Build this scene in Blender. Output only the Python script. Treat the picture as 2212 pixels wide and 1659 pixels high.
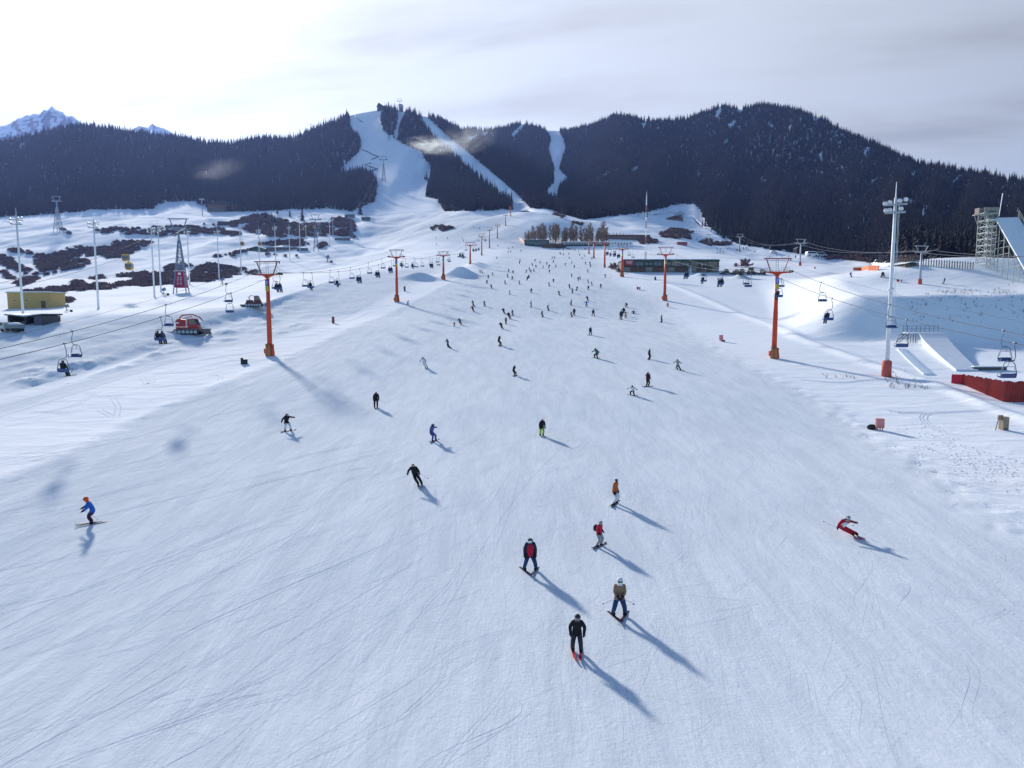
import bpy, bmesh, math, random
import numpy as np
from mathutils import Vector, Matrix

# ------------------------------------------------------------------ scene, camera, light
scene = bpy.context.scene
for o in list(bpy.data.objects):
    bpy.data.objects.remove(o, do_unlink=True)
COL = scene.collection
R = math.radians
CZ = 14.0                      # camera height above the datum
PITCH = R(5.6)
FPX = 2212 * 24.0 / 36.0       # focal length in photograph units (2212 wide)
CU, CV = 1106.0, 829.5

cam_d = bpy.data.cameras.new('camera')
cam_d.lens = 24.0
cam_d.sensor_width = 36.0
cam_d.clip_end = 20000
cam_d.clip_start = 0.5
cam = bpy.data.objects.new('camera', cam_d)
cam.location = (0, 0, CZ)
cam.rotation_euler = (R(90) - PITCH, 0, 0)
COL.objects.link(cam)
scene.camera = cam

SUN_AZ, SUN_EL = R(-29.5), R(23.0)      # azimuth from +Y towards +X
SUND = Vector((math.sin(SUN_AZ) * math.cos(SUN_EL), math.cos(SUN_AZ) * math.cos(SUN_EL), math.sin(SUN_EL)))

world = bpy.data.worlds.new('World')
scene.world = world
world.use_nodes = True
wn = world.node_tree
wn.nodes.clear()


def N(nt, t, **kw):
    n = nt.nodes.new(t)
    for k, v in kw.items():
        setattr(n, k, v)
    return n


def math_node(nt, op, a, b=None, c=None, clamp=False):
    n = nt.nodes.new('ShaderNodeMath')
    n.operation = op
    n.use_clamp = clamp
    for i, v in enumerate((a, b, c)):
        if v is None:
            continue
        if isinstance(v, (int, float)):
            n.inputs[i].default_value = v
        else:
            nt.links.new(v, n.inputs[i])
    return n.outputs[0]


def mix_rgb(nt, f, a, b, blend='MIX'):
    n = nt.nodes.new('ShaderNodeMix')
    n.data_type = 'RGBA'
    n.blend_type = blend
    for i, v in ((0, f), (6, a), (7, b)):
        if isinstance(v, (int, float)):
            n.inputs[i].default_value = v
        elif isinstance(v, (tuple, list)):
            n.inputs[i].default_value = tuple(v) + (1,) if len(v) == 3 else tuple(v)
        else:
            nt.links.new(v, n.inputs[i])
    return n.outputs[2]


def map_range(nt, v, a, b, c, d, smooth=False):
    n = nt.nodes.new('ShaderNodeMapRange')
    if smooth:
        n.interpolation_type = 'SMOOTHSTEP'
    nt.links.new(v, n.inputs[0])
    for i, x in enumerate((a, b, c, d)):
        n.inputs[i + 1].default_value = x
    return n.outputs[0]


def build_world():
    nt = wn
    out = N(nt, 'ShaderNodeOutputWorld')
    bg = N(nt, 'ShaderNodeBackground')
    bg.inputs['Strength'].default_value = 0.1
    sky = N(nt, 'ShaderNodeTexSky', sky_type='NISHITA', sun_disc=False)
    sky.sun_elevation = SUN_EL
    sky.sun_rotation = SUN_AZ % (2 * math.pi)
    sky.altitude = 1800
    sky.air_density = 1.0
    sky.dust_density = 0.6
    sky.ozone_density = 2.5
    tc = N(nt, 'ShaderNodeTexCoord')
    sep = N(nt, 'ShaderNodeSeparateXYZ')
    nt.links.new(tc.outputs['Generated'], sep.inputs[0])
    # thin cloud sheet, projected on a flat layer
    den = math_node(nt, 'ADD', math_node(nt, 'MAXIMUM', sep.outputs[2], 0.0), 0.16)
    cx = math_node(nt, 'DIVIDE', sep.outputs[0], den)
    cy = math_node(nt, 'DIVIDE', sep.outputs[1], den)
    comb = N(nt, 'ShaderNodeCombineXYZ')
    nt.links.new(math_node(nt, 'MULTIPLY', cx, 0.42), comb.inputs[0])
    nt.links.new(math_node(nt, 'MULTIPLY_ADD', cy, 1.15, math_node(nt, 'MULTIPLY', cx, 0.30)), comb.inputs[1])
    n1 = N(nt, 'ShaderNodeTexNoise')
    n1.inputs['Scale'].default_value = 1.9
    n1.inputs['Detail'].default_value = 7
    n1.inputs['Roughness'].default_value = 0.52
    n1.inputs['Distortion'].default_value = 0.15
    nt.links.new(comb.outputs[0], n1.inputs['Vector'])
    dens = map_range(nt, n1.outputs[0], 0.42, 0.68, 0.0, 1.0, True)
    # angle to the sun
    dot = N(nt, 'ShaderNodeVectorMath', operation='DOT_PRODUCT')
    nrm = N(nt, 'ShaderNodeVectorMath', operation='NORMALIZE')
    nt.links.new(tc.outputs['Generated'], nrm.inputs[0])
    nt.links.new(nrm.outputs[0], dot.inputs[0])
    dot.inputs[1].default_value = SUND
    cosang = dot.outputs['Value']
    pos = math_node(nt, 'MAXIMUM', cosang, 0.0)
    fwd = math_node(nt, 'ADD', math_node(nt, 'MULTIPLY', math_node(nt, 'POWER', pos, 1.5), 4.2),
                    math_node(nt, 'MULTIPLY', math_node(nt, 'POWER', pos, 36.0), 3.5))
    # thicker cloud is greyer against the light
    thick3 = [math_node(nt, 'MULTIPLY_ADD', dens, k, 1.09) for k in (-0.34, -0.31, -0.25)]
    ccol = N(nt, 'ShaderNodeCombineColor')
    for i, (b0, f0) in enumerate(((2.3, .98), (2.5, .98), (2.75, .97))):
        l = math_node(nt, 'MULTIPLY', math_node(nt, 'MULTIPLY_ADD', fwd, f0, b0), thick3[i])
        nt.links.new(l, ccol.inputs[i])
    # the veil lies over the sun side of the sky and thins out overhead and behind
    el = map_range(nt, sep.outputs[2], 0.40, 0.72, 1.0, 0.06, True)
    side = map_range(nt, cosang, -0.25, 0.5, 0.15, 1.0, True)
    cover = math_node(nt, 'MULTIPLY', el, side)
    cover = math_node(nt, 'MULTIPLY', cover, map_range(nt, dens, 0.0, 0.7, 0.86, 1.0))
    clear = mix_rgb(nt, 1.0, sky.outputs[0], (0.94, 1.17, 1.28), 'MULTIPLY')
    final = mix_rgb(nt, cover, clear, ccol.outputs[0])
    nt.links.new(final, bg.inputs['Color'])
    nt.links.new(bg.outputs[0], out.inputs['Surface'])


build_world()

sun_d = bpy.data.lights.new('sun', 'SUN')
sun_d.energy = 4.1
sun_d.angle = R(3.8)
sun_d.color = (1.0, 0.945, 0.87)
sun = bpy.data.objects.new('sun', sun_d)
sun.rotation_euler = (-SUND).to_track_quat('-Z', 'Y').to_euler()
sun.location = (0, 0, 400)
COL.objects.link(sun)

vs = scene.view_settings
vs.view_transform = 'Standard'
vs.look = 'None'
vs.exposure = 0.52
vs.gamma = 1.0
vs.use_curve_mapping = False
scene.render.resolution_x = 1024
scene.render.resolution_y = 768

rng = np.random.default_rng(7)
random.seed(11)

# ------------------------------------------------------------------ pixels and ground
# photograph regions used while measuring: origin and scale in the full-size photograph
ZR = dict(A=(0, 600, .31646), B=(600, 600, .31646), C=(1100, 300, .36166), D=(1800, 600, .31646),
          E=(2400, 600, .27125), F=(2929, 600, .31646), L=(0, 950, .31646), M=(700, 850, .36166),
          S=(1500, 800, .31646), R=(2150, 850, .36166), Q=(2829, 950, .36166), V=(900, 1150, .36166),
          W=(1700, 1150, .36166), X=(1700, 1650, .42194))


def q(r, zx, zy):
    a, b, k = ZR[r]
    return ((a + k * zx) / 1.640597, (b + k * zy) / 1.640597)


def hpx(r, dz):
    return ZR[r][2] * dz / 1.640597


SP, CP = math.sin(PITCH), math.cos(PITCH)


def ray(u, v):
    X = (u - CU) / FPX
    Y = (CV - v) / FPX
    den = CP + Y * SP
    return X / den, (Y * CP - SP) / den       # dx/dy and dz/dy


def project(x, y, z):
    """world (z relative to the camera) to photograph units; numpy friendly"""
    d = y * CP - z * SP
    d = np.where(np.abs(d) < 1e-3, 1e-3, d)
    yy = y * SP + z * CP
    return CU + FPX * x / d, CV - FPX * yy / d, d


def sstep(a, b, x):
    t = np.clip((x - a) / (b - a), 0, 1)
    return t * t * (3 - 2 * t)


_perm = rng.random((256, 256)).astype(np.float64)


def vnoise(x, y):
    xi = np.floor(x).astype(np.int64)
    yi = np.floor(y).astype(np.int64)
    fx = x - xi
    fy = y - yi
    fx = fx * fx * (3 - 2 * fx)
    fy = fy * fy * (3 - 2 * fy)
    a = _perm[xi & 255, yi & 255]
    b = _perm[(xi + 1) & 255, yi & 255]
    c = _perm[xi & 255, (yi + 1) & 255]
    d = _perm[(xi + 1) & 255, (yi + 1) & 255]
    return (a * (1 - fx) + b * fx) * (1 - fy) + (c * (1 - fx) + d * fx) * fy - 0.5


def fbm(x, y, o=3):
    s = 0
    amp = 1
    for i in range(o):
        s = s + amp * vnoise(x * 2 ** i + 17.3 * i, y * 2 ** i + 5.1 * i)
        amp *= 0.5
    return s


_pd = np.array([-60, 0, 20, 27, 33, 45, 66, 100, 161, 215, 269, 335, 485, 600, 700, 850, 1100, 1600, 3000.])
_pz = np.array([-17.0, -15.4, -14.2, -13.7, -13.2, -12.2, -10.5, -6.9, 0.2, 9, 16.8, 26.5, 47, 72, 97, 131, 190, 310, 640.])
_fy = np.linspace(-60, 3000, 6121)
_fz = np.interp(_fy, _pd, _pz)
_k = np.hanning(41)
_k /= _k.sum()
_fz = np.convolve(np.pad(_fz, 20, mode='edge'), _k, mode='valid')


def prof(y):
    return np.interp(y, _fy, _fz)


def at_depth(u, v, y):
    a, s = ray(u, v)
    return np.array([a * y, y, s * y])


# left bench: foot and top edge of the bank, as points with an assumed depth
_bt = np.array([at_depth(-250, 715, 118), at_depth(96, 697, 124), at_depth(289, 683, 130), at_depth(427, 669, 140),
                at_depth(526, 656, 155), at_depth(603, 644, 176), at_depth(680, 622, 205), at_depth(801, 593, 255)])
_bf = np.array([at_depth(-250, 870, 74), at_depth(0, 841, 79), at_depth(116, 828, 83), at_depth(260, 780, 100), at_depth(395, 764, 107),
                at_depth(568, 739, 120), at_depth(691, 705, 140), at_depth(823, 650, 190)])
_bto = np.argsort(_bt[:, 0])
_bfo = np.argsort(_bf[:, 0])


def bump(x, y, cx, cy, rx, ry, h, p=1.0):
    r2 = ((x - cx) / rx) ** 2 + ((y - cy) / ry) ** 2
    return h * np.exp(-r2 ** p)


_mounds = []


def ground0(x, y):
    z = prof(y)
    left = sstep(-45, -150, x) * np.interp(y, [0, 150, 250, 350, 480, 700, 900], [0, 0, -5, -11, -18, -18, -10])
    z = z + left
    yt = np.interp(x, _bt[_bto, 0], _bt[_bto, 1])
    yf = np.interp(x, _bf[_bfo, 0], _bf[_bfo, 1])
    rmp = np.clip((y - yf) / (yt - yf), 0, 1)
    z = z + np.interp(x, [-140, -75, -40], [4.3, 4.0, 3.0]) * rmp * (1 - sstep(yt, yt + 70, y)) * sstep(-26, -78, x)
    # right terrace behind the kicker, with its shaded scarp
    ysc = 121.5 + 3.0 * np.sin(x * 0.06) + 4.0 * vnoise(x / 8.0, y * 0 + 2.5)
    z = z + 7.4 * (.5 * sstep(ysc, ysc + 14, y) + .5 * np.clip((y - ysc) / 14, 0, 1)) * (1 - sstep(165, 262, y)) * sstep(48 + (y - 121) * .30, 64 + (y - 121) * .36, x)
    z = z + sstep(110, 220, x) * np.interp(y, [230, 300, 430, 600, 1200], [0, -3, -13, -20, -20])
    z = z + bump(x, y, 119, 169, 27, 19, 8.2, 1.2)
    for m in _mounds:
        z = z + bump(x, y, *m)
    return z


def ground(x, y):
    z = ground0(x, y)
    und = fbm(x / 38.0 + 3.3, y / 55.0, 3)
    lw = sstep(-70, -140, x) * sstep(170, 260, y)
    und2 = fbm(x / 95.0 + 1.3, y / 120.0 + 4.0, 2)
    z = z + und2 * 6.5 * lw + und * (0.5 + 1.3 * lw + 2.5 * sstep(90, 160, x) * sstep(200, 320, y) + 3.0 * sstep(420, 700, y))
    z = z + fbm(x / 9.0, y / 14.0, 2) * (0.10 + 0.12 * lw + 0.22 * sstep(60, 80, x))
    return z


_ys = np.concatenate([np.geomspace(10, 1400, 2600)])


def gp(u, v, fn=None):
    """ground point (x, y, z relative to the camera) seen at a photograph position"""
    a, s = ray(u, v)
    g = (fn or ground)(a * _ys, _ys)
    diff = s * _ys - g
    below = np.nonzero(diff < 0)[0]
    if len(below) == 0:
        i = len(_ys) - 1
        y = _ys[i]
    else:
        i = below[0]
        if i == 0:
            y = _ys[0]
        else:
            d0, d1 = diff[i - 1], diff[i]
            y = _ys[i - 1] + (_ys[i] - _ys[i - 1]) * d0 / (d0 - d1)
    x = a * y
    return np.array([x, y, float((fn or ground)(np.array([x]), np.array([y]))[0])])


def G(x, y):
    return float(ground(np.array([float(x)]), np.array([float(y)]))[0])


def W3(p):
    return Vector((float(p[0]), float(p[1]), float(p[2]) + CZ))


# snow piles and knolls, sized from the photograph
for (u, v, rx, ry, h) in ((993, 597, 5.5, 4.5, 3.6), (905, 603, 6, 4, 2.6), (1030, 575, 4, 12, 2.0),
                          (1148, 488, 45, 40, 14), (1180, 500, 40, 30, 8),
                          (1780, 592, 5, 4, .9), (1905, 597, 8, 5, .7), (1600, 600, 2.5, 2, 1.6), (1512, 597, 2, 2, 1.2)):
    p = gp(u, v, ground0)
    _mounds.append((p[0], p[1], rx, ry, h))
_mounds.append((float(ray(*q('Q', 1220, 640))[0] * 117), 117.5, 9.0, 9.0, 0.5))

# ------------------------------------------------------------------ hills: base line, ridge line
BASE = [(-900, 500), (-300, 488), (0, 480), (100, 476), (200, 466), (330, 463), (400, 456), (500, 462), (640, 459), (700, 456), (760, 463),
        (800, 470), (820, 466), (920, 458), (1000, 459), (1100, 455), (1140, 452), (1200, 472), (1260, 480), (1330, 472),
        (1450, 455), (1500, 470), (1520, 490), (1560, 522), (1600, 532), (1700, 548), (1800, 561), (1900, 570), (2050, 580), (2212, 588), (2500, 596), (3200, 610)]
RIDGE = [(-900, 300), (-300, 318), (0, 311), (90, 287), (165, 273), (250, 281), (330, 291), (400, 303), (455, 310), (490, 314), (520, 307), (560, 302),
         (610, 303), (650, 296), (690, 278), (730, 262), (754, 249), (775, 245), (800, 241), (835, 235), (860, 238), (880, 243),
         (905, 250), (930, 253), (960, 270), (1000, 281), (1060, 283), (1095, 276), (1130, 269), (1180, 281), (1230, 284), (1280, 270),
         (1330, 250), (1360, 252), (1390, 262), (1440, 262), (1490, 257), (1530, 241), (1560, 229), (1600, 236), (1660, 226), (1720, 239),
         (1780, 260), (1850, 295), (1920, 326), (1980, 353), (2050, 364), (2120, 375), (2212, 395), (2500, 430), (3200, 480)]
YR = [(-900, 2400), (0, 2250), (300, 2100), (500, 1950), (700, 1680), (850, 1600), (930, 1620), (1000, 2050), (1200, 2150), (1330, 2050), (1660, 2000),
      (1900, 1550), (2212, 1050), (3200, 760)]
U_ = np.array([b[0] for b in BASE], float)
VB = np.array([b[1] for b in BASE], float)
NU = 620
hu = np.linspace(-800, 3000, NU)
hvb = np.interp(hu, U_, VB)
hvr = np.interp(hu, [b[0] for b in RIDGE], [b[1] for b in RIDGE])
hyr = np.interp(hu, [b[0] for b in YR], [b[1] for b in YR])
hyr = np.convolve(np.pad(hyr, 10, mode='edge'), np.ones(21) / 21, mode='valid')
hvr = hvr + 3.0 * fbm(hu / 40.0, hu * 0 + 3.3, 3)
hyb = np.array([gp(a, b)[1] for a, b in zip(hu[::4], hvb[::4])])
hyb = np.interp(hu, hu[::4], hyb)
hyb = np.convolve(np.pad(hyb, 4, mode='edge'), np.ones(9) / 9, mode='valid')

DIAG = [(925, 247), (1140, 442)]


def hill_y(u, v, t):
    """depth of the hillside seen at (u, v)"""
    yb = np.interp(u, hu, hyb)
    yr = np.interp(u, hu, hyr)
    yr1 = np.where(u < 1160, np.minimum(yr, 1640 + 0 * u), yr)
    dx, dy = DIAG[1][0] - DIAG[0][0], DIAG[1][1] - DIAG[0][1]
    ln = math.hypot(dx, dy)
    side = ((u - DIAG[0][0]) * dy - (v - DIAG[0][1]) * dx) / ln      # >0 on the far (right) side
    m = sstep(-1.0, 9.0, side)
    tt = np.clip(t, 0, 1) ** 0.92
    y1 = yb + (yr1 - yb) * tt
    y2 = yb + (yr - yb) * tt + 160 * sstep(0, .25, t) * sstep(1400, 1200, u) * m
    y = y1 + (y2 - y1) * m
    y = np.where(u > 1400, yb + (yr - yb) * tt, y)
    w = np.sin(np.pi * np.clip(t, 0, 1)) ** 0.7
    gully = fbm(u / 55.0 + v / 160.0, v / 120.0, 3)
    return y + gully * 150.0 * w * (0.35 + 0.65 * sstep(0, 60, np.abs(u - 850) - 40))


def hill_pt(u, v):
    """point on the hillside (z relative to camera)"""
    u = np.asarray(u, float)
    v = np.asarray(v, float)
    vb = np.interp(u, hu, hvb)
    vr = np.interp(u, hu, hvr)
    t = (vb - v) / (vb - vr)
    y = hill_y(u, v, t)
    X = (u - CU) / FPX
    Y = (CV - v) / FPX
    den = CP + Y * SP
    return X / den * y, y, (Y * CP - SP) / den * y, t


# ------------------------------------------------------------------ materials
MATS = {}


def new_mat(name):
    m = bpy.data.materials.new(name)
    m.use_nodes = True
    nt = m.node_tree
    bs = nt.nodes['Principled BSDF']
    return m, nt, bs


def mat(name, col, rough=0.6, metal=0.0, var=0.12, scale=6.0, spec=0.4, bump_s=0.0):
    """plain paint/cloth/metal with slight procedural unevenness"""
    if name in MATS:
        return MATS[name]
    m, nt, bs = new_mat(name)
    tc = N(nt, 'ShaderNodeTexCoord')
    no = N(nt, 'ShaderNodeTexNoise')
    no.inputs['Scale'].default_value = scale
    no.inputs['Detail'].default_value = 4
    nt.links.new(tc.outputs['Object'], no.inputs['Vector'])
    lo = tuple(c * (1 - var) for c in col)
    hi = tuple(min(1, c * (1 + var)) for c in col)
    f = map_range(nt, no.outputs[0], 0.3, 0.7, 0, 1)
    nt.links.new(mix_rgb(nt, f, lo, hi), bs.inputs['Base Color'])
    bs.inputs['Roughness'].default_value = rough
    bs.inputs['Metallic'].default_value = metal
    bs.inputs['Specular IOR Level'].default_value = spec
    if bump_s:
        b = N(nt, 'ShaderNodeBump')
        b.inputs['Strength'].default_value = bump_s
        b.inputs['Distance'].default_value = 0.05
        nt.links.new(no.outputs[0], b.inputs['Height'])
        nt.links.new(b.outputs[0], bs.inputs['Normal'])
    MATS[name] = m
    return m


def snow_material(name, attr=True):
    m, nt, bs = new_mat(name)
    geo = N(nt, 'ShaderNodeNewGeometry')
    P = geo.outputs['Position']

    def noise(scale, vec=P, det=4, rough=.55, dist=0.0):
        n = N(nt, 'ShaderNodeTexNoise')
        n.inputs['Scale'].default_value = scale
        n.inputs['Detail'].default_value = det
        n.inputs['Roughness'].default_value = rough
        n.inputs['Distortion'].default_value = dist
        nt.links.new(vec, n.inputs['Vector'])
        return n.outputs[0]

    def mapped(sx, sy, rz=0.0):
        mp = N(nt, 'ShaderNodeMapping')
        mp.inputs['Scale'].default_value = (sx, sy, 0.0)
        mp.inputs['Rotation'].default_value = (0, 0, rz)
        nt.links.new(P, mp.inputs['Vector'])
        return mp.outputs[0]
    if attr:
        at = N(nt, 'ShaderNodeAttribute', attribute_name='packed')
        pk = at.outputs['Fac']
    else:
        pk = None
    big = noise(0.045, det=3)
    streak = noise(1.0, mapped(0.75, 0.16, R(9)), 6, .65, .5)
    streak2 = noise(1.0, mapped(0.40, 0.11, R(-27)), 6, .6, .8)
    lines = noise(1.0, mapped(7.0, 0.55, R(6)), 4, .65, .8)
    scuff = noise(1.7, det=7, rough=.72, dist=.3)
    lines2 = noise(1.0, mapped(6.0, 0.5, R(-30)), 4, .65, 1.0)
    fine = noise(6.0, det=3)
    fresh_c = (0.865, 0.89, 0.91)
    pack_a = (0.655, 0.70, 0.735)
    pack_b = (0.745, 0.785, 0.815)
    f = math_node(nt, 'ADD', math_node(nt, 'MULTIPLY', streak, .55), math_node(nt, 'MULTIPLY', streak2, .45))
    pc = mix_rgb(nt, map_range(nt, f, .38, .62, 0, 1, True), pack_a, pack_b)
    if pk is not None:
        base = mix_rgb(nt, pk, fresh_c, pc)
    else:
        base = mix_rgb(nt, map_range(nt, big, .3, .7, 0, 1), (0.80, 0.85, 0.90), (0.88, 0.91, 0.94))
    base = mix_rgb(nt, map_range(nt, scuff, .35, .65, 0, .5), base, mix_rgb(nt, 1.0, base, (.93, .945, .96), 'MULTIPLY'))
    nt.links.new(base, bs.inputs['Base Color'])
    bs.inputs['Roughness'].default_value = 0.95
    bs.inputs['Specular IOR Level'].default_value = 0.04
    # relief
    h_pack = math_node(nt, 'ADD', math_node(nt, 'MULTIPLY', streak, .050), math_node(nt, 'MULTIPLY', streak2, .062))
    h_pack = math_node(nt, 'ADD', h_pack, math_node(nt, 'MULTIPLY', lines, .005))
    h_pack = math_node(nt, 'ADD', h_pack, math_node(nt, 'MULTIPLY_ADD', lines2, .006, math_node(nt, 'MULTIPLY', scuff, .026)))
    wind = noise(1.0, mapped(0.16, 0.5, R(12)), 4, .55, .6)
    h_fresh = math_node(nt, 'ADD', math_node(nt, 'MULTIPLY', wind, .16), math_node(nt, 'MULTIPLY', fine, .02))
    if pk is not None:
        mx = N(nt, 'ShaderNodeMix')
        nt.links.new(pk, mx.inputs[0])
        nt.links.new(h_fresh, mx.inputs[2])
        nt.links.new(math_node(nt, 'ADD', h_pack, math_node(nt, 'MULTIPLY', fine, .010)), mx.inputs[3])
        h = mx.outputs[0]
    else:
        h = h_fresh
    b = N(nt, 'ShaderNodeBump')
    b.inputs['Strength'].default_value = 1.0
    b.inputs['Distance'].default_value = 1.0
    nt.links.new(h, b.inputs['Height'])
    nt.links.new(b.outputs[0], bs.inputs['Normal'])
    MATS[name] = m
    return m


M_SNOW = snow_material('snow_ground_material')
M_HILL = snow_material('hill_snow_material', attr=False)
M_PILE = mat('loose_snow', (0.79, 0.83, 0.87), .65, var=.04, scale=3, spec=.2)
M_ORANGE = mat('orange_paint', (0.56, 0.062, 0.022), .5, var=.16, scale=2.5, spec=.35)
M_DKRED = mat('dark_red_paint', (0.26, 0.03, 0.035), .5, var=.2, scale=3)
M_STEEL = mat('dark_steel', (0.055, 0.06, 0.072), .5, .3, var=.25, scale=8)
M_GALV = mat('galvanised_steel', (0.36, 0.40, 0.46), .5, .25, var=.12, scale=5)
M_WHITEP = mat('white_pole_paint', (0.70, 0.74, 0.78), .45, var=.08, scale=2)
M_BLUESTEEL = mat('blue_grey_steel', (0.17, 0.22, 0.30), .5, .2, var=.15, scale=4)
M_CHAIR = mat('blue_chair_plastic', (0.022, 0.062, 0.20), .45, var=.2, scale=5)
M_CHAIRF = mat('chair_frame_steel', (0.15, 0.19, 0.25), .45, .4, var=.2, scale=9)
M_ROPE = mat('steel_rope', (0.10, 0.11, 0.13), .5, .5, var=.1)
M_SIGNB = mat('blue_sign', (0.03, 0.10, 0.42), .4, var=.05)
M_SIGNY = mat('yellow_sign', (0.62, 0.50, 0.03), .4, var=.05)
M_WHITE = mat('white_paint', (0.78, 0.80, 0.82), .5, var=.04)
M_PAD = mat('brown_padding', (0.42, 0.17, 0.07), .8, var=.3, scale=4, bump_s=.5)
M_PINK = mat('faded_pink_padding', (0.62, 0.24, 0.24), .75, var=.15, scale=3)
M_BLACK = mat('black_rubber', (0.015, 0.016, 0.02), .7, var=.2)
M_GLASS = mat('dark_glass', (0.03, 0.04, 0.055), .12, var=.1, spec=.8)
M_BROWNWOOD = mat('brown_timber', (0.13, 0.075, 0.055), .75, var=.25, scale=3)
M_YELLOW = mat('yellow_cladding', (0.48, 0.34, 0.12), .65, var=.12, scale=3)
M_YCAB = mat('yellow_cabin', (0.70, 0.36, 0.02), .35, var=.08)
M_REDCAB = mat('red_machine_paint', (0.40, 0.018, 0.03), .4, var=.15)
M_BARK = mat('bark', (0.085, 0.065, 0.055), .9, var=.3, scale=8)
M_TWIG = mat('bare_twigs', (0.31, 0.205, 0.135), .9, var=.25, scale=1.0)


def spruce_material():
    m, nt, bs = new_mat('spruce_needles')
    geo = N(nt, 'ShaderNodeNewGeometry')
    oi = N(nt, 'ShaderNodeObjectInfo')
    no = N(nt, 'ShaderNodeTexNoise')
    no.inputs['Scale'].default_value = 0.9
    nt.links.new(geo.outputs['Position'], no.inputs['Vector'])
    c = mix_rgb(nt, map_range(nt, no.outputs[0], .35, .65, 0, 1), (0.011, 0.014, 0.024), (0.030, 0.034, 0.048))
    sep = N(nt, 'ShaderNodeSeparateXYZ')
    nt.links.new(geo.outputs['True Normal'], sep.inputs[0])
    up = math_node(nt, 'ABSOLUTE', sep.outputs[2])
    n2 = N(nt, 'ShaderNodeTexNoise')
    n2.inputs['Scale'].default_value = 0.55
    n2.inputs['Detail'].default_value = 2
    nt.links.new(geo.outputs['Position'], n2.inputs['Vector'])
    mp3 = N(nt, 'ShaderNodeMapping')
    mp3.inputs['Scale'].default_value = (.010, .0035, .0035)
    nt.links.new(geo.outputs['Position'], mp3.inputs['Vector'])
    n3 = N(nt, 'ShaderNodeTexNoise')
    n3.inputs['Scale'].default_value = 1.0
    n3.inputs['Detail'].default_value = 5
    nt.links.new(mp3.outputs[0], n3.inputs['Vector'])
    sn = math_node(nt, 'MULTIPLY', map_range(nt, up, .45, .85, 0, 1), math_node(nt, 'MULTIPLY', map_range(nt, n2.outputs[0], .45, .75, .02, .34), map_range(nt, n3.outputs[0], .40, .66, .15, 1.5, True)))
    c = mix_rgb(nt, sn, c, (0.62, 0.66, 0.74))
    nt.links.new(c, bs.inputs['Base Color'])
    bs.inputs['Roughness'].default_value = .85
    bs.inputs['Specular IOR Level'].default_value = .15
    return m


M_SPRUCE = spruce_material()
M_SHRUB = mat('shrub_twigs', (0.225, 0.15, 0.155), .9, var=.35, scale=.4)
M_DRYGRASS = mat('dry_grass', (0.13, 0.095, 0.08), .9, var=.3, scale=2)


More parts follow.
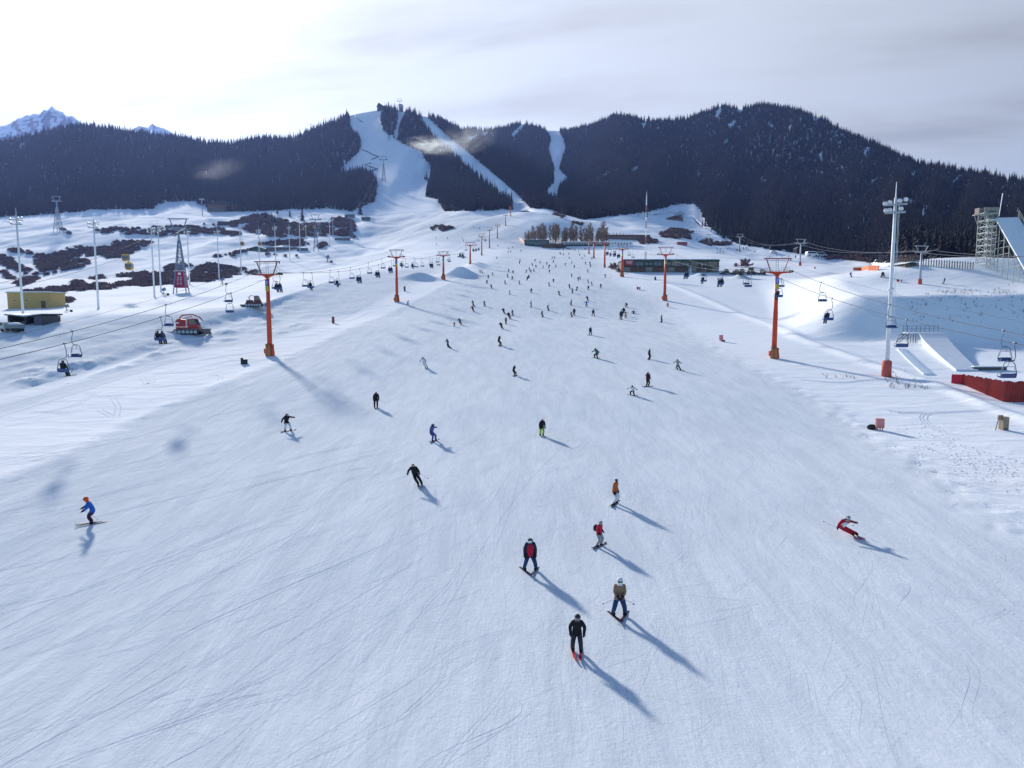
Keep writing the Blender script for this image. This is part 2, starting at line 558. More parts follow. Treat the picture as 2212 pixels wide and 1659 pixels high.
# ------------------------------------------------------------------ mesh helpers
class MB:
    def __init__(self):
        self.v = []
        self.f = []

    def _add(self, vs_, fs):
        n = len(self.v)
        self.v.extend([tuple(map(float, p)) for p in vs_])
        self.f.extend([tuple(i + n for i in f) for f in fs])

    def box(self, c, s, rz=0.0, taper=1.0, bevel=0.0):
        hx, hy, hz = s[0] / 2, s[1] / 2, s[2] / 2
        cr, sr = math.cos(rz), math.sin(rz)
        pts = []
        for z, k in ((-hz, 1.0), (hz, taper)):
            for x, y in ((-hx, -hy), (hx, -hy), (hx, hy), (-hx, hy)):
                x, y = x * k, y * k
                pts.append((c[0] + x * cr - y * sr, c[1] + x * sr + y * cr, c[2] + z))
        self._add(pts, [(3, 2, 1, 0), (4, 5, 6, 7), (0, 1, 5, 4), (1, 2, 6, 5), (2, 3, 7, 6), (3, 0, 4, 7)])
        return self

    def prism(self, poly, y0, y1, axis='y'):
        """extrude an (x, z) outline along y"""
        n = len(poly)
        pts = [(p[0], y0, p[1]) for p in poly] + [(p[0], y1, p[1]) for p in poly]
        if axis == 'x':
            pts = [(p[1], p[0], p[2]) for p in pts]
        fs = [tuple(range(n)), tuple(range(2 * n - 1, n - 1, -1))]
        for i in range(n):
            j = (i + 1) % n
            fs.append((i, i + n, j + n, j))
        self._add(pts, fs)
        return self

    def beam(self, p0, p1, w, h=None):
        h = h or w
        p0, p1 = Vector(p0), Vector(p1)
        d = (p1 - p0)
        if d.length < 1e-6:
            return self
        d.normalize()
        ref = Vector((0, 0, 1)) if abs(d.z) < .95 else Vector((0, 1, 0))
        a = d.cross(ref).normalized() * (w / 2)
        b = d.cross(a).normalized() * (h / 2)
        pts = []
        for p in (p0, p1):
            pts += [p + a + b, p - a + b, p - a - b, p + a - b]
        self._add(pts, [(0, 1, 2, 3), (7, 6, 5, 4), (0, 4, 5, 1), (1, 5, 6, 2), (2, 6, 7, 3), (3, 7, 4, 0)])
        return self

    def tube(self, pts, r, n=8, caps=True):
        pts = [Vector(p) for p in pts]
        rs = r if isinstance(r, (list, tuple)) else [r] * len(pts)
        rings = []
        prev = None
        for i, p in enumerate(pts):
            d = (pts[min(i + 1, len(pts) - 1)] - pts[max(i - 1, 0)]).normalized()
            if prev is None:
                ref = Vector((0, 0, 1)) if abs(d.z) < .9 else Vector((0, 1, 0))
                a = d.cross(ref).normalized()
            else:
                a = (prev - d * prev.dot(d))
                a = a.normalized() if a.length > 1e-6 else d.orthogonal().normalized()
            prev = a
            b = d.cross(a)
            rings.append([p + (a * math.cos(2 * math.pi * k / n) + b * math.sin(2 * math.pi * k / n)) * rs[i] for k in range(n)])
        base = []
        for rg in rings:
            base += rg
        fs = []
        for i in range(len(rings) - 1):
            for k in range(n):
                k2 = (k + 1) % n
                fs.append((i * n + k, i * n + k2, (i + 1) * n + k2, (i + 1) * n + k))
        if caps:
            fs.append(tuple(range(n - 1, -1, -1)))
            m = (len(rings) - 1) * n
            fs.append(tuple(range(m, m + n)))
        self._add(base, fs)
        return self

    def ball(self, c, r, n=8, m=6):
        rx, ry, rz = r if isinstance(r, (tuple, list)) else (r, r, r)
        pts = [(c[0], c[1], c[2] - rz)]
        for i in range(1, m):
            a = -math.pi / 2 + math.pi * i / m
            for k in range(n):
                b = 2 * math.pi * k / n
                pts.append((c[0] + rx * math.cos(a) * math.cos(b), c[1] + ry * math.cos(a) * math.sin(b), c[2] + rz * math.sin(a)))
        pts.append((c[0], c[1], c[2] + rz))
        fs = []
        for k in range(n):
            fs.append((0, 1 + (k + 1) % n, 1 + k))
            e = 1 + (m - 2) * n
            fs.append((e + k, e + (k + 1) % n, len(pts) - 1))
        for i in range(m - 2):
            for k in range(n):
                a = 1 + i * n
                fs.append((a + k, a + (k + 1) % n, a + n + (k + 1) % n, a + n + k))
        self._add(pts, fs)
        return self

    def mesh(self, name, m, smooth=False):
        me = bpy.data.meshes.new(name)
        me.from_pydata(self.v, [], self.f)
        me.update()
        if m is not None:
            me.materials.append(m)
        if smooth:
            me.polygons.foreach_set('use_smooth', [True] * len(me.polygons))
        return me

    def build(self, name, m, parent=None, smooth=False):
        return link(name, self.mesh(name, m, smooth), parent)


def link(name, me, parent=None):
    o = bpy.data.objects.new(name, me)
    COL.objects.link(o)
    if parent is not None:
        o.parent = parent
    return o


def tag(o, label=None, cat=None, group=None, kind=None):
    if label:
        o['label'] = label
    if cat:
        o['category'] = cat
    if group:
        o['group'] = group
    if kind:
        o['kind'] = kind
    return o


def thing(name, label, cat, loc=(0, 0, 0), rz=0.0, group=None):
    o = bpy.data.objects.new(name, None)
    o.empty_display_size = 0.3
    COL.objects.link(o)
    o.location = loc
    o.rotation_euler = (0, 0, rz)
    return tag(o, label, cat, group)


def copy_tree(o, parent=None):
    c = o.copy()
    COL.objects.link(c)
    c.parent = parent
    for ch in o.children:
        copy_tree(ch, c)
    return c


def np_mesh(name, verts, faces, m, smooth=True):
    """verts (n,3), faces (m,k) numpy arrays"""
    me = bpy.data.meshes.new(name)
    k = faces.shape[1]
    me.vertices.add(len(verts))
    me.vertices.foreach_set('co', np.ascontiguousarray(verts, np.float32).ravel())
    me.loops.add(faces.size)
    me.loops.foreach_set('vertex_index', np.ascontiguousarray(faces, np.int32).ravel())
    me.polygons.add(len(faces))
    me.polygons.foreach_set('loop_start', np.arange(0, faces.size, k, dtype=np.int32))
    me.update(calc_edges=True)
    if smooth:
        me.polygons.foreach_set('use_smooth', np.ones(len(faces), bool))
    if m is not None:
        me.materials.append(m)
    return me


def inpoly(px, py, poly):
    px = np.asarray(px)
    py = np.asarray(py)
    c = np.zeros(px.shape, bool)
    n = len(poly)
    j = n - 1
    for i in range(n):
        xi, yi = poly[i]
        xj, yj = poly[j]
        if yi != yj:
            cond = ((yi > py) != (yj > py)) & (px < (xj - xi) * (py - yi) / (yj - yi) + xi)
            c ^= cond
        j = i
    return c


# ------------------------------------------------------------------ the snow ground
PISTE = [(-400, 1190), (0, 1035), (150, 975), (300, 905), (440, 845), (583, 790), (700, 738), (780, 700), (860, 668), (960, 618), (1040, 575), (1090, 545), (1110, 525),
         (800, 520), (790, 480), (930, 460), (1100, 470), (1120, 500), (1160, 530), (1260, 535), (1300, 570),
         (1310, 591), (1355, 624), (1407, 642), (1434, 668), (1487, 717), (1553, 756), (1663, 811), (1724, 841), (1798, 884), (1876, 945), (2000, 1010), (2100, 1080),
         (2212, 1160), (3200, 1700), (3200, 4000), (-2000, 4000)]
BANK = [(-500, 720), (96, 699), (289, 685), (427, 671), (526, 658), (603, 646), (680, 624), (801, 595), (900, 575), (960, 560), (960, 575), (880, 625), (823, 652), (691, 707), (568, 741), (395, 766), (260, 782), (116, 830), (0, 843), (-500, 900)]
BERM = [q('R', 500, 400), q('R', 1100, 640), q('R', 1650, 850), q('Q', 0, 690), q('Q', 820, 980), q('Q', 1300, 1130), q('Q', 1900, 1380), (2260, 925), (2500, 1040)]
_berm_w = np.array([gp(*b)[:2] for b in BERM])


def seg_dist(x, y, pl):
    best = np.full(x.shape, 1e9)
    for i in range(len(pl) - 1):
        ax, ay = pl[i]
        bx, by = pl[i + 1]
        dx, dy = bx - ax, by - ay
        t = np.clip(((x - ax) * dx + (y - ay) * dy) / (dx * dx + dy * dy), 0, 1)
        best = np.minimum(best, np.hypot(x - ax - t * dx, y - ay - t * dy))
    return best


RUT1 = np.array([gp(*q('L', *p))[:2] for p in [(-300, 1700), (0, 1610), (600, 1430), (1200, 1240), (1700, 1080), (2212, 960)]])
RUT2 = np.array([gp(*q('L', *p))[:2] for p in [(-200, 1590), (300, 1480), (900, 1330), (1500, 1150), (2000, 1010)]])
_edgeR = np.array([gp(*b)[:2] for b in PISTE[21:34]])
_edgeL = np.array([gp(*b)[:2] for b in PISTE[1:11]])


def ground_fine(x, y):
    """ground with the small ridges of the piste edges; used for the mesh only"""
    z = ground(x, y)
    near = (y < 420)
    d = np.full(x.shape, 1e9)
    d[near] = seg_dist(x[near], y[near], _berm_w)
    z = z + .45 * np.exp(-(d / 1.1) ** 2)
    d[near] = seg_dist(x[near], y[near], _edgeR)
    z = z + (.06 + .16 * fbm(x / 1.1, y / 1.1, 3)) * np.exp(-(d / 1.7) ** 2)
    d[near] = seg_dist(x[near], y[near], _edgeL)
    z = z + (.10 + .15 * fbm(x / 2.0, y / 2.0, 3)) * np.exp(-(d / 1.3) ** 2)
    near2 = (y < 300) & (x < -30)
    yt = np.interp(x, _bt[_bto, 0], _bt[_bto, 1])
    yf = np.interp(x, _bf[_bfo, 0], _bf[_bfo, 1])
    wb = sstep(0, .15, (y - yf) / (yt - yf)) * sstep(1.0, .8, (y - yf) / (yt - yf)) * near2 * sstep(-30, -60, x)
    cl_ = fbm(x / 3.2, y / 4.5, 4)
    low = sstep(.45, .05, (y - yf) / (yt - yf))
    z = z + wb * (cl_ * .28 + np.maximum(0, cl_ - .05) * 1.3 * low)
    return z


def build_ground():
    OFF = 34.0
    na = 860
    av = np.linspace(-1.35, 1.35, na)
    av = np.sign(av) * np.abs(av) ** 1.0
    yv = np.concatenate([np.linspace(-26, 8, 24)[:-1], np.geomspace(8 + OFF, 1330 + OFF, 640) - OFF])
    A, Y = np.meshgrid(av, yv)
    X = A * (Y + OFF)
    Z = ground_fine(X, Y)
    # drop below the hillside where the hill takes over
    uu, vv, dd = project(X, np.maximum(Y, 1.0), Z)
    yb = np.interp(uu, hu, hyb)
    Z = Z - np.maximum(0, Y - yb - 6) * 0.42
    nr, nc = X.shape
    idx = np.arange(nr * nc).reshape(nr, nc)
    F = np.stack([idx[:-1, :-1], idx[:-1, 1:], idx[1:, 1:], idx[1:, :-1]], -1).reshape(-1, 4)
    Vt = np.stack([X, Y, Z + CZ], -1).reshape(-1, 3)
    me = np_mesh('snow_ground', Vt, F, M_SNOW)
    jit = 9 * fbm(X / 6.0, Y / 6.0, 3)
    ju = uu + jit * np.clip(60 / np.maximum(Y, 5), .1, 3)
    pk = inpoly(ju, vv, PISTE) | (Y < 12) | inpoly(ju, vv + jit * .4, BANK)  # bank is groomed; its darker packed tone also paints in some slope shade
    sel = (Y < 160) & (X < -15)
    dr = np.full(X.shape, 99.0)
    for rr_ in (RUT1, RUT2):
        dr[sel] = np.minimum(dr[sel], seg_dist(X[sel], Y[sel], rr_))
    pk = pk | (dr + fbm(X, Y, 2) * .8 < 1.5)
    at = me.attributes.new('packed', 'FLOAT', 'POINT')
    pf = pk.astype(np.float32)
    for ax in (0, 1):
        for _ in range(2):
            pf = (np.roll(pf, 1, ax) + pf * 2 + np.roll(pf, -1, ax) + np.roll(pf, 2, ax) + np.roll(pf, -2, ax)) / 6
    at.data.foreach_set('value', pf.astype(np.float32).ravel())
    o = link('snow_ground', me)
    tag(o, 'snow covered ski slope and meadows rising towards the hills', None, None, 'structure')


build_ground()

# ------------------------------------------------------------------ hills
PISTES_HILL = [
    # main run
    [(754, 246), (756, 275), (778, 302), (779, 324), (737, 366), (737, 378), (785, 369), (807, 381), (816, 403), (807, 436), (794, 460), (785, 490),
     (945, 490), (941, 456), (924, 443), (921, 421), (929, 394), (932, 366), (920, 346), (908, 326), (882, 317), (857, 302), (838, 293), (829, 282),
     (822, 264), (823, 251), (835, 235), (834, 215), (770, 215)],
    # lift cut
    [(858, 215), (859, 238), (858, 271), (847, 295), (860, 302), (862, 280), (873, 256), (877, 235), (877, 215)],
    # straight diagonal run
    [q('C', 1080, 250), q('C', 1080, 300), q('C', 1105, 400), q('C', 1185, 490), q('C', 1285, 600), q('C', 1400, 690), q('C', 1505, 800), q('C', 1615, 900), q('C', 1705, 975),
     q('C', 1770, 1035), q('C', 1870, 1110), q('C', 1970, 1160), q('C', 1990, 1300), q('C', 2150, 1300), q('C', 2150, 1195), q('C', 2000, 1045), q('C', 1800, 875), q('C', 1520, 640),
     q('C', 1310, 480), q('C', 1135, 305), q('C', 1130, 250)],
    # right run
    [(1172, 274), (1202, 274), (1217, 300), (1223, 322), (1209, 366), (1230, 389), (1207, 408), (1204, 439), (1195, 439), (1172, 422), (1196, 395), (1196, 366), (1184, 325), (1190, 302)],
    [(1134, 262), (1141, 266), (1112, 298), (1100, 302), (1107, 288)],
    [(1283, 392), (1300, 378), (1322, 370), (1316, 382), (1294, 390)],
    [(1546, 246), (1556, 230), (1560, 236), (1550, 258), (1541, 262)],
    [(1572, 270), (1588, 262), (1592, 268), (1576, 280)], [(1590, 240), (1600, 232), (1606, 240), (1596, 248)],
    [(1660, 268), (1670, 270), (1672, 280), (1662, 278)],
    [(1386, 268), (1396, 262), (1397, 274), (1389, 282)],
    [(1010, 300), (1030, 290), (1034, 296), (1016, 310)], [(1040, 288), (1054, 284), (1054, 296), (1042, 298)],
]
# snow margin at the foot of the hills
FOOT = [(-900, 14), (0, 12), (330, 12), (360, 24), (420, 20), (470, 4), (760, 6), (800, 30), (940, 30), (960, 2), (1140, 2), (1190, 16), (1250, 6), (1400, 4), (1440, 8),
        (1490, 26), (1512, 30), (1530, 10), (1600, 3), (3200, 0)]


def is_forest(u, v, t):
    ok = (t > 0.0) & (t < 1.0)
    vb = np.interp(u, hu, hvb)
    ok &= v < vb - np.interp(u, [f[0] for f in FOOT], [f[1] for f in FOOT]) - 2 * fbm(u / 20.0, v / 20.0, 2)
    for p in PISTES_HILL:
        ok &= ~inpoly(u, v, p)
    return ok


def build_hills():
    nt_ = 130
    t = np.linspace(0, 1, nt_)
    Ug, Tg = np.meshgrid(hu, t)
    Vg = hvb[None, :] + (hvr - hvb)[None, :] * Tg
    x, y, z, _ = hill_pt(Ug, Vg)
    # first row sinks into the ground; back of the ridge falls away
    z0 = z.copy()
    z0[0] -= 1.5
    rows = [np.stack([x, y, z0 + CZ], -1)]
    for k, (dy, dz) in enumerate(((60, -8), (220, -70), (600, -330))):
        s = (y[-1] + dy) / y[-1]
        rows.append(np.stack([x[-1] * s, y[-1] + dy, z[-1] + dz + CZ], -1)[None])
    Vt = np.concatenate(rows, 0)
    nr, nc = Vt.shape[:2]
    idx = np.arange(nr * nc).reshape(nr, nc)
    F = np.stack([idx[:-1, :-1], idx[:-1, 1:], idx[1:, 1:], idx[1:, :-1]], -1).reshape(-1, 4)
    o = link('hills', np_mesh('hills', Vt.reshape(-1, 3), F, M_HILL))
    tag(o, 'steep snow covered hillsides behind the ski area', None, None, 'structure')
    return x, y, z, Ug, Vg, Tg


HX, HY, HZ, HU, HV, HT = build_hills()


def rock_material():
    m, nt, bs = new_mat('snowy_rock')
    geo = N(nt, 'ShaderNodeNewGeometry')
    sep = N(nt, 'ShaderNodeSeparateXYZ')
    nt.links.new(geo.outputs['Normal'], sep.inputs[0])
    no = N(nt, 'ShaderNodeTexNoise')
    no.inputs['Scale'].default_value = .012
    no.inputs['Detail'].default_value = 6
    nt.links.new(geo.outputs['Position'], no.inputs['Vector'])
    f = math_node(nt, 'ADD', sep.outputs[2], math_node(nt, 'MULTIPLY_ADD', no.outputs[0], 1.1, -.55))
    nt.links.new(mix_rgb(nt, map_range(nt, f, .62, .78, 0, 1), (0.085, 0.085, 0.105), (0.8, 0.83, 0.88)), bs.inputs['Base Color'])
    bs.inputs['Roughness'].default_value = .8
    return m


def build_far_peak():
    ridge = [(-500, 330), (-200, 300), (-60, 290), (0, 272), (40, 255), (70, 247), (95, 238), (112, 231), (126, 240), (150, 252), (180, 266), (215, 280), (260, 287), (305, 272), (330, 270), (352, 276), (380, 290), (430, 320), (480, 340)]
    us = np.linspace(-500, 480, 240)
    vr = np.interp(us, [r[0] for r in ridge], [r[1] for r in ridge]) + 9 * fbm(us / 8.0, us * 0 + 1.7, 4)
    nrow = 40
    rows = []
    for i in range(nrow):
        t = i / (nrow - 1)
        v = 420 + (vr - 420) * t
        yy = 5200 + 1500 * t + 620 * fbm(us / 14.0, us * 0 + t * 7, 4) * math.sin(math.pi * min(1, t * .95 + .05))
        X = (us - CU) / FPX
        Y = (CV - v) / FPX
        den = CP + Y * SP
        rows.append(np.stack([X / den * yy, yy, (Y * CP - SP) / den * yy + CZ], -1))
    rows.append(rows[-1] + np.array([0, 900, -500.0]))
    Vt = np.stack(rows, 0)
    nr, nc = Vt.shape[:2]
    idx = np.arange(nr * nc).reshape(nr, nc)
    F = np.stack([idx[:-1, :-1], idx[:-1, 1:], idx[1:, 1:], idx[1:, :-1]], -1).reshape(-1, 4)
    o = link('far_mountain', np_mesh('far_mountain', Vt.reshape(-1, 3), F, rock_material(), smooth=False))
    tag(o, 'distant rocky peak dusted with snow behind the left forest', None, None, 'structure')


build_far_peak()


# ------------------------------------------------------------------ trees
def spruce_crown(seed, layers=9, blades=8):
    """unit-height spruce crown: whorls of drooping boughs, each a folded blade"""
    rd = random.Random(seed)
    m = MB()
    for l in range(layers):
        f = l / (layers - 1)
        z = 0.10 + 0.86 * f
        rad = (0.17 * (1 - f) ** 0.85 + 0.012) * rd.uniform(.85, 1.15)
        drop = 0.055 * (1 - f) + 0.035
        nb = max(4, int(blades * (1 - .4 * f)))
        a0 = rd.uniform(0, 6.28)
        for b in range(nb):
            a = a0 + 6.283 * b / nb + rd.uniform(-.25, .25)
            r = rad * rd.uniform(.62, 1.18)
            w = 6.283 / nb * .62
            tip = (r * math.cos(a), r * math.sin(a), z - drop * rd.uniform(.7, 1.5))
            l1 = (r * .55 * math.cos(a - w), r * .55 * math.sin(a - w), z - drop * .75)
            r1 = (r * .55 * math.cos(a + w), r * .55 * math.sin(a + w), z - drop * .75)
            top = (0, 0, z + .055)
            m._add([top, l1, tip, r1], [(0, 1, 2), (0, 2, 3)])
    m._add([(.012, 0, .9), (-.006, .01, .9), (-.006, -.01, .9), (0, 0, 1.02)], [(0, 1, 3), (1, 2, 3), (2, 0, 3)])
    return m.mesh('spruce_crown', M_SPRUCE)


CROWNS = [spruce_crown(s, l, b) for s, l, b in ((1, 9, 8), (2, 10, 7), (3, 8, 8), (4, 11, 8))]
TRUNK = MB().tube([(0, 0, -.06), (0, 0, .5), (0, 0, .97)], [.014, .009, .002], 6).mesh('spruce_trunk', M_BARK)


def spruce(loc, h, label, group, k=0, w=1.0):
    r = thing('spruce_tree', label, 'tree', loc, random.uniform(0, 6.28), group)
    r.scale = (h * w, h * w, h)
    link('crown', CROWNS[k % 4], r)
    link('trunk', TRUNK, r)
    return r


# lone spruces in front of the forest (u, v of the foot, height in photograph units)
LONE = [(q('B', 1080, 560), 24, 'small dark spruce, leftmost of those standing alone on the left meadow'),
        (q('B', 1150, 610), 26, 'bushy spruce in the thick clump on the left meadow'),
        (q('B', 1185, 615), 24, 'spruce at the right end of the thick clump on the left meadow'),
        (q('B', 1210, 500), 17, 'slim spruce just behind the clump on the left meadow'),
        (q('B', 1350, 530), 19, 'spruce standing alone between the clump and the pole on left meadow'),
        (q('B', 1490, 575), 34, 'tall spruce beside a floodlight pole on the left meadow'),
        (q('B', 2140, 510), 27, 'spruce beside the lodge at the foot of the main run'),
        (q('C', 490, 1270), 30, 'tall spruce at the front corner of the wood left of main run'),
        (q('C', 1140, 940), 22, 'lone spruce on the right edge of the main run'),
        (q('C', 1122, 930), 13, 'little spruce beside the lone one on the right edge of main run'),
        (q('E', 580, 640), 18, 'lone round-headed spruce above the row of spruces at right')]
for i, (uv, h, lab) in enumerate(LONE):
    if uv[1] > np.interp(uv[0], hu, hvb):
        p = gp(*uv)
    else:
        x, y, z, t = hill_pt(*uv)
        p = np.array([float(x), float(y), float(z)])
    spruce(W3(p), h * p[1] / FPX, lab, None, i, 1.25)
for i, zx in enumerate((330, 365, 402, 455, 500, 550, 580, 615, 650, 690)):
    uv = q('E', zx, 740 + zx * .02)
    uu_, vv_ = uv
    vb_ = np.interp(uu_, hu, hvb)
    if vv_ > vb_:
        p = gp(*uv)
    else:
        p = np.array([float(c) for c in hill_pt(uu_, vv_)[:3]])
    spruce(W3(p), random.uniform(17, 22) * p[1] / FPX, 'dark spruce, number %s from the left in the row fringing the right forest' % ('one two three four five six seven eight nine ten'.split()[i]), 'row of spruces at the forest corner', i, 1.1)
for i, (zx, zy) in enumerate(((1180, 740), (1215, 735), (1255, 738), (1290, 745), (1360, 750), (1400, 755))):
    p = gp(*q('D', zx, zy + 20))
    spruce(W3(p), 11 * p[1] / FPX, '%s small spruce from the left beside the long red building' % ('first second third fourth fifth sixth'.split()[i]), 'small spruces by the red building', i, 1.3)


def scatter_forest():
    P00 = np.stack([HX, HY, HZ], -1)
    a = np.linalg.norm(np.cross(P00[1:, :-1] - P00[:-1, :-1], P00[:-1, 1:] - P00[:-1, :-1]), axis=-1)
    vis = (HU[:-1, :-1] > -420) & (HU[:-1, :-1] < 2640)
    a = a * vis
    w = a.ravel() / a.sum()
    n = int(min(145000, a.sum() / 21.0))
    print('hill area', a.sum())
    pick = rng.choice(len(w), n, p=w)
    i, j = np.unravel_index(pick, a.shape)
    fi, fj = rng.random(n), rng.random(n)
    uu = HU[i, j] + (HU[i, j + 1] - HU[i, j]) * fj
    tt = HT[i, j] + (HT[i + 1, j] - HT[i, j]) * fi
    vb = np.interp(uu, hu, hvb)
    vr = np.interp(uu, hu, hvr)
    vv = vb + (vr - vb) * tt
    ok = is_forest(uu, vv, tt)
    gap = (fbm(uu / 16.0 + vv / 30.0, vv / 22.0 - uu / 60.0, 3) > .46) & (tt > .35) & (uu > 1250)
    ok &= ~gap
    uu, vv, tt = uu[ok], vv[ok], tt[ok]
    x, y, z, _ = hill_pt(uu, vv)
    h = rng.normal(13.0, 2.9, len(x)).clip(7, 22)
    h *= np.where(tt > .97, 1.0 + .22 * rng.random(len(x)), 1.0)
    h *= np.interp(uu, [0, 600, 900, 1500, 2000, 2300], [.85, 1.0, 1.0, .95, .78, .70])
    return uu, vv, tt, x, y, z, h


def forest_nodes():
    ng = bpy.data.node_groups.new('forest_scatter', 'GeometryNodeTree')
    ng.interface.new_socket('Geometry', in_out='INPUT', socket_type='NodeSocketGeometry')
    ng.interface.new_socket('Geometry', in_out='OUTPUT', socket_type='NodeSocketGeometry')
    gi = ng.nodes.new('NodeGroupInput')
    go = ng.nodes.new('NodeGroupOutput')
    return ng, gi, go


def instance_stuff(name, pts, scl, rot, idx, protos, label):
    """one object: copies of a few real meshes on many points"""
    me = bpy.data.meshes.new(name)
    me.vertices.add(len(pts))
    me.vertices.foreach_set('co', np.ascontiguousarray(pts, np.float32).ravel())
    for nm, arr, tp in (('scl', scl, 'FLOAT_VECTOR'), ('rot', rot, 'FLOAT_VECTOR')):
        at = me.attributes.new(nm, tp, 'POINT')
        at.data.foreach_set('vector', np.ascontiguousarray(arr, np.float32).ravel())
    at = me.attributes.new('idx', 'INT', 'POINT')
    at.data.foreach_set('value', np.ascontiguousarray(idx, np.int32))
    o = link(name, me)
    tag(o, label, None, None, 'stuff')
    ng, gi, go = forest_nodes()
    L = ng.links.new
    join = ng.nodes.new('GeometryNodeJoinGeometry')
    for p in reversed(protos):
        n = ng.nodes.new('GeometryNodeObjectInfo')
        n.transform_space = 'ORIGINAL'
        n.inputs['Object'].default_value = p
        n.inputs['As Instance'].default_value = True
        L(n.outputs['Geometry'], join.inputs[0])
    iop = ng.nodes.new('GeometryNodeInstanceOnPoints')
    iop.inputs['Pick Instance'].default_value = True
    L(gi.outputs[0], iop.inputs['Points'])
    L(join.outputs[0], iop.inputs['Instance'])
    for nm, tp, sock in (('scl', 'FLOAT_VECTOR', 'Scale'), ('rot', 'FLOAT_VECTOR', 'Rotation'), ('idx', 'INT', 'Instance Index')):
        a = ng.nodes.new('GeometryNodeInputNamedAttribute')
        a.data_type = tp
        a.inputs['Name'].default_value = nm
        L(a.outputs['Attribute'], iop.inputs[sock])
    L(iop.outputs[0], go.inputs[0])
    md = o.modifiers.new('scatter', 'NODES')
    md.node_group = ng
    return o


def build_forest():
    uu, vv, tt, x, y, z, h = scatter_forest()
    n = len(x)
    # individual trees: those on the skyline and along the runs that show largest
    edge = np.zeros(n)
    for p in PISTES_HILL[:4]:
        edge += inpoly(uu, vv + 6, p) & ~inpoly(uu, vv, p)
    edge = (edge > 0)
    sky_ = tt > 0.985
    px = h / y * FPX
    vis = (uu > 5) & (uu < 2205)
    cand = np.nonzero((edge | sky_) & vis)[0]
    cand = rng.permutation(cand)[:70]
    single = np.zeros(n, bool)
    single[cand] = True
    for c in cand:
        u = uu[c]
        if sky_[c]:
            reg = 'left' if u < 620 else ('central' if u < 960 else ('middle' if u < 1300 else 'right'))
            lab = 'dark spruce standing on the skyline of the %s ridge' % reg
            grp = 'spruces on the %s skyline' % reg
        else:
            reg = 'the wide main run' if u < 945 else ('the straight diagonal run' if u < 1150 else 'the narrow run at centre right')
            lab = 'dark spruce at the wood edge beside %s' % reg
            grp = 'spruces beside %s' % reg
        spruce((x[c], y[c], z[c] + CZ - .3), h[c], lab, grp, int(c), float(rng.uniform(.9, 1.2)))
    k = ~single
    m = k.sum()
    protos = []
    for ob in bpy.data.objects:
        if ob.name.startswith('crown') and ob.data in CROWNS and ob.data not in [p.data for p in protos]:
            protos.append(ob)
    hh = h[k]
    wid = hh * rng.uniform(.95, 1.35, m)
    scl = np.stack([wid, wid, hh], -1)
    rot = np.stack([rng.normal(0, .02, m), rng.normal(0, .02, m), rng.uniform(0, 6.28, m)], -1)
    pts = np.stack([x[k], y[k], z[k] + CZ - .4], -1)
    instance_stuff('forest', pts, scl, rot, rng.integers(0, len(protos), m), protos, 'dense dark spruce forest covering the hillsides')
    print('forest', m, 'single', len(cand))


build_forest()
def build_haze():
    m = bpy.data.materials.new('thin_haze')
    m.use_nodes = True
    nt = m.node_tree
    nt.nodes.clear()
    out = N(nt, 'ShaderNodeOutputMaterial')
    pv = N(nt, 'ShaderNodeVolumePrincipled')
    pv.inputs['Color'].default_value = (0.30, 0.44, 1.0, 1)
    pv.inputs['Density'].default_value = 0.000052
    pv.inputs['Anisotropy'].default_value = 0.45
    nt.links.new(pv.outputs[0], out.inputs['Volume'])
    o = MB().box((0, 3900, 500), (16000, 8400, 1160)).build('haze', m)
    o.display_type = 'WIRE'
    tag(o, 'thin winter haze hanging over the valley', None, None, 'stuff')



# ------------------------------------------------------------------ lifts
ORD = []
ORD_ = 'first second third fourth fifth sixth seventh eighth ninth tenth eleventh twelfth thirteenth fourteenth fifteenth sixteenth seventeenth eighteenth nineteenth twentieth'.split()
ORD += ORD_ + ['twenty-' + o for o in ORD_[:9]] + ['thirtieth'] + ['thirty-' + o for o in ORD_[:9]]


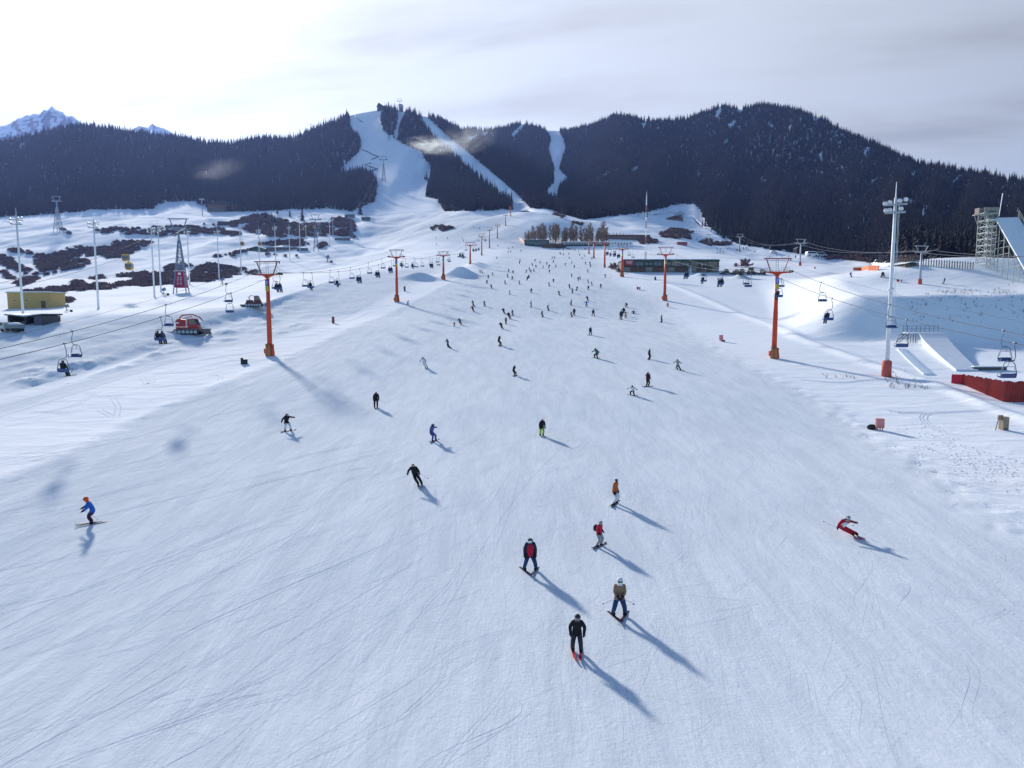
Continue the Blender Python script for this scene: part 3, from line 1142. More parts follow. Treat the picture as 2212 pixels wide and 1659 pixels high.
def orange_tower(loc, H, rz, label, group, near=True, scale=1.0, buried=0.0):
    """steel lift tower: tapered post, forked head, sheave trains, lifting frame, signs, padding"""
    t = thing('lift_tower', label, 'lift tower', loc, rz, group)
    hp = H * .845                                  # post height up to the fork
    MB().tube([(0, 0, -.4 - buried), (0, 0, hp * .55), (0, 0, hp * .62), (0, 0, hp)], [.40, .36, .31, .28], 10).build('post', M_ORANGE, t, True)
    # forked head: curved bracket and crossarm
    m = MB()
    zz = hp
    for s in (-1, 1):
        m.tube([(0, 0, zz - .1), (s * .25, 0, zz + .30), (s * .7, 0, zz + .52), (s * 1.55, 0, zz + .55)], [.26, .22, .17, .13], 6)
    m.box((0, 0, zz + .50), (1.5, .34, .30))
    m.box((0, 0, zz + .56), (3.5, .26, .16))
    m.build('crossarm', M_ORANGE, t)
    for s in (-1, 1):
        m = MB()
        m.box((s * 1.98, 0, zz + .62), (.10, 1.7, .16))
        m.box((s * 2.16, 0, zz + .62), (.06, 1.7, .12))
        m.beam((s * 1.5, 0, zz + .56), (s * 2.0, 0, zz + .62), .14)
        sh = m.build('sheave_train', M_STEEL, t)
        for k in range(4):
            w = MB()
            w.tube([(s * 2.02, -.62 + k * .41, zz + .66), (s * 2.13, -.62 + k * .41, zz + .66)], .19, 8)
            w.build('sheave_wheel', M_BLACK, sh)
    m = MB()
    top = zz + .56 + H * .135
    for s in (-1, 1):
        m.beam((s * .95, 0, zz + .6), (s * 1.65, 0, top), .13)
    m.box((0, 0, top + .05), (4.1, .16, .15))
    m.box((1.98, 0, top - .12), (.14, .14, .34))
    m.build('lifting_frame', M_DKRED, t)
    m = MB()
    for x in (-.18, .18):
        m.beam((x, 0, zz + .6), (x, 0, top), .035)
    for k in range(5):
        m.beam((-.18, 0, zz + .8 + k * .3), (.18, 0, zz + .8 + k * .3), .025)
    m.beam((-1.5, .02, top - .22), (1.5, .02, top - .22), .03)
    m.build('ladder', M_STEEL, t)
    if near:
        for s in (-1, 1):
            m = MB()
            x0, x1 = s * .75, s * 1.75
            for yy in (-.45, .45):
                m.beam((x0, yy, zz + 1.25), (x1, yy, zz + 1.25), .03)
                m.beam((x0, yy, zz + .95), (x1, yy, zz + .95), .025)
                for x in (x0, (x0 + x1) / 2, x1):
                    m.beam((x, yy, zz + .64), (x, yy, zz + 1.25), .03)
            m.box(((x0 + x1) / 2, 0, zz + .66), (abs(x1 - x0), .9, .03))
            m.build('catwalk', M_GALV, t)
        r0 = .31
        sb = MB().box((0, -r0 - .03, hp - .75), (.50, .04, .95)).build('number_sign', M_SIGNB, t)
        d = MB()
        d.box((.0, -r0 - .056, hp - .50), (.20, .012, .055)).box((.08, -r0 - .056, hp - .60), (.055, .012, .20))
        d.box((0, -r0 - .056, hp - .72), (.20, .012, .055)).box((-.08, -r0 - .056, hp - .83), (.055, .012, .20)).box((0, -r0 - .056, hp - .94), (.20, .012, .055))
        d.build('numeral', M_WHITE, sb)
        sy = MB().box((0, -r0 - .03, hp - 1.62), (.50, .04, .72)).build('warning_sign', M_SIGNY, t)
        d = MB()
        d.box((0, -r0 - .056, hp - 1.45), (.26, .012, .05)).beam((.11, -r0 - .056, hp - 1.47), (-.11, -r0 - .056, hp - 1.75), .05, .012).box((0, -r0 - .056, hp - 1.78), (.26, .012, .05))
        d.build('pictogram', M_BLACK, sy)
        # padding round the foot
        for k, (a, hgt, mm) in enumerate(((-.9, 1.9, M_PAD), (.1, 1.75, M_PAD), (1.2, 1.6, M_ORANGE), (2.6, 1.8, M_PAD))):
            p = MB()
            cx, cy = .43 * math.sin(a), -.43 * math.cos(a)
            p.tube([(cx, cy, -.1), (cx * 1.15, cy * 1.15, .25), (cx * 1.02, cy * 1.02, hgt * .6), (cx * 1.1, cy * 1.1, hgt)], [.26, .31, .25, .22], 7)
            p.build('foot_padding', mm, t, True)
        MB().box((-.62, -.15, .75), (.42, .42, .75)).build('control_box', M_ORANGE, t)
    else:
        MB().tube([(0, 0, -.2), (0, 0, 1.3)], [.55, .5], 8).build('foot_padding', M_PAD, t)
    t.scale = (scale, scale, 1)
    return t, zz + .86


def chain_towers(px, heights, fn):
    out = []
    for (u, v), h in zip(px, heights):
        p = gp(u, v)
        out.append((p, h * p[1] / FPX))
    return out


def rope_from(points, sag=.019, n=14):
    pl = []
    for a, b in zip(points[:-1], points[1:]):
        L = (b - a).length
        for k in range(n):
            t = k / n
            p = a.lerp(b, t)
            p.z -= 4 * sag * L * t * (1 - t)
            pl.append(p)
    pl.append(points[-1].copy())
    return pl


def rope_at_u(pl, u):
    best = None
    for a, b in zip(pl[:-1], pl[1:]):
        ua, _, da = project(a.x, a.y, a.z - CZ)
        ub, _, db = project(b.x, b.y, b.z - CZ)
        if da < 3 or db < 3:
            continue
        lo, hi = min(ua, ub), max(ua, ub)
        if lo <= u <= hi and hi > lo:
            f = (u - ua) / (ub - ua)
            # perspective-correct parameter
            t = f * da / (db + f * (da - db)) if abs(db + f * (da - db)) > 1e-6 else f
            return a.lerp(b, min(1, max(0, t)))
    return best


def make_chair():
    t = thing('lift_chair', 'x x x x', 'lift chair')
    m = MB()
    m.tube([(0, 0, .06), (0, 0, -.25), (-.10, 0, -.55), (-.13, 0, -.95), (-.08, 0, -1.18), (.06, 0, -1.30), (.30, 0, -1.32)], .036, 6)
    m.box((0, 0, .04), (.10, .34, .12))
    m.build('hanger', M_CHAIRF, t, True)
    m = MB()
    m.box((.28, 0, -1.33), (.34, .10, .09))
    xs = .28
    for s in (-1, 1):
        m.tube([(xs + s * .10, 0, -1.34), (xs + s * .30, 0, -1.38), (xs + s * .42, 0, -1.55), (xs + s * .58, 0, -2.15), (xs + s * .57, 0, -2.42), (xs + s * .50, 0, -2.52)], .030, 6)
        m.tube([(xs + s * .57, 0, -2.42), (xs + s * .56, -.25, -2.45), (xs + s * .56, -.42, -2.36), (xs + s * .56, -.36, -2.24), (xs + s * .57, -.02, -2.22)], .022, 5)
    m.build('frame', M_CHAIRF, t, True)
    m = MB()
    m.tube([(xs - .46, 0, -2.1), (xs - .38, 0, -1.72), (xs + .38, 0, -1.72), (xs + .46, 0, -2.1)], .018, 5)
    m.tube([(xs, 0, -1.36), (xs + .06, 0, -1.55), (xs + .12, 0, -1.72)], .018, 5)
    m.build('safety_bar', M_CHAIRF, t, True)
    m = MB()
    m.prism([(0.05, -2.50), (-.44, -2.44), (-.46, -2.50), (-.02, -2.57), (.06, -2.55)], xs - .54, xs + .54, 'x')
    m.build('seat', M_CHAIR, t)
    m = MB()
    m.prism([(.05, -2.50), (.11, -2.24), (.07, -2.22), (.01, -2.48)], xs - .56, xs + .56, 'x')
    m.build('backrest', M_CHAIR, t)
    return t


CHAIR0 = make_chair()
_chair_used = [False]


def chair_at(p, rz, label, group):
    if not _chair_used[0]:
        c = CHAIR0
        _chair_used[0] = True
    else:
        c = copy_tree(CHAIR0)
    c.location = p
    c.rotation_euler = (0, 0, rz)
    tag(c, label, 'lift chair', group)
    return c


RIDERS = []        # (position of the seat, heading, label) filled by the lifts, built with the people


def lift_line(side, px, heights, ext, ext_dz, inner, outer, near_n, names):
    """towers at photograph positions, one tower beyond the frame, two ropes, chairs"""
    tw = chain_towers(px, heights, None)
    pts = [p for p, h in tw]
    hs = [h for p, h in tw]
    d0 = (pts[0] - pts[1])
    d0 = d0 / np.linalg.norm(d0[:2])
    p0 = pts[0] + d0 * ext
    p0[2] = G(p0[0], p0[1])
    top1 = pts[0][2] + hs[0]
    h0 = max(6.0, top1 + ext_dz - p0[2])
    pts = [p0] + pts
    hs = [h0] + hs
    sheaves = {-1: [], 1: []}
    for i, (p, h) in enumerate(zip(pts, hs)):
        a = pts[max(i - 1, 0)]
        b = pts[min(i + 1, len(pts) - 1)]
        d = b - a
        rz = math.atan2(-d[0], d[1])
        if i == 0:
            lab = 'orange chairlift tower just outside the %s edge of the view' % side
        else:
            lab = 'orange chairlift tower, %s from the camera in the %s line' % (ORD[i - 1] if i > 1 else 'nearest', side)
        sc = 1.0 if h > 6 else .8
        t, zz = orange_tower(W3(p), h, rz, lab, 'orange towers of the %s chairlift' % side, i <= near_n, sc)
        for s in (-1, 1):
            off = Vector((s * 2.08 * sc, 0, zz))
            off.rotate(Matrix.Rotation(rz, 3, 'Z'))
            sheaves[s].append(W3(p) + off)
    ropes = {}
    for s in (-1, 1):
        pl = rope_from(sheaves[s])
        ropes[s] = pl
        which = ('outer' if (s < 0) == (side == 'left') else 'inner')
        tag(MB().tube(pl, [.030] * len(pl), 5).build('haul_rope', M_ROPE), '%s steel haul rope of the %s orange chairlift' % (which, side), 'cable', 'chairlift ropes')
    tops = [W3(p) + Vector((0, 0, h * .845 + .56 + h * .135)) for p, h in zip(pts, hs)]
    pl = rope_from(tops, .012)
    tag(MB().tube(pl, [.012] * len(pl), 4).build('signal_cable', M_ROPE), 'thin signal cable on the tower tops of the %s chairlift' % side, 'cable')
    si = 1 if side == 'left' else -1
    for kind, s, lst in (('inner', si, inner), ('outer', -si, outer)):
        ne = 0
        for n, (u, riders) in enumerate(lst):
            p = rope_at_u(ropes[s], u)
            if p is None:
                print('no rope for', side, kind, u)
                continue
            # heading: inner rope runs uphill, outer comes down
            q2 = rope_at_u(ropes[s], u + 2) or p
            d = Vector((pts[3][0] - pts[1][0], pts[3][1] - pts[1][1], 0))
            rz = math.atan2(-d.x, d.y)
            if kind == 'inner':
                rz += math.pi
            state = 'empty' if riders == 0 else ('carrying one rider' if riders == 1 else 'carrying two riders')
            lab = 'blue chair %s, %s from the camera on the %s rope of %s lift' % (state, ORD[n] if n else 'nearest', kind, side)
            c = chair_at(p, rz, lab, 'chairs on the %s chairlift' % side)
            for k in range(riders):
                off = .28 + (0 if riders == 1 else (-.27 if k == 0 else .27))
                if riders == 1:
                    off += .12
                v = Vector((off, -.14, -2.45))
                v.rotate(Matrix.Rotation(rz, 3, 'Z'))
                who = 'rider' if riders == 1 else ('rider on the right' if k == 0 else 'rider on the left')
                RIDERS.append((p + v, rz, '%s of the %s occupied chair on the %s lift' % (who, '@', side), side, n, riders))
    return pts, hs, ropes


def us(r, lst):
    return [(q(r, zx, 0)[0], n) for zx, n in lst]


left_px = [q('M', 712, 1135), q('M', 1955, 607), q('S', 227, 602), q('S', 526, 428), q('S', 655, 332), q('S', 742, 250), q('S', 830, 142), q('C', 1912, 1382), q('C', 1962, 1290)]
left_h = [hpx('M', 890), hpx('M', 485), hpx('S', 290), hpx('S', 225), hpx('S', 228), hpx('S', 220), hpx('S', 150), hpx('C', 110), hpx('C', 100)]
left_inner = us('L', [(725, 1), (1800, 2)]) + us('M', [(330, 0), (800, 2), (1120, 1), (1380, 1), (1590, 2), (1772, 2), (1898, 2), (2010, 1), (2118, 1)]) + us('S', [(100, 2), (180, 0), (300, 0), (455, 0), (570, 1), (600, 1), (628, 1), (700, 1)])
left_outer = us('L', [(810, 0), (1858, 0)]) + us('M', [(282, 0), (745, 0), (1040, 0), (1300, 0), (1500, 0), (1675, 0), (1808, 0), (1925, 0), (2040, 0), (2135, 0), (2195, 0)]) + us('S', [(75, 0), (150, 0), (275, 0), (475, 0), (585, 0), (612, 0), (660, 0)])
LP, LH, LR = lift_line('left', left_px, left_h, 62.0, -12.2, left_inner, left_outer, 3, None)

right_px = [q('R', 1638, 1160), q('R', 568, 595), q('D', 1278, 1205), q('D', 1083, 1100), q('D', 962, 998), q('D', 908, 948)]
right_h = [hpx('R', 945), hpx('R', 500), hpx('D', 340), hpx('D', 290), hpx('D', 190), hpx('D', 150)]
right_inner = us('Q', [(2120, 0), (1060, 0), (330, 1)]) + us('R', [(1712, 1), (1410, 0), (1138, 2), (968, 1), (798, 2)]) + us('D', [(1250, 2), (1205, 2), (1162, 1), (1122, 2)])
right_outer = us('Q', [(2010, 0), (895, 0)]) + us('R', [(2100, 0), (1690, 0), (1355, 0), (1102, 0), (940, 0), (690, 0)]) + us('D', [(1395, 0), (1350, 0), (1188, 0), (1128, 0)])
RP, RH, RR = lift_line('right', right_px, right_h, 58.0, -10.0, right_inner, right_outer, 3, None)


# ------------------------------------------------------------------ floodlight poles
def flood_mast(loc, H, rz, label, group, near=False):
    t = thing('floodlight_pole', label, 'floodlight', loc, rz, group)
    r = H * (.0115 if not near else .0115)
    MB().tube([(0, 0, -.5), (0, 0, H * .5), (0, 0, H * .92)], [r, r * .8, r * .6], 10).build('pole', M_WHITEP, t, True)
    if near:
        MB().tube([(0, 0, H * .445), (0, 0, H * .455), (0, 0, H * .462)], [r * .85, r * 1.5, r * .85], 12).build('flange', M_WHITEP, t)
        m = MB()
        for x in (.42, .56):
            m.beam((x, 0, H * .30), (x * .85, 0, H * .9), .035)
        for k in range(26):
            z = H * (.31 + .0225 * k)
            m.beam((.42 * (1 - .006 * k), 0, z), (.56 * (1 - .006 * k), 0, z), .025)
        m.build('ladder', M_WHITEP, t)
        MB().tube([(0, 0, -.2), (0, 0, 2.0), (0, 0, 2.15)], [.62, .60, .45], 14).build('foot_padding', mat('red_padding', (0.47, 0.10, 0.08), .7, var=.25), t, True)
    MB().tube([(0, 0, H * .9), (0, 0, H)], [r * .35, r * .12], 5).build('lightning_rod', M_WHITEP, t)
    w = H * .047
    m = MB()
    m.box((0, -.25, H * .845), (w * 2, .3, .22 * H / 25))
    m.box((0, -.25, H * .885), (w * 2.3, .3, .2 * H / 25))
    m.build('crossbar', M_GALV, t)
    for k, (x, z) in enumerate(((-.95, .90), (-.5, .905), (.45, .91), (1.0, .915), (-.85, .865), (-.45, .866), (.6, .87))):
        if not near and k in (1, 5):
            continue
        s = H / 25 * (.64 if near else .62)
        lm = MB()
        lm.tube([(x * w, -.1, H * z), (x * w - .1 * s, -.55 * s, H * z - .25 * s), (x * w - .12 * s, -.75 * s, H * z - .36 * s)], [.18 * s, .42 * s, .48 * s], 8)
        lm.build('lamp', M_WHITEP, t, True)
    return t


poles = [('A', 258, 1625, 460), ('A', 1103, 1560, 515), ('A', 1730, 1425, 600), ('A', 1803, 1370, 595), ('B', 228, 1295, 650), ('B', 558, 1240, 650), ('B', 808, 1180, 620),
         ('B', 1015, 1160, 645), ('B', 1195, 1090, 615), ('B', 1350, 1020, 620), ('B', 1465, 915, 495), ('B', 1535, 905, 610), ('B', 1668, 765, 600), ('B', 1690, 745, 600), ('B', 1800, 865, 540), ('B', 1835, 795, 540)]
for i, (r_, zx, zb, zt) in enumerate(poles):
    p = gp(*q(r_, zx, zb))
    H = hpx(r_, zb - zt) * p[1] / FPX
    flood_mast(W3(p), H, R(20), ('tall white floodlight pole behind the yellow building, leftmost of the row' if i == 0 else 'slender white floodlight pole on the left meadow, %s from the left' % ORD[i]), 'floodlight poles on the left meadow')
p = gp(*q('Q', 862, 1062))
flood_mast(W3(p), 412 * p[1] / FPX, R(-25), 'big floodlight mast with red padded foot standing before the right forest', None, True)


# ------------------------------------------------------------------ gondola line
def lattice_tower(loc, H, w, label, group, banner=False, m0=None, rz=0.0, arm=True):
    t = thing('lattice_tower', label, 'lift tower', loc, rz, group)
    mm = m0 or M_BLUESTEEL
    hn = H * .70
    wt = w * .16
    cs = [(-1, -1), (1, -1), (1, 1), (-1, 1)]
    th = max(.10, H * .011)

    def corner(c, z):
        k = w / 2 + (wt - w) / 2 * (z / hn)
        return (c[0] * k, c[1] * k, z)
    for c in cs:
        MB().beam(corner(c, -.5), corner(c, hn), th).build('leg', mm, t)
    m = MB()
    zs = [H * f for f in (.12, .26, .38, .48, .57, .64, .70)]
    for i, z in enumerate(zs):
        for k in range(4):
            a, b = cs[k], cs[(k + 1) % 4]
            m.beam(corner(a, z), corner(b, z), th * .6)
            if i + 1 < len(zs):
                m.beam(corner(a, z), corner(b, zs[i + 1]), th * .45)
                m.beam(corner(b, z), corner(a, zs[i + 1]), th * .45)
    m.build('bracing', mm, t)
    if arm:
        MB().tube([(0, 0, hn - .3), (0, 0, H * .86)], [wt * .55, wt * .4], 8).build('neck', mm, t)
        aw = H * .135
        m = MB()
        m.box((0, 0, H * .865), (aw * 2, H * .02, H * .022))
        for s in (-1, 1):
            m.beam((s * aw * .5, 0, H * .87), (s * aw * .78, 0, H * .985), H * .012)
        m.box((0, 0, H * .99), (aw * 1.9, H * .012, H * .012))
        m.build('crossarm', mm, t)
        for s in (-1, 1):
            MB().box((s * aw, 0, H * .875), (H * .03, H * .11, H * .022)).build('sheave_train', M_STEEL, t)
    if banner:
        red = mat('faded_red_banner', (0.30, 0.025, 0.07), .7, var=.12)
        for k in range(4):
            a, b = cs[k], cs[(k + 1) % 4]
            z0, z1 = H * .075, H * .29
            pts = [corner(a, z0), corner(b, z0), corner(b, z1), corner(a, z1)]
            n = Vector((a[0] + b[0], a[1] + b[1], 0)).normalized() * .12
            bm_ = MB()
            bm_._add([Vector(p) + n for p in pts] + [Vector(p) + n * .5 for p in pts], [(0, 1, 2, 3), (7, 6, 5, 4), (0, 4, 5, 1), (2, 6, 7, 3), (1, 5, 6, 2), (3, 7, 4, 0)])
            pan = bm_.build('banner', red, t)
            if k in (0, 1):
                g = MB()
                A, B, C, D = [Vector(p) + n * 1.25 for p in pts]

                def at(fu, fv):
                    return A.lerp(B, fu).lerp(D.lerp(C, fu), fv)
                rd = random.Random(5)
                for cx in (.34, .62):
                    for row in range(4):
                        v0 = .62 - row * .13
                        du, dv = .065, .045
                        for st in range(3):
                            vv = v0 + dv * (st - 1)
                            g.beam(at(cx - du, vv), at(cx + du, vv), .09, .02)
                        g.beam(at(cx - du * (1 if row % 2 else 0), v0 - dv), at(cx - du * (1 if row % 2 else 0), v0 + dv), .09, .02)
                        if row != 2:
                            g.beam(at(cx + du, v0 - dv), at(cx + du, v0 + dv), .09, .02)
                g.build('lettering', M_WHITE, pan)
                e = MB()
                e._add([at(.36, .78), at(.64, .78), at(.64, .92), at(.36, .92)], [(0, 1, 2, 3)])
                e.build('emblem', M_WHITE, pan)
        sn = MB().box((0, 0, H * .298), (w * .80, w * .80, .12)).build('snow_cap', M_PILE, t)
    return t


def sp_(u, v):
    if v > np.interp(u, hu, hvb):
        return gp(u, v)
    return np.array([float(c) for c in hill_pt(u, v)[:3]])


gond = []
p = gp(*q('A', 2032, 1388))
H = hpx('A', 820) * p[1] / FPX
lattice_tower(W3(p), H, H * .16, 'lattice gondola tower with red lettered banners wrapped round its legs', 'gondola towers', True, rz=R(12))
gond.append(W3(p) + Vector((0, 0, H * .89)))
ban = p
for (r_, zx, zb, zt, lab) in (('B', 1645, 920, 520, 'slim grey lattice gondola tower beside the low meadow building'), ('B', 2042, 800, 510, 'lattice gondola tower in front of the lodge')):
    p = gp(*q(r_, zx, zb))
    H = hpx(r_, zb - zt) * p[1] / FPX
    lattice_tower(W3(p), H, H * .13, lab, 'gondola towers', rz=R(10))
    gond.append(W3(p) + Vector((0, 0, H * .89)))
for (zx, zb, zt, lab) in ((720, 955, 715, 'lattice gondola tower standing in the middle of the main run'), (800, 480, 370, 'white gondola tower beside the trees near the summit'), (876, 315, 150, 'gondola tower on the summit beside the top station')):
    u, v = q('C', zx, zb)
    x, y, z, t_ = hill_pt(u, v)
    p = np.array([float(x), float(y), float(z)])
    H = hpx('C', zb - zt) * p[1] / FPX
    lattice_tower(W3(p), H, H * .15, lab, 'gondola towers', m0=M_BLUESTEEL if zx == 720 else M_GALV)
    gond.append(W3(p) + Vector((0, 0, H * .89)))
p = sp_(*q('A', 655, 715))
H = hpx('A', 400) * p[1] / FPX
lattice_tower(W3(p), H, H * .18, 'white lattice tower at the forest foot, far left', None, m0=M_GALV)
p = sp_(*q('B', 370, 515))
H = hpx('B', 180) * p[1] / FPX
t = thing('lift_mast', 'single white lift mast on the knoll left of the timber chalet', 'lift tower', W3(p))
MB().tube([(0, 0, -.5), (0, 0, H * .92)], [H * .03, H * .02], 8).build('post', M_GALV, t)
MB().box((0, 0, H * .93), (H * .32, H * .05, H * .04)).box((0, 0, H * .99), (H * .30, H * .03, H * .03)).beam((-H * .1, 0, H * .93), (-H * .13, 0, H), H * .02).beam((H * .1, 0, H * .93), (H * .13, 0, H), H * .02).build('crossarm', M_GALV, t)
# rope beyond the left edge of the frame
g_off = gond[0] + (gond[0] - gond[1]).normalized() * 150
gu_ = float(project(g_off.x, g_off.y, 0.0)[0])
g_off.z = ray(gu_, 482 + (390 - gu_) * .27)[1] * g_off.y + CZ
gpts = [g_off] + gond
GR = {}
for s in (-1, 1):
    pp = []
    for i, g in enumerate(gpts):
        d = (gpts[min(i + 1, len(gpts) - 1)] - gpts[max(0, i - 1)])
        d.z = 0
        d.normalize()
        pp.append(g + Vector((d.y, -d.x, 0)) * (s * 3.3))
    GR[s] = rope_from(pp, .026)
    tag(MB().tube(GR[s], [.045] * len(GR[s]), 5).build('gondola_rope', M_ROPE), '%s rope of the gondola running over the left meadow' % ('left' if s < 0 else 'right'), 'cable', 'gondola ropes')


def make_cabin(p, rz, label, drop, sc=1.0):
    t = thing('gondola_cabin', label, 'gondola cabin', p, rz, 'yellow gondola cabins')
    t.scale = (sc, sc, sc)
    MB().tube([(0, 0, .1), (0, 0, -.5), (0, -.5, -1.1), (0, -.5, -1.7), (0, 0, -2.1)], .07, 6).box((0, 0, -2.15), (.9, .5, .16)).build('hanger', M_STEEL, t)
    zb = -4.35
    MB().prism([(-.72, zb), (.72, zb), (.92, zb + .45), (.95, zb + .62), (-.95, zb + .62), (-.92, zb + .45)], -.95, .95).build('lower_shell', M_YCAB, t)
    MB().prism([(-.95, zb + .625), (.95, zb + .625), (.92, zb + 1.75), (-.92, zb + 1.75)], -.93, .93).build('window_band', M_GLASS, t)
    MB().prism([(-.93, zb + 1.755), (.93, zb + 1.755), (.70, zb + 2.1), (-.70, zb + 2.1)], -.95, .95).build('roof', M_YCAB, t)
    for sx in (-1, 1):
        for sy in (-1, 1):
            MB().beam((sx * .95, sy * .95, zb + .6), (sx * .93, sy * .95, zb + 1.78), .09).build('corner_post', M_YCAB, t)
    MB().box((0, -.99, zb + .75), (1.5, .06, .05)).box((0, -1.0, zb + .28), (1.2, .08, .3)).build('ski_rack', M_STEEL, t)
    return t


for i, (r_, zx, s, lab) in enumerate((('A', 1402, -1, 'yellow gondola cabin in front of the brown shrub slope, the nearer of the pair'), ('A', 1440, 1, 'yellow gondola cabin behind its twin above the shrub slope'),
                                      ('B', 815, -1, 'dark-windowed gondola cabin against the pole right of the banner tower'), ('B', 1012, 1, 'small gondola cabin by the fourth pole past the banner tower'),
                                      ('B', 1497, -1, 'distant gondola cabin in front of the dark spruces'), ('B', 1618, 1, 'distant gondola cabin close to the slim lattice tower'))):
    p = rope_at_u(GR[s], q(r_, zx, 0)[0])
    if p is not None:
        make_cabin(p, R(15), lab, 0, 1.0)

# grey chairlift on the right
def grey_tower(loc, H, rz, label, red=True):
    t = thing('grey_lift_tower', label, 'lift tower', loc, rz, 'grey towers of the far right chairlift')
    MB().tube([(0, 0, -.4), (0, 0, H * .83)], [H * .03, H * .024], 10).build('post', M_GALV, t, True)
    MB().box((0, 0, H * .835), (H * .42, H * .03, H * .035)).build('crossarm', M_GALV, t)
    m = MB()
    for s in (-1, 1):
        m.beam((s * H * .11, 0, H * .85), (s * H * .19, 0, H * .985), H * .012)
    m.box((0, 0, H * .99), (H * .44, H * .015, H * .018))
    m.build('lifting_frame', M_GALV, t)
    for s in (-1, 1):
        MB().box((s * H * .225, 0, H * .85), (H * .02, H * .16, H * .03)).build('sheave_train', M_STEEL, t)
    MB().tube([(0, 0, -.2), (0, 0, H * .13)], [H * .05, H * .048], 8).build('foot_padding', mat('red_padding', (0.47, 0.10, 0.08), .7, var=.25), t)
    return t


gl = []
for i, (r_, zx, zb, zt) in enumerate((('F', 1045, 1285, 865), ('E', 1605, 1258, 920), ('E', 815, 1075, 853), ('E', 415, 990, 828), ('E', 258, 920, 822))):
    p = gp(*q(r_, zx, zb))
    H = hpx(r_, zb - zt) * p[1] / FPX
    grey_tower(W3(p), H, R(14), 'grey chairlift tower, %s from the right below the dark forest' % ORD[i])
    gl.append(W3(p) + Vector((0, 0, H * .87)))
g_off = gl[0] + (gl[0] - gl[1]).normalized() * 75
g_off.z = gl[0].z - 7
glp = [g_off] + gl
for s in (-1, 1):
    pp = []
    for i, g in enumerate(glp):
        d = (glp[min(i + 1, len(glp) - 1)] - glp[max(0, i - 1)])
        d.z = 0
        d.normalize()
        pp.append(g + Vector((d.y, -d.x, 0)) * (s * 2.4))
    pl = rope_from(pp, .012)
    tag(MB().tube(pl, [.04] * len(pl), 4).build('haul_rope', M_ROPE), '%s rope of the grey chairlift below the right forest' % ('lower' if s > 0 else 'upper'), 'cable')
    for (zx, lab) in (((965, 'dark empty chair of grey lift right of its third tower'), (395, 'small chair of the grey lift beside its fourth tower')) if s > 0 else ((1160, 'pale chair of the grey lift against dark trees'), (300, 'small chair of grey lift between its last two towers'))):
        pt = rope_at_u(pl, q('E', zx, 0)[0])
        if pt is not None:
            chair_at(pt, R(52), lab, 'chairs on the grey chairlift')

# ------------------------------------------------------------------ people
def ik(a, b, l1, l2, pole):
    a, b, pole = Vector(a), Vector(b), Vector(pole)
    d = b - a
    L = d.length
    if L > (l1 + l2) * .995:
        return a + d * (l1 / (l1 + l2))
    x = (l1 * l1 - l2 * l2 + L * L) / (2 * L)
    h = math.sqrt(max(0, l1 * l1 - x * x))
    dn = d / L
    p = pole - dn * pole.dot(dn)
    p = p.normalized() if p.length > 1e-5 else dn.orthogonal().normalized()
    return a + dn * x + p * h


ARMS = dict(side=((.07, -.07, -.53), (-.09, -.05, -.53)), ready=((.22, -.30, -.36), (-.22, -.30, -.36)), out=((.50, -.05, -.26), (-.50, -.05, -.26)),
            front=((-.10, -.24, -.40), (.10, -.24, -.40)), pocket=((.10, -.08, -.46), (-.10, -.08, -.46)), back=((.18, .18, -.48), (-.18, .18, -.48)),
            phone=((.14, 0, -.52), (.02, -.26, .02)), balance=((.46, .10, -.12), (-.36, -.18, -.36)), lap=((-.02, -.30, -.42), (.02, -.30, -.42)))


class Pose:
    """figure facing -Y, feet on z = 0; lean = offset of the pelvis and of the chest over it"""

    def __init__(self, feet=((.13, 0), (-.13, 0)), pel=(0, .02, .93), chest=(0, -.05), arms='side', toes=(0, 0), head=(0, -.04), knees=None, sit=False, wide=1.27):
        self.feet = feet
        self.toes = toes
        J = {}
        hip = Vector(pel)
        J['pelvis'] = hip
        cl = .46
        cx, cy = chest
        cz = math.sqrt(max(.02, cl * cl - cx * cx - cy * cy))
        J['waist'] = hip + Vector((cx * .45, cy * .4, cz * .45))
        J['chest'] = hip + Vector((cx, cy, cz))
        up = Vector((cx, cy, cz)).normalized()
        J['neck'] = J['chest'] + up * .16
        J['head'] = J['neck'] + up * .09 + Vector((head[0], head[1], .05))
        J['crown'] = J['head'] + Vector((head[0] * .4, head[1] * .2, .10))
        wl, wr = ARMS[arms]
        for s, nm, w in ((1, 'L', wl), (-1, 'R', wr)):
            sh = J['chest'] + up * .08 + Vector((s * .19, 0, 0))
            J['sh' + nm] = sh
            wr_ = sh + Vector(w)
            J['el' + nm] = ik(sh, wr_, .29, .27, (s * .6, .8, -.2))
            J['wr' + nm] = wr_
            d = (wr_ - J['el' + nm]).normalized()
            J['ha' + nm] = wr_ + d * .10
            f = self.feet[0 if s > 0 else 1]
            hp = hip + Vector((s * .10, 0, -.04))
            J['hp' + nm] = hp
            an = Vector((f[0], f[1] + .03, f[2] + .11 if len(f) > 2 else .12))
            J['an' + nm] = an
            kd = (s * .15, -1, .1) if knees is None else knees
            J['kn' + nm] = ik(hp, an, .43, .42, kd)
            ty = self.toes[0 if s > 0 else 1]
            J['to' + nm] = an + Vector((math.sin(ty) * .17, -math.cos(ty) * .17, -.05))
        self.J = J
        self.wide = wide


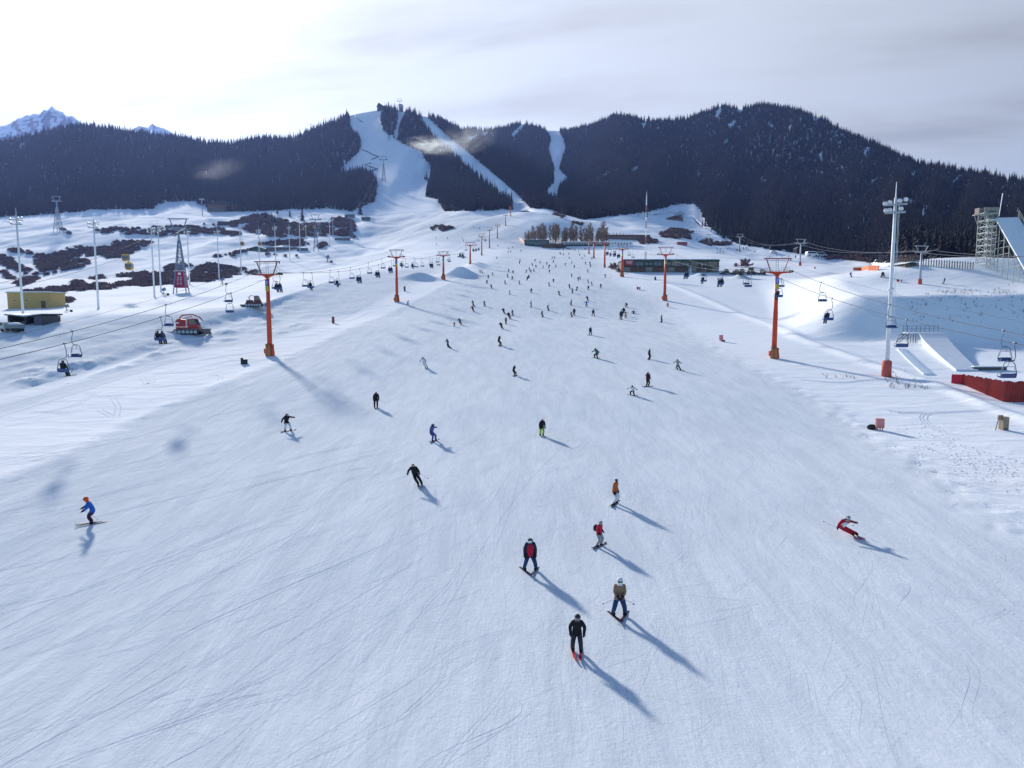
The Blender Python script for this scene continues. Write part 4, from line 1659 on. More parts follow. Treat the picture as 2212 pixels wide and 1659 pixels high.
RAD = dict(pelvis=(.165, .135), waist=(.165, .13), chest=(.185, .145), neck=(.075, .075), head=(.105, .115), crown=(.085, .09), sh=(.095, .095), el=(.070, .070),
           wr=(.055, .055), ha=(.045, .045), hp=(.115, .12), kn=(.085, .088), an=(.075, .08), to=(.055, .06))
BONES = [('pelvis', 'waist', 0), ('waist', 'chest', 0), ('chest', 'neck', 0), ('neck', 'head', 2), ('head', 'crown', 2)]
for _n in 'LR':
    BONES += [('chest', 'sh' + _n, 0), ('sh' + _n, 'el' + _n, 0), ('el' + _n, 'wr' + _n, 0), ('wr' + _n, 'ha' + _n, 5), ('pelvis', 'hp' + _n, 1), ('hp' + _n, 'kn' + _n, 1), ('kn' + _n, 'an' + _n, 1), ('an' + _n, 'to' + _n, 4)]


def build_bodies(poses):
    """grow every body as one continuous skin, in a single evaluation"""
    tmp = []
    for i, P in enumerate(poses):
        keys = list(P.J)
        bm = bmesh.new()
        sl = bm.verts.layers.skin.verify()
        vm = {}
        for k in keys:
            v = bm.verts.new(P.J[k])
            vm[k] = v
            r = RAD.get(k) or RAD[k[:2]]
            v[sl].radius = (r[0] * P.wide, r[1] * P.wide)
            v[sl].use_root = (k == 'pelvis')
        for a, b, _ in BONES:
            bm.edges.new((vm[a], vm[b]))
        me = bpy.data.meshes.new('tmp_body')
        bm.to_mesh(me)
        bm.free()
        o = bpy.data.objects.new('tmp_body', me)
        COL.objects.link(o)
        md = o.modifiers.new('skin', 'SKIN')
        md.use_smooth_shade = True
        sb = o.modifiers.new('sub', 'SUBSURF')
        sb.levels = sb.render_levels = 1
        tmp.append(o)
    dg = bpy.context.evaluated_depsgraph_get()
    dg.update()
    out = []
    for o, P in zip(tmp, poses):
        me = bpy.data.meshes.new_from_object(o.evaluated_get(dg))
        me.name = 'body'
        n = len(me.polygons)
        cen = np.empty(n * 3)
        me.polygons.foreach_get('center', cen)
        cen = cen.reshape(-1, 3)
        best = np.full(n, 1e9)
        mi = np.zeros(n, int)
        for a, b, k in BONES:
            A = np.array(P.J[a])
            B = np.array(P.J[b])
            d = B - A
            t = np.clip(((cen - A) @ d) / (d @ d), 0, 1)
            dist = np.linalg.norm(cen - A - t[:, None] * d, axis=1)
            if k == 5:
                dist -= .01
            up = dist < best
            best[up] = dist[up]
            mi[up] = k
        # jacket reaches over the hips, face below the brim
        hem = P.J['pelvis'].z - .10
        side = np.linalg.norm(cen[:, :2] - np.array(P.J['pelvis'])[:2], axis=1)
        mi[(mi == 1) & (cen[:, 2] > hem) & (side < .30)] = 0
        hd = np.array(P.J['head'])
        rel = cen - hd
        face = (mi == 2) & (rel[:, 1] < -.05) & (rel[:, 2] < .055)
        mi[face] = 3
        me.materials.clear()
        for k in range(6):
            me.materials.append(None)
        me.polygons.foreach_set('material_index', mi.astype(np.int32))
        me.polygons.foreach_set('use_smooth', np.ones(n, bool))
        me.update()
        out.append(me)
    for o in tmp:
        m = o.data
        bpy.data.objects.remove(o)
        bpy.data.meshes.remove(m)
    return out


def cloth(name, c, rough=.8):
    return mat('cloth_' + name, c, rough, var=.18, scale=7, spec=.25)


CL = dict(black=cloth('black', (.012, .013, .018)), navy=cloth('navy', (.018, .028, .065)), charcoal=cloth('charcoal', (.035, .038, .048)), blue=cloth('blue', (.02, .12, .48)),
          purple=cloth('purple', (.10, .10, .32)), white=cloth('white', (.66, .67, .72)), grey=cloth('grey', (.30, .31, .33)), lime=cloth('lime', (.30, .46, .02)), orange=cloth('orange', (.50, .12, .03)),
          teal=cloth('teal', (.05, .16, .17)), red=cloth('red', (.48, .015, .04)), crimson=cloth('crimson', (.40, .012, .03)), maroon=cloth('maroon', (.05, .015, .03)), denim=cloth('denim', (.02, .05, .14)),
          camo=cloth('camo', (.26, .16, .10)), brown=cloth('brown', (.13, .08, .05)), tan=cloth('tan', (.38, .22, .06)), pink=cloth('pink', (.34, .20, .24)), skin=cloth('skin', (.42, .24, .17), .6),
          hiorange=cloth('hiorange', (.75, .09, .02)), green=cloth('green', (.05, .20, .10)), mint=cloth('mint', (.28, .42, .40)), yellow=cloth('yellow', (.55, .50, .05)))


def ski_mesh():
    m = MB()
    prof_ = [(.80, .0), (.55, .006), (0, .012), (-.60, .006), (-.76, .025), (-.88, .085)]
    top = []
    for y, z in prof_:
        w = .060 if -.7 < y < .75 else .042
        top.append((w, y, z))
    vs_ = []
    for w, y, z in top:
        vs_ += [(-w, y, z + .014), (w, y, z + .014), (w, y, z - .004), (-w, y, z - .004)]
    fs = []
    for i in range(len(top) - 1):
        a, b = i * 4, i * 4 + 4
        for k in range(4):
            fs.append((a + k, a + (k + 1) % 4, b + (k + 1) % 4, b + k))
    fs += [(3, 2, 1, 0), tuple(range(len(top) * 4 - 4, len(top) * 4))]
    m._add(vs_, fs)
    m.box((0, .02, .03), (.075, .34, .03))
    me = m.mesh('ski', None)
    me.materials.append(None)
    return me


def board_mesh():
    m = MB()
    n = 14
    vs_, fs = [], []
    for i in range(n + 1):
        x = -.76 + 1.52 * i / n
        e = abs(x) / .76
        w = .145 if e < .82 else .145 * math.sqrt(max(.02, 1 - ((e - .82) / .18) ** 2))
        w -= .02 * math.cos(x / .62 * math.pi / 2) if e < .82 else 0
        z = .10 * max(0, (e - .78) / .22) ** 1.6
        vs_ += [(x, -w, z + .016), (x, w, z + .016), (x, w, z), (x, -w, z)]
    for i in range(n):
        a, b = i * 4, i * 4 + 4
        for k in range(4):
            fs.append((a + k, b + k, b + (k + 1) % 4, a + (k + 1) % 4))
    fs += [(0, 1, 2, 3), tuple(range(n * 4 + 3, n * 4 - 1, -1))]
    m._add(vs_, fs)
    for x in (-.26, .26):
        m.box((x, 0, .035), (.12, .26, .04))
    me = m.mesh('snowboard', None)
    me.materials.append(None)
    return me


def glove_mesh():
    m = MB()
    m.box((0, 0, -.035), (.075, .035, .08))
    for k, (x, l) in enumerate(((-.028, .062), (-.009, .072), (.010, .068), (.028, .052))):
        m.tube([(x, 0, -.07), (x, -.008, -.07 - l * .55), (x, -.03, -.07 - l)], [.011, .010, .008], 5)
    m.tube([(.036, 0, -.02), (.060, -.015, -.045), (.066, -.03, -.075)], [.012, .011, .009], 5)
    me = m.mesh('glove', None, True)
    me.materials.append(None)
    return me


def helmet_mesh():
    m = MB()
    m.ball((0, .01, .03), (.135, .15, .135), 12, 8)
    me = m.mesh('helmet', None, True)
    me.materials.append(None)
    return me


def goggles_mesh():
    m = MB()
    pts = []
    for k in range(7):
        a = math.radians(-65 + 130 * k / 6)
        pts.append((.128 * math.sin(a), -.138 * math.cos(a), .02))
    m.tube(pts, [.022, .034, .036, .030, .036, .034, .022], 6)
    me = m.mesh('goggles', None, True)
    me.materials.append(None)
    return me


SKI, BOARD, GLOVE, HELMET, GOGGLES = ski_mesh(), board_mesh(), glove_mesh(), helmet_mesh(), goggles_mesh()


def dress(o, mats):
    for i, m in enumerate(mats):
        o.material_slots[i].link = 'OBJECT'
        o.material_slots[i].material = m


def place_person(me, P, loc, rz, scale, label, group, jacket, trousers, head, gear, gearcol='black', face='skin', near=False, helmet=False, goggles=None, boots='black', gloves='black', tilt=0.0):
    r = thing('person', label, 'person', loc, rz, group)
    r.scale = (scale, scale, scale)
    b = link('body', me, r)
    dress(b, [CL[jacket], CL[trousers], CL[head], CL[face], CL[boots], CL[gloves]])
    if gear == 'ski':
        for k in (0, 1):
            s_ = link('ski', SKI, r)
            dress(s_, [CL[gearcol]])
            f = P.feet[k]
            s_.location = (f[0], f[1], (f[2] if len(f) > 2 else 0) + .012)
            s_.rotation_euler = (0, tilt, P.toes[k])
    elif gear == 'board':
        s_ = link('snowboard', BOARD, r)
        dress(s_, [CL[gearcol]])
        f0, f1 = P.feet
        s_.location = ((f0[0] + f1[0]) / 2, (f0[1] + f1[1]) / 2, .012)
        s_.rotation_euler = (tilt, 0, math.atan2(f0[1] - f1[1], f0[0] - f1[0]))
    if near:
        for nm in 'LR':
            g = link('glove', GLOVE, r)
            dress(g, [CL[gloves]])
            g.location = P.J['wr' + nm]
            d = (P.J['ha' + nm] - P.J['wr' + nm]).normalized()
            g.rotation_euler = Vector((0, 0, -1)).rotation_difference(d).to_euler()
            g.scale = ((1.25, 1.25, 1.25) if nm == 'L' else (-1.25, 1.25, 1.25))
        if helmet:
            h = link('helmet', HELMET, r)
            dress(h, [CL[head]])
            h.location = P.J['head'] + Vector((0, 0, .04))
        if goggles:
            h = link('goggles', GOGGLES, r)
            dress(h, [CL[goggles]])
            h.location = P.J['head'] + Vector((0, 0, .03))
    return r


# poses (facing the viewer unless turned)
PO = {}
PO['plow'] = Pose(((.30, .05), (-.30, .05)), (0, .04, .86), (0, -.06), 'side', (-.42, .42))
PO['plow_poles'] = Pose(((.27, .05), (-.27, .05)), (0, .05, .88), (0, -.10), 'front', (-.42, .42))
PO['stand'] = Pose(((.14, -.03), (-.14, .03)), (.02, .06, .88), (.02, -.12), 'side')
PO['ready'] = Pose(((.14, 0), (-.14, 0)), (0, .10, .82), (0, -.20), 'ready')
PO['out'] = Pose(((.17, 0), (-.17, 0)), (0, .06, .86), (0, -.12), 'out')
PO['leanL'] = Pose(((.34, .02), (.08, -.02)), (-.12, .08, .80), (-.10, -.16), 'ready')
PO['leanR'] = Pose(((-.08, -.02), (-.34, .02)), (.12, .08, .80), (.10, -.16), 'ready')
PO['carve'] = Pose(((.82, .0), (.55, -.04)), (-.12, .12, .55), (.10, -.26), 'balance', head=(.05, -.06))
PO['board'] = Pose(((.26, 0), (-.26, 0)), (0, .02, .86), (0, -.06), 'side')
PO['board_low'] = Pose(((.28, -.02), (-.28, -.02)), (0, .16, .66), (.04, -.26), 'out')
PO['board_lean'] = Pose(((.27, -.20), (-.27, -.20)), (0, .14, .78), (0, -.14), 'balance')
PO['board_back'] = Pose(((.27, .22), (-.27, .22)), (0, -.10, .80), (0, -.10), 'out')
PO['walk'] = Pose(((.10, -.16), (-.10, .14)), (0, .0, .92), (0, -.05), 'side')
PO['phone'] = Pose(((.14, 0), (-.14, 0)), (0, .03, .92), (0, -.05), 'phone')
PO['pocket'] = Pose(((.22, -.05), (-.20, .05)), (0, .03, .90), (0, -.07), 'pocket')
PO['snowsit'] = Pose(((.25, -.62, .0), (-.25, -.62, .0)), (0, .05, .17), (0, .06), 'out', sit=True, knees=(0, -.3, 1))
PO['ride'] = Pose(((.12, -.52, -.50), (-.12, -.52, -.50)), (0, 0, .14), (0, .03), 'lap', sit=True, knees=(0, -1, .6))
PO['near_black'] = Pose(((.20, -.04), (-.16, .06)), (.01, .07, .86), (.02, -.12), 'pocket', (-.06, .16), head=(0, -.06))
PKEYS = list(PO)
BODY = dict(zip(PKEYS, build_bodies([PO[k] for k in PKEYS])))


def person_px(u, v, h, pose, rz, label, group, jacket, trousers, head='black', gear='ski', **kw):
    """feet at photograph position (u, v), h tall in photograph units"""
    p = gp(u, v)
    P = PO[pose]
    H0 = P.J['crown'].z + .09
    want = h * (p[1] * CP - p[2] * SP) / FPX
    sc = float(np.clip(want / H0, .80, 1.18 if h > 9 else 1.4)) if not kw.pop('child', False) else want / H0
    fx = (P.feet[0][0] + P.feet[1][0]) / 2
    fy = (P.feet[0][1] + P.feet[1][1]) / 2
    off = Vector((-fx * sc, -fy * sc, 0))
    off.rotate(Matrix.Rotation(rz, 3, 'Z'))
    loc = W3(p) + off
    if P.J['pelvis'].z < .3:
        loc.z += .02
    r = place_person(BODY[pose], P, loc, rz, sc, label, group, jacket, trousers, head, gear, **kw)
    # stand on the slope
    gx = (G(p[0] + .6, p[1]) - G(p[0] - .6, p[1])) / 1.2
    gy = (G(p[0], p[1] + .6) - G(p[0], p[1] - .6)) / 1.2
    return r, P, sc


def pole_from(r, P, sc, nm, tip, label):
    """ski pole from a hand to a tip, both in the skier's own frame"""
    o = thing('ski_pole', label, 'ski pole', r.location, r.rotation_euler.z)
    o.scale = r.scale
    h = P.J['ha' + nm]
    MB().tube([h + Vector((0, -.03, .06)), Vector(tip)], [.011, .008], 5).build('shaft', CL['grey'], o)
    d = (Vector(tip) - h).normalized()
    MB().tube([Vector(tip) - d * .07, Vector(tip) - d * .05], [.035, .035], 7).build('basket', CL['black'], o)


D = R
near = dict(near=True)
r, P, sc = person_px(199, 1131, 60, 'ready', D(-58), 'skier in blue jacket and orange helmet, alone at the far left', None, 'blue', 'maroon', 'hiorange', gearcol='navy', helmet=True, goggles='black', **near)
pole_from(r, P, sc, 'R', (-.62, .35, .02), 'ski pole in the left-hand side of the skier in blue')
person_px(622, 931, 40, 'board_lean', D(40), 'snowboarder in black jacket and white trousers, below the left tower', None, 'black', 'white', 'black', 'board', **near)
r, P, sc = person_px(812, 880, 36, 'stand', D(12), 'skier all in black standing upright with one pole held sideways', None, 'black', 'black', 'black', gearcol='charcoal', **near)
pole_from(r, P, sc, 'L', (1.05, -.35, .55), 'ski pole held out by the upright black skier')
person_px(938, 953, 40, 'board_lean', D(62), 'snowboarder in purple blue suit leaning uphill, centre left', None, 'purple', 'purple', 'charcoal', 'board', gearcol='navy', **near)
r, P, sc = person_px(907, 1047, 50, 'leanL', D(8), 'skier in bulky black jacket leaning over in a turn, centre left', None, 'black', 'black', 'black', gearcol='charcoal', **near)
pole_from(r, P, sc, 'L', (.85, -.1, .45), 'ski pole pointing out from the leaning black skier')
r, P, sc = person_px(1170, 941, 39, 'stand', D(10), 'skier in black jacket and lime green trousers at the centre', None, 'black', 'lime', 'black', gearcol='charcoal', goggles='white', **near)
pole_from(r, P, sc, 'R', (-.75, -.25, .05), 'ski pole of the skier in lime green trousers')
person_px(1328, 1089, 59, 'board', D(62), 'snowboarder in rust and teal jacket with white trousers', None, 'orange', 'white', 'black', 'board', goggles='white', **near)
r, P, sc = person_px(1294, 1180, 60, 'pocket', D(58), 'snowboarder in red jacket with pale trousers and a black backpack', None, 'red', 'grey', 'grey', 'board', gearcol='navy', **near)
bp = MB().tube([(0, .20, 1.02), (0, .25, 1.10), (0, .26, 1.28), (0, .21, 1.42)], [.10, .17, .17, .09], 8).build('backpack', CL['black'], r, True)
person_px(1145, 1232, 77, 'plow', D(3), 'skier in red vest over navy sleeves making a snowplough', None, 'navy', 'denim', 'charcoal', gearcol='charcoal', face='white', goggles='black', **near)
vest = [o for o in bpy.data.objects if o.get('label', '').startswith('skier in red vest')][0]
Pv = PO['plow']
vm_ = MB().tube([Pv.J['pelvis'] + Vector((0, 0, -.06)), Pv.J['waist'], Pv.J['chest'] + Vector((0, 0, 0)), Pv.J['chest'] + Vector((0, 0, .13))], [.205, .205, .215, .12], 12)
vm_.build('vest', CL['red'], vest, True)
r, P, sc = person_px(1337, 1330, 88, 'plow_poles', D(-2), 'skier in patterned brown jacket and jeans, pale hat and green goggles', None, 'camo', 'denim', 'white', gearcol='maroon', helmet=True, goggles='green', face='white', **near)
pole_from(r, P, sc, 'L', (.72, .30, .42), 'ski pole sticking out right of the brown jacket skier')
pole_from(r, P, sc, 'R', (-.72, .30, .42), 'ski pole sticking out left of the brown jacket skier')
person_px(1246, 1408, 88, 'near_black', D(-6), 'skier all in black on red skis, nearest to the camera', None, 'black', 'charcoal', 'charcoal', gearcol='red', helmet=True, goggles='grey', **near)
r, P, sc = person_px(1846, 1157, 47, 'carve', D(0), 'racer in red suit and white bib laid over in a carving turn', None, 'crimson', 'crimson', 'grey', gearcol='red', helmet=True, goggles='white', tilt=R(35), **near)
bib = MB().tube([P.J['pelvis'] + Vector((.02, -.03, .10)), P.J['waist'] + Vector((0, -.02, 0)), P.J['chest'] + Vector((0, -.02, 0)), P.J['chest'] + Vector((.02, -.04, .09))], [.18, .19, .205, .13], 12).build('bib', CL['white'], r, True)
pole_from(r, P, sc, 'R', (-1.05, .55, .75), 'ski pole trailing left of the red racer')
pole_from(r, P, sc, 'L', (.75, .40, .50), 'short ski pole right of the red racer')
person_px(1399, 835, 33, 'phone', D(20), 'person in dark maroon suit holding a hand up to the face', None, 'maroon', 'maroon', 'black', 'board')
person_px(1366, 854, 24, 'board_low', D(-35), 'crouching snowboarder in white jacket, right of centre', None, 'white', 'black', 'black', 'board')
person_px(1402, 776, 24, 'board', D(60), 'snowboarder in black above the maroon figure', None, 'black', 'black', 'charcoal', 'board')
person_px(1467, 799, 25, 'board_back', D(-50), 'snowboarder in grey and yellow jacket nearest to the right piste edge', None, 'grey', 'black', 'black', 'board')
person_px(1113, 812, 24, 'board_lean', D(60), 'snowboarder in black with bent knees at mid slope centre', None, 'black', 'black', 'black', 'board')
person_px(1288, 774, 24, 'board_low', D(-55), 'dark green snowboarder bent low, right of centre', None, 'teal', 'black', 'black', 'board')
person_px(1275, 724, 19, 'board', D(25), 'snowboarder in navy standing square, above the bent green one', None, 'navy', 'black', 'black', 'board')
person_px(921, 795, 26, 'leanL', D(5), 'skier in white suit with a black bib, left of centre', None, 'white', 'white', 'black', 'ski')
person_px(971, 751, 21, 'board_back', D(-60), 'snowboarder in grey green jacket above the white skier', None, 'teal', 'black', 'charcoal', 'board')
person_px(1081, 747, 23, 'board_lean', D(65), 'snowboarder in black leaning, below the group of five', None, 'black', 'charcoal', 'black', 'board')
person_px(1341, 690, 21, 'stand', D(5), 'skier in navy upright at the right piste edge by the beginners', None, 'navy', 'navy', 'black')
person_px(1353, 664, 11, 'board_low', D(-50), 'snowboarder in black bent forward beyond the seated one', None, 'black', 'black', 'black', 'board')
person_px(*q('R', 150, 740), 20, 'leanR', D(-40), 'skier in dark navy leaning over beside the one in yellow', None, 'navy', 'black', 'black')
person_px(*q('R', 185, 764), 15, 'out', D(0), 'skier in mustard yellow jacket with legs apart', None, 'tan', 'brown', 'brown')
person_px(*q('R', 265, 724), 8, 'snowsit', D(0), 'snowboarder sitting in the snow with board across', None, 'navy', 'navy', 'black', 'board')
person_px(*q('R', 535, 808), 17, 'board', D(60), 'snowboarder in dusty pink jacket on the right edge of the piste', None, 'pink', 'black', 'black', 'board')
person_px(*q('M', 2060, 640), 11, 'board_low', D(60), 'snowboarder in white jacket crouching beside the second left tower', None, 'white', 'black', 'grey', 'board')

# the many skiers further up: zoom position of the feet, height, pose, turn, colours
MID = [(570, 902, 72, 'board_back', -60, 'black', 'black', 'board'), (690, 902, 66, 'board_lean', 55, 'charcoal', 'black', 'board'), (567, 962, 70, 'leanL', 0, 'navy', 'navy', 'ski'),
       (912, 986, 70, 'leanL', 5, 'black', 'black', 'ski'), (975, 1045, 84, 'leanL', 5, 'black', 'black', 'ski'), (1005, 1006, 70, 'board_lean', 55, 'black', 'black', 'board'),
       (925, 1100, 82, 'walk', 10, 'pink', 'charcoal', 'ski'), (888, 1155, 82, 'leanL', 0, 'black', 'black', 'ski'), (425, 1110, 82, 'leanL', 5, 'teal', 'black', 'ski'), (348, 1130, 55, 'out', 0, 'brown', 'charcoal', 'ski'),
       (1205, 910, 76, 'board', 65, 'mint', 'mint', 'board'), (1403, 950, 70, 'board_lean', 60, 'black', 'black', 'board'), (1338, 1022, 74, 'board_lean', 60, 'black', 'black', 'board'),
       (1688, 1003, 84, 'stand', 0, 'charcoal', 'black', 'ski'), (1664, 1022, 62, 'board_lean', 60, 'maroon', 'black', 'board'), (1903, 1010, 80, 'plow', 5, 'charcoal', 'black', 'ski'),
       (1658, 892, 72, 'board', -60, 'mint', 'black', 'board'), (1828, 908, 72, 'out', 0, 'blue', 'navy', 'ski'), (1848, 840, 58, 'leanL', 0, 'charcoal', 'navy', 'ski'),
       (772, 705, 46, 'leanL', 0, 'navy', 'black', 'ski'), (712, 650, 42, 'plow', 10, 'navy', 'black', 'ski'), (728, 592, 35, 'walk', 0, 'black', 'black', 'ski'), (777, 560, 35, 'out', 0, 'grey', 'charcoal', 'ski'),
       (920, 656, 50, 'board_lean', 60, 'black', 'black', 'board'), (1080, 656, 45, 'board_lean', 60, 'charcoal', 'black', 'board'), (997, 605, 42, 'board', 20, 'black', 'black', 'board'), (947, 580, 46, 'board_lean', 60, 'charcoal', 'charcoal', 'board'),
       (1005, 537, 36, 'stand', 0, 'navy', 'black', 'ski'), (957, 522, 40, 'walk', 0, 'black', 'black', 'ski'), (1158, 612, 52, 'leanR', 0, 'black', 'navy', 'ski'), (1182, 590, 36, 'stand', 0, 'navy', 'black', 'ski'),
       (972, 770, 55, 'board_lean', 60, 'white', 'grey', 'board'), (1210, 751, 56, 'plow', 0, 'charcoal', 'black', 'ski'), (1530, 781, 58, 'board_back', -60, 'black', 'black', 'board'), (1413, 678, 50, 'board_lean', 60, 'navy', 'black', 'board'),
       (1457, 636, 46, 'stand', 0, 'black', 'black', 'ski'), (1645, 702, 54, 'board_back', -60, 'charcoal', 'black', 'board'), (1668, 755, 60, 'board', 50, 'teal', 'black', 'board'), (1715, 726, 40, 'leanR', -40, 'black', 'black', 'ski'),
       (1848, 720, 50, 'plow', 0, 'black', 'charcoal', 'ski'), (1890, 669, 44, 'board_lean', 60, 'pink', 'purple', 'board'), (1850, 641, 46, 'board_lean', 60, 'charcoal', 'charcoal', 'board'), (1987, 698, 52, 'stand', 10, 'black', 'black', 'board'),
       (1735, 618, 40, 'stand', 0, 'navy', 'black', 'ski'), (1760, 602, 42, 'board_lean', 60, 'black', 'black', 'board'), (1660, 573, 44, 'board', 60, 'charcoal', 'black', 'board'), (2037, 582, 44, 'out', 0, 'navy', 'black', 'ski'),
       (1842, 522, 40, 'board_low', -50, 'white', 'grey', 'board'), (1412, 528, 40, 'stand', 0, 'navy', 'black', 'ski')]
FARP = [(1148, 527, 35), (1187, 500, 30), (1203, 525, 38), (1237, 515, 35), (1262, 472, 32), (1340, 478, 32), (1402, 475, 45), (1383, 437, 32), (1308, 422, 34), (1245, 403, 34), (1225, 450, 30), (1078, 428, 34), (1083, 402, 32),
        (1484, 467, 32), (1458, 415, 30), (1590, 447, 28), (1658, 425, 28), (1690, 475, 38), (1815, 435, 26), (1867, 432, 28), (1872, 465, 35), (1439, 372, 28), (1471, 370, 30), (1640, 372, 28), (1780, 375, 25), (1752, 338, 25), (1807, 345, 22),
        (1630, 328, 20), (1574, 332, 25), (1543, 325, 20), (1530, 318, 22), (1740, 298, 22), (822, 372, 28), (978, 300, 25), (946, 302, 25), (998, 248, 22), (952, 262, 20), (1095, 292, 28), (835, 232, 25), (662, 535, 34), (640, 527, 30),
        (450, 175, 18), (435, 145, 18), (272, 148, 18), (143, 148, 20), (143, 218, 20), (565, 20, 16), (628, 32, 16), (1490, 272, 18), (1520, 270, 18), (1570, 280, 22), (1608, 270, 18), (1622, 271, 18), (1636, 270, 18), (1650, 271, 18), (1664, 270, 17), (1688, 270, 18),
        (1700, 280, 12), (1808, 268, 17), (1822, 268, 17), (1885, 378, 14)]
FAR_E = [(515, 1047, 26), (570, 1047, 24), (655, 1047, 22), (685, 1033, 22), (525, 1102, 28), (560, 1097, 26), (600, 1097, 26), (770, 1062, 24), (786, 1066, 26), (868, 1047, 34), (903, 1046, 34), (928, 1057, 20), (975, 1112, 18), (1005, 1092, 22), (1025, 1080, 22),
         (1205, 1155, 22), (1300, 1132, 28), (1370, 1155, 22), (1450, 1143, 28), (1545, 1160, 40)]
FAR_F = [(278, 1210, 30), (610, 1210, 34), (648, 1205, 34), (1300, 1282, 42)]

CNAME = dict(black='black', navy='navy', charcoal='dark grey', pink='dusty pink', teal='dark green', brown='brown', mint='pale green', maroon='maroon', blue='bright blue', white='white', grey='grey', purple='purple')
bands = [(590, 'below the snow mound'), (640, 'level with the second left tower'), (700, 'below the second left tower')]


def person_list():
    rd = random.Random(3)
    allp = []
    for (zx, zy, h, pose, rz, jc, tr, gear) in MID:
        u, v = q('S', zx, zy)
        allp.append([u, v, hpx('S', h), pose, rz, jc, tr, gear])
    cols = ['black'] * 6 + ['navy'] * 4 + ['charcoal'] * 4 + ['maroon', 'teal', 'grey', 'blue', 'brown']
    nfar = len(allp)
    for r_, lst in (('S', FARP), ('E', FAR_E), ('F', FAR_F)):
        for (zx, zy, h) in lst:
            u, v = q(r_, zx, zy)
            g = rd.random() < .4
            pose = rd.choice(['board', 'board_lean', 'board_back'] if g else ['stand', 'plow', 'leanL', 'leanR', 'out', 'walk'])
            rz = rd.choice([-55, 55, 65, 20]) if g else rd.uniform(-25, 25)
            allp.append([u, v, hpx(r_, h), pose, rz, rd.choice(cols), rd.choice(['black', 'black', 'navy', 'charcoal']), 'board' if g else 'ski'])
    # name each by its row and its order in that row, counted from the left
    def row(u, v):
        if u > 1445:
            return 'on flat snow below the right forest' if u < 1745 else 'on the snow near the grey towers'
        if v < 519:
            return 'far up beside the small lift towers'
        if v < 545:
            return 'in the row nearest the bare poplars'
        if v < 562:
            return 'in the crowd just below the poplars'
        if v < 585:
            return 'in the crowd above the snow mound'
        if v < 612:
            return 'in the row level with the mound'
        if v < 640:
            return 'in the row just below the mound'
        if v < 672:
            return 'level with the second left lift tower'
        return 'just below the second left lift tower'
    rows = {}
    for i, a in enumerate(allp):
        rows.setdefault(row(a[0], a[1]), []).append(i)
    for rn, ids in rows.items():
        ids.sort(key=lambda i: allp[i][0])
        for n, i in enumerate(ids):
            u, v, h, pose, rz, jc, tr, gear = allp[i]
            kind = 'snowboarder' if gear == 'board' else 'skier'
            size = 'tiny ' if h < 7 else ''
            place = ('%s from left' % ORD[n]) if n < 39 else ('%s from right' % ORD[len(ids) - 1 - n])
            lab = '%s%s in %s, %s, %s' % (size, kind, CNAME.get(jc, jc), place, rn)
            head = rd.choice(['black', 'charcoal', 'grey'])
            person_px(u, v, h, pose, R(rz), lab, 'skiers further up the slope', jc, tr, head, gear, child=(jc == 'brown' and h < 12 and v > 660))


person_list()

# chair riders
cnt = {}
rd = random.Random(9)
for (p, rz, lab, side, n, riders) in RIDERS:
    key = (side, n)
    cnt.setdefault(side, [])
    if n not in cnt[side]:
        cnt[side].append(n)
    k = cnt[side].index(n)
    lab = lab.replace('@', ORD[k] if k else 'nearest')
    jc = rd.choice(['black', 'navy', 'charcoal', 'black', 'navy'])
    P = PO['ride']
    place_person(BODY['ride'], P, p + Vector((0, 0, -.02)), rz, 1.0, lab, 'riders on the chairlifts', jc, rd.choice(['black', 'navy', 'charcoal']), rd.choice(['black', 'charcoal', 'white']), 'ski' if rd.random() < .7 else None, 'black')

# ------------------------------------------------------------------ buildings
M_SLATE = mat('dark_roof', (0.035, 0.04, 0.05), .7, var=.2)
M_GREEN = mat('green_trim', (0.018, 0.045, 0.042), .6, var=.2)
M_STONE = mat('grey_brown_wall', (0.14, 0.125, 0.11), .85, var=.3, scale=1.2)
M_BRICK = mat('red_brown_wall', (0.20, 0.075, 0.065), .8, var=.2, scale=1.5)
M_BLUEPAN = mat('blue_board', (0.07, 0.11, 0.17), .6, var=.3, scale=1.0)
M_TENT = mat('pale_tent', (0.50, 0.60, 0.68), .6, var=.06)
M_TAN = mat('tan_wall', (0.34, 0.24, 0.15), .8, var=.2)


def sp(u, v):
    if v > np.interp(u, hu, hvb):
        return gp(u, v)
    return np.array([float(c) for c in hill_pt(u, v)[:3]])


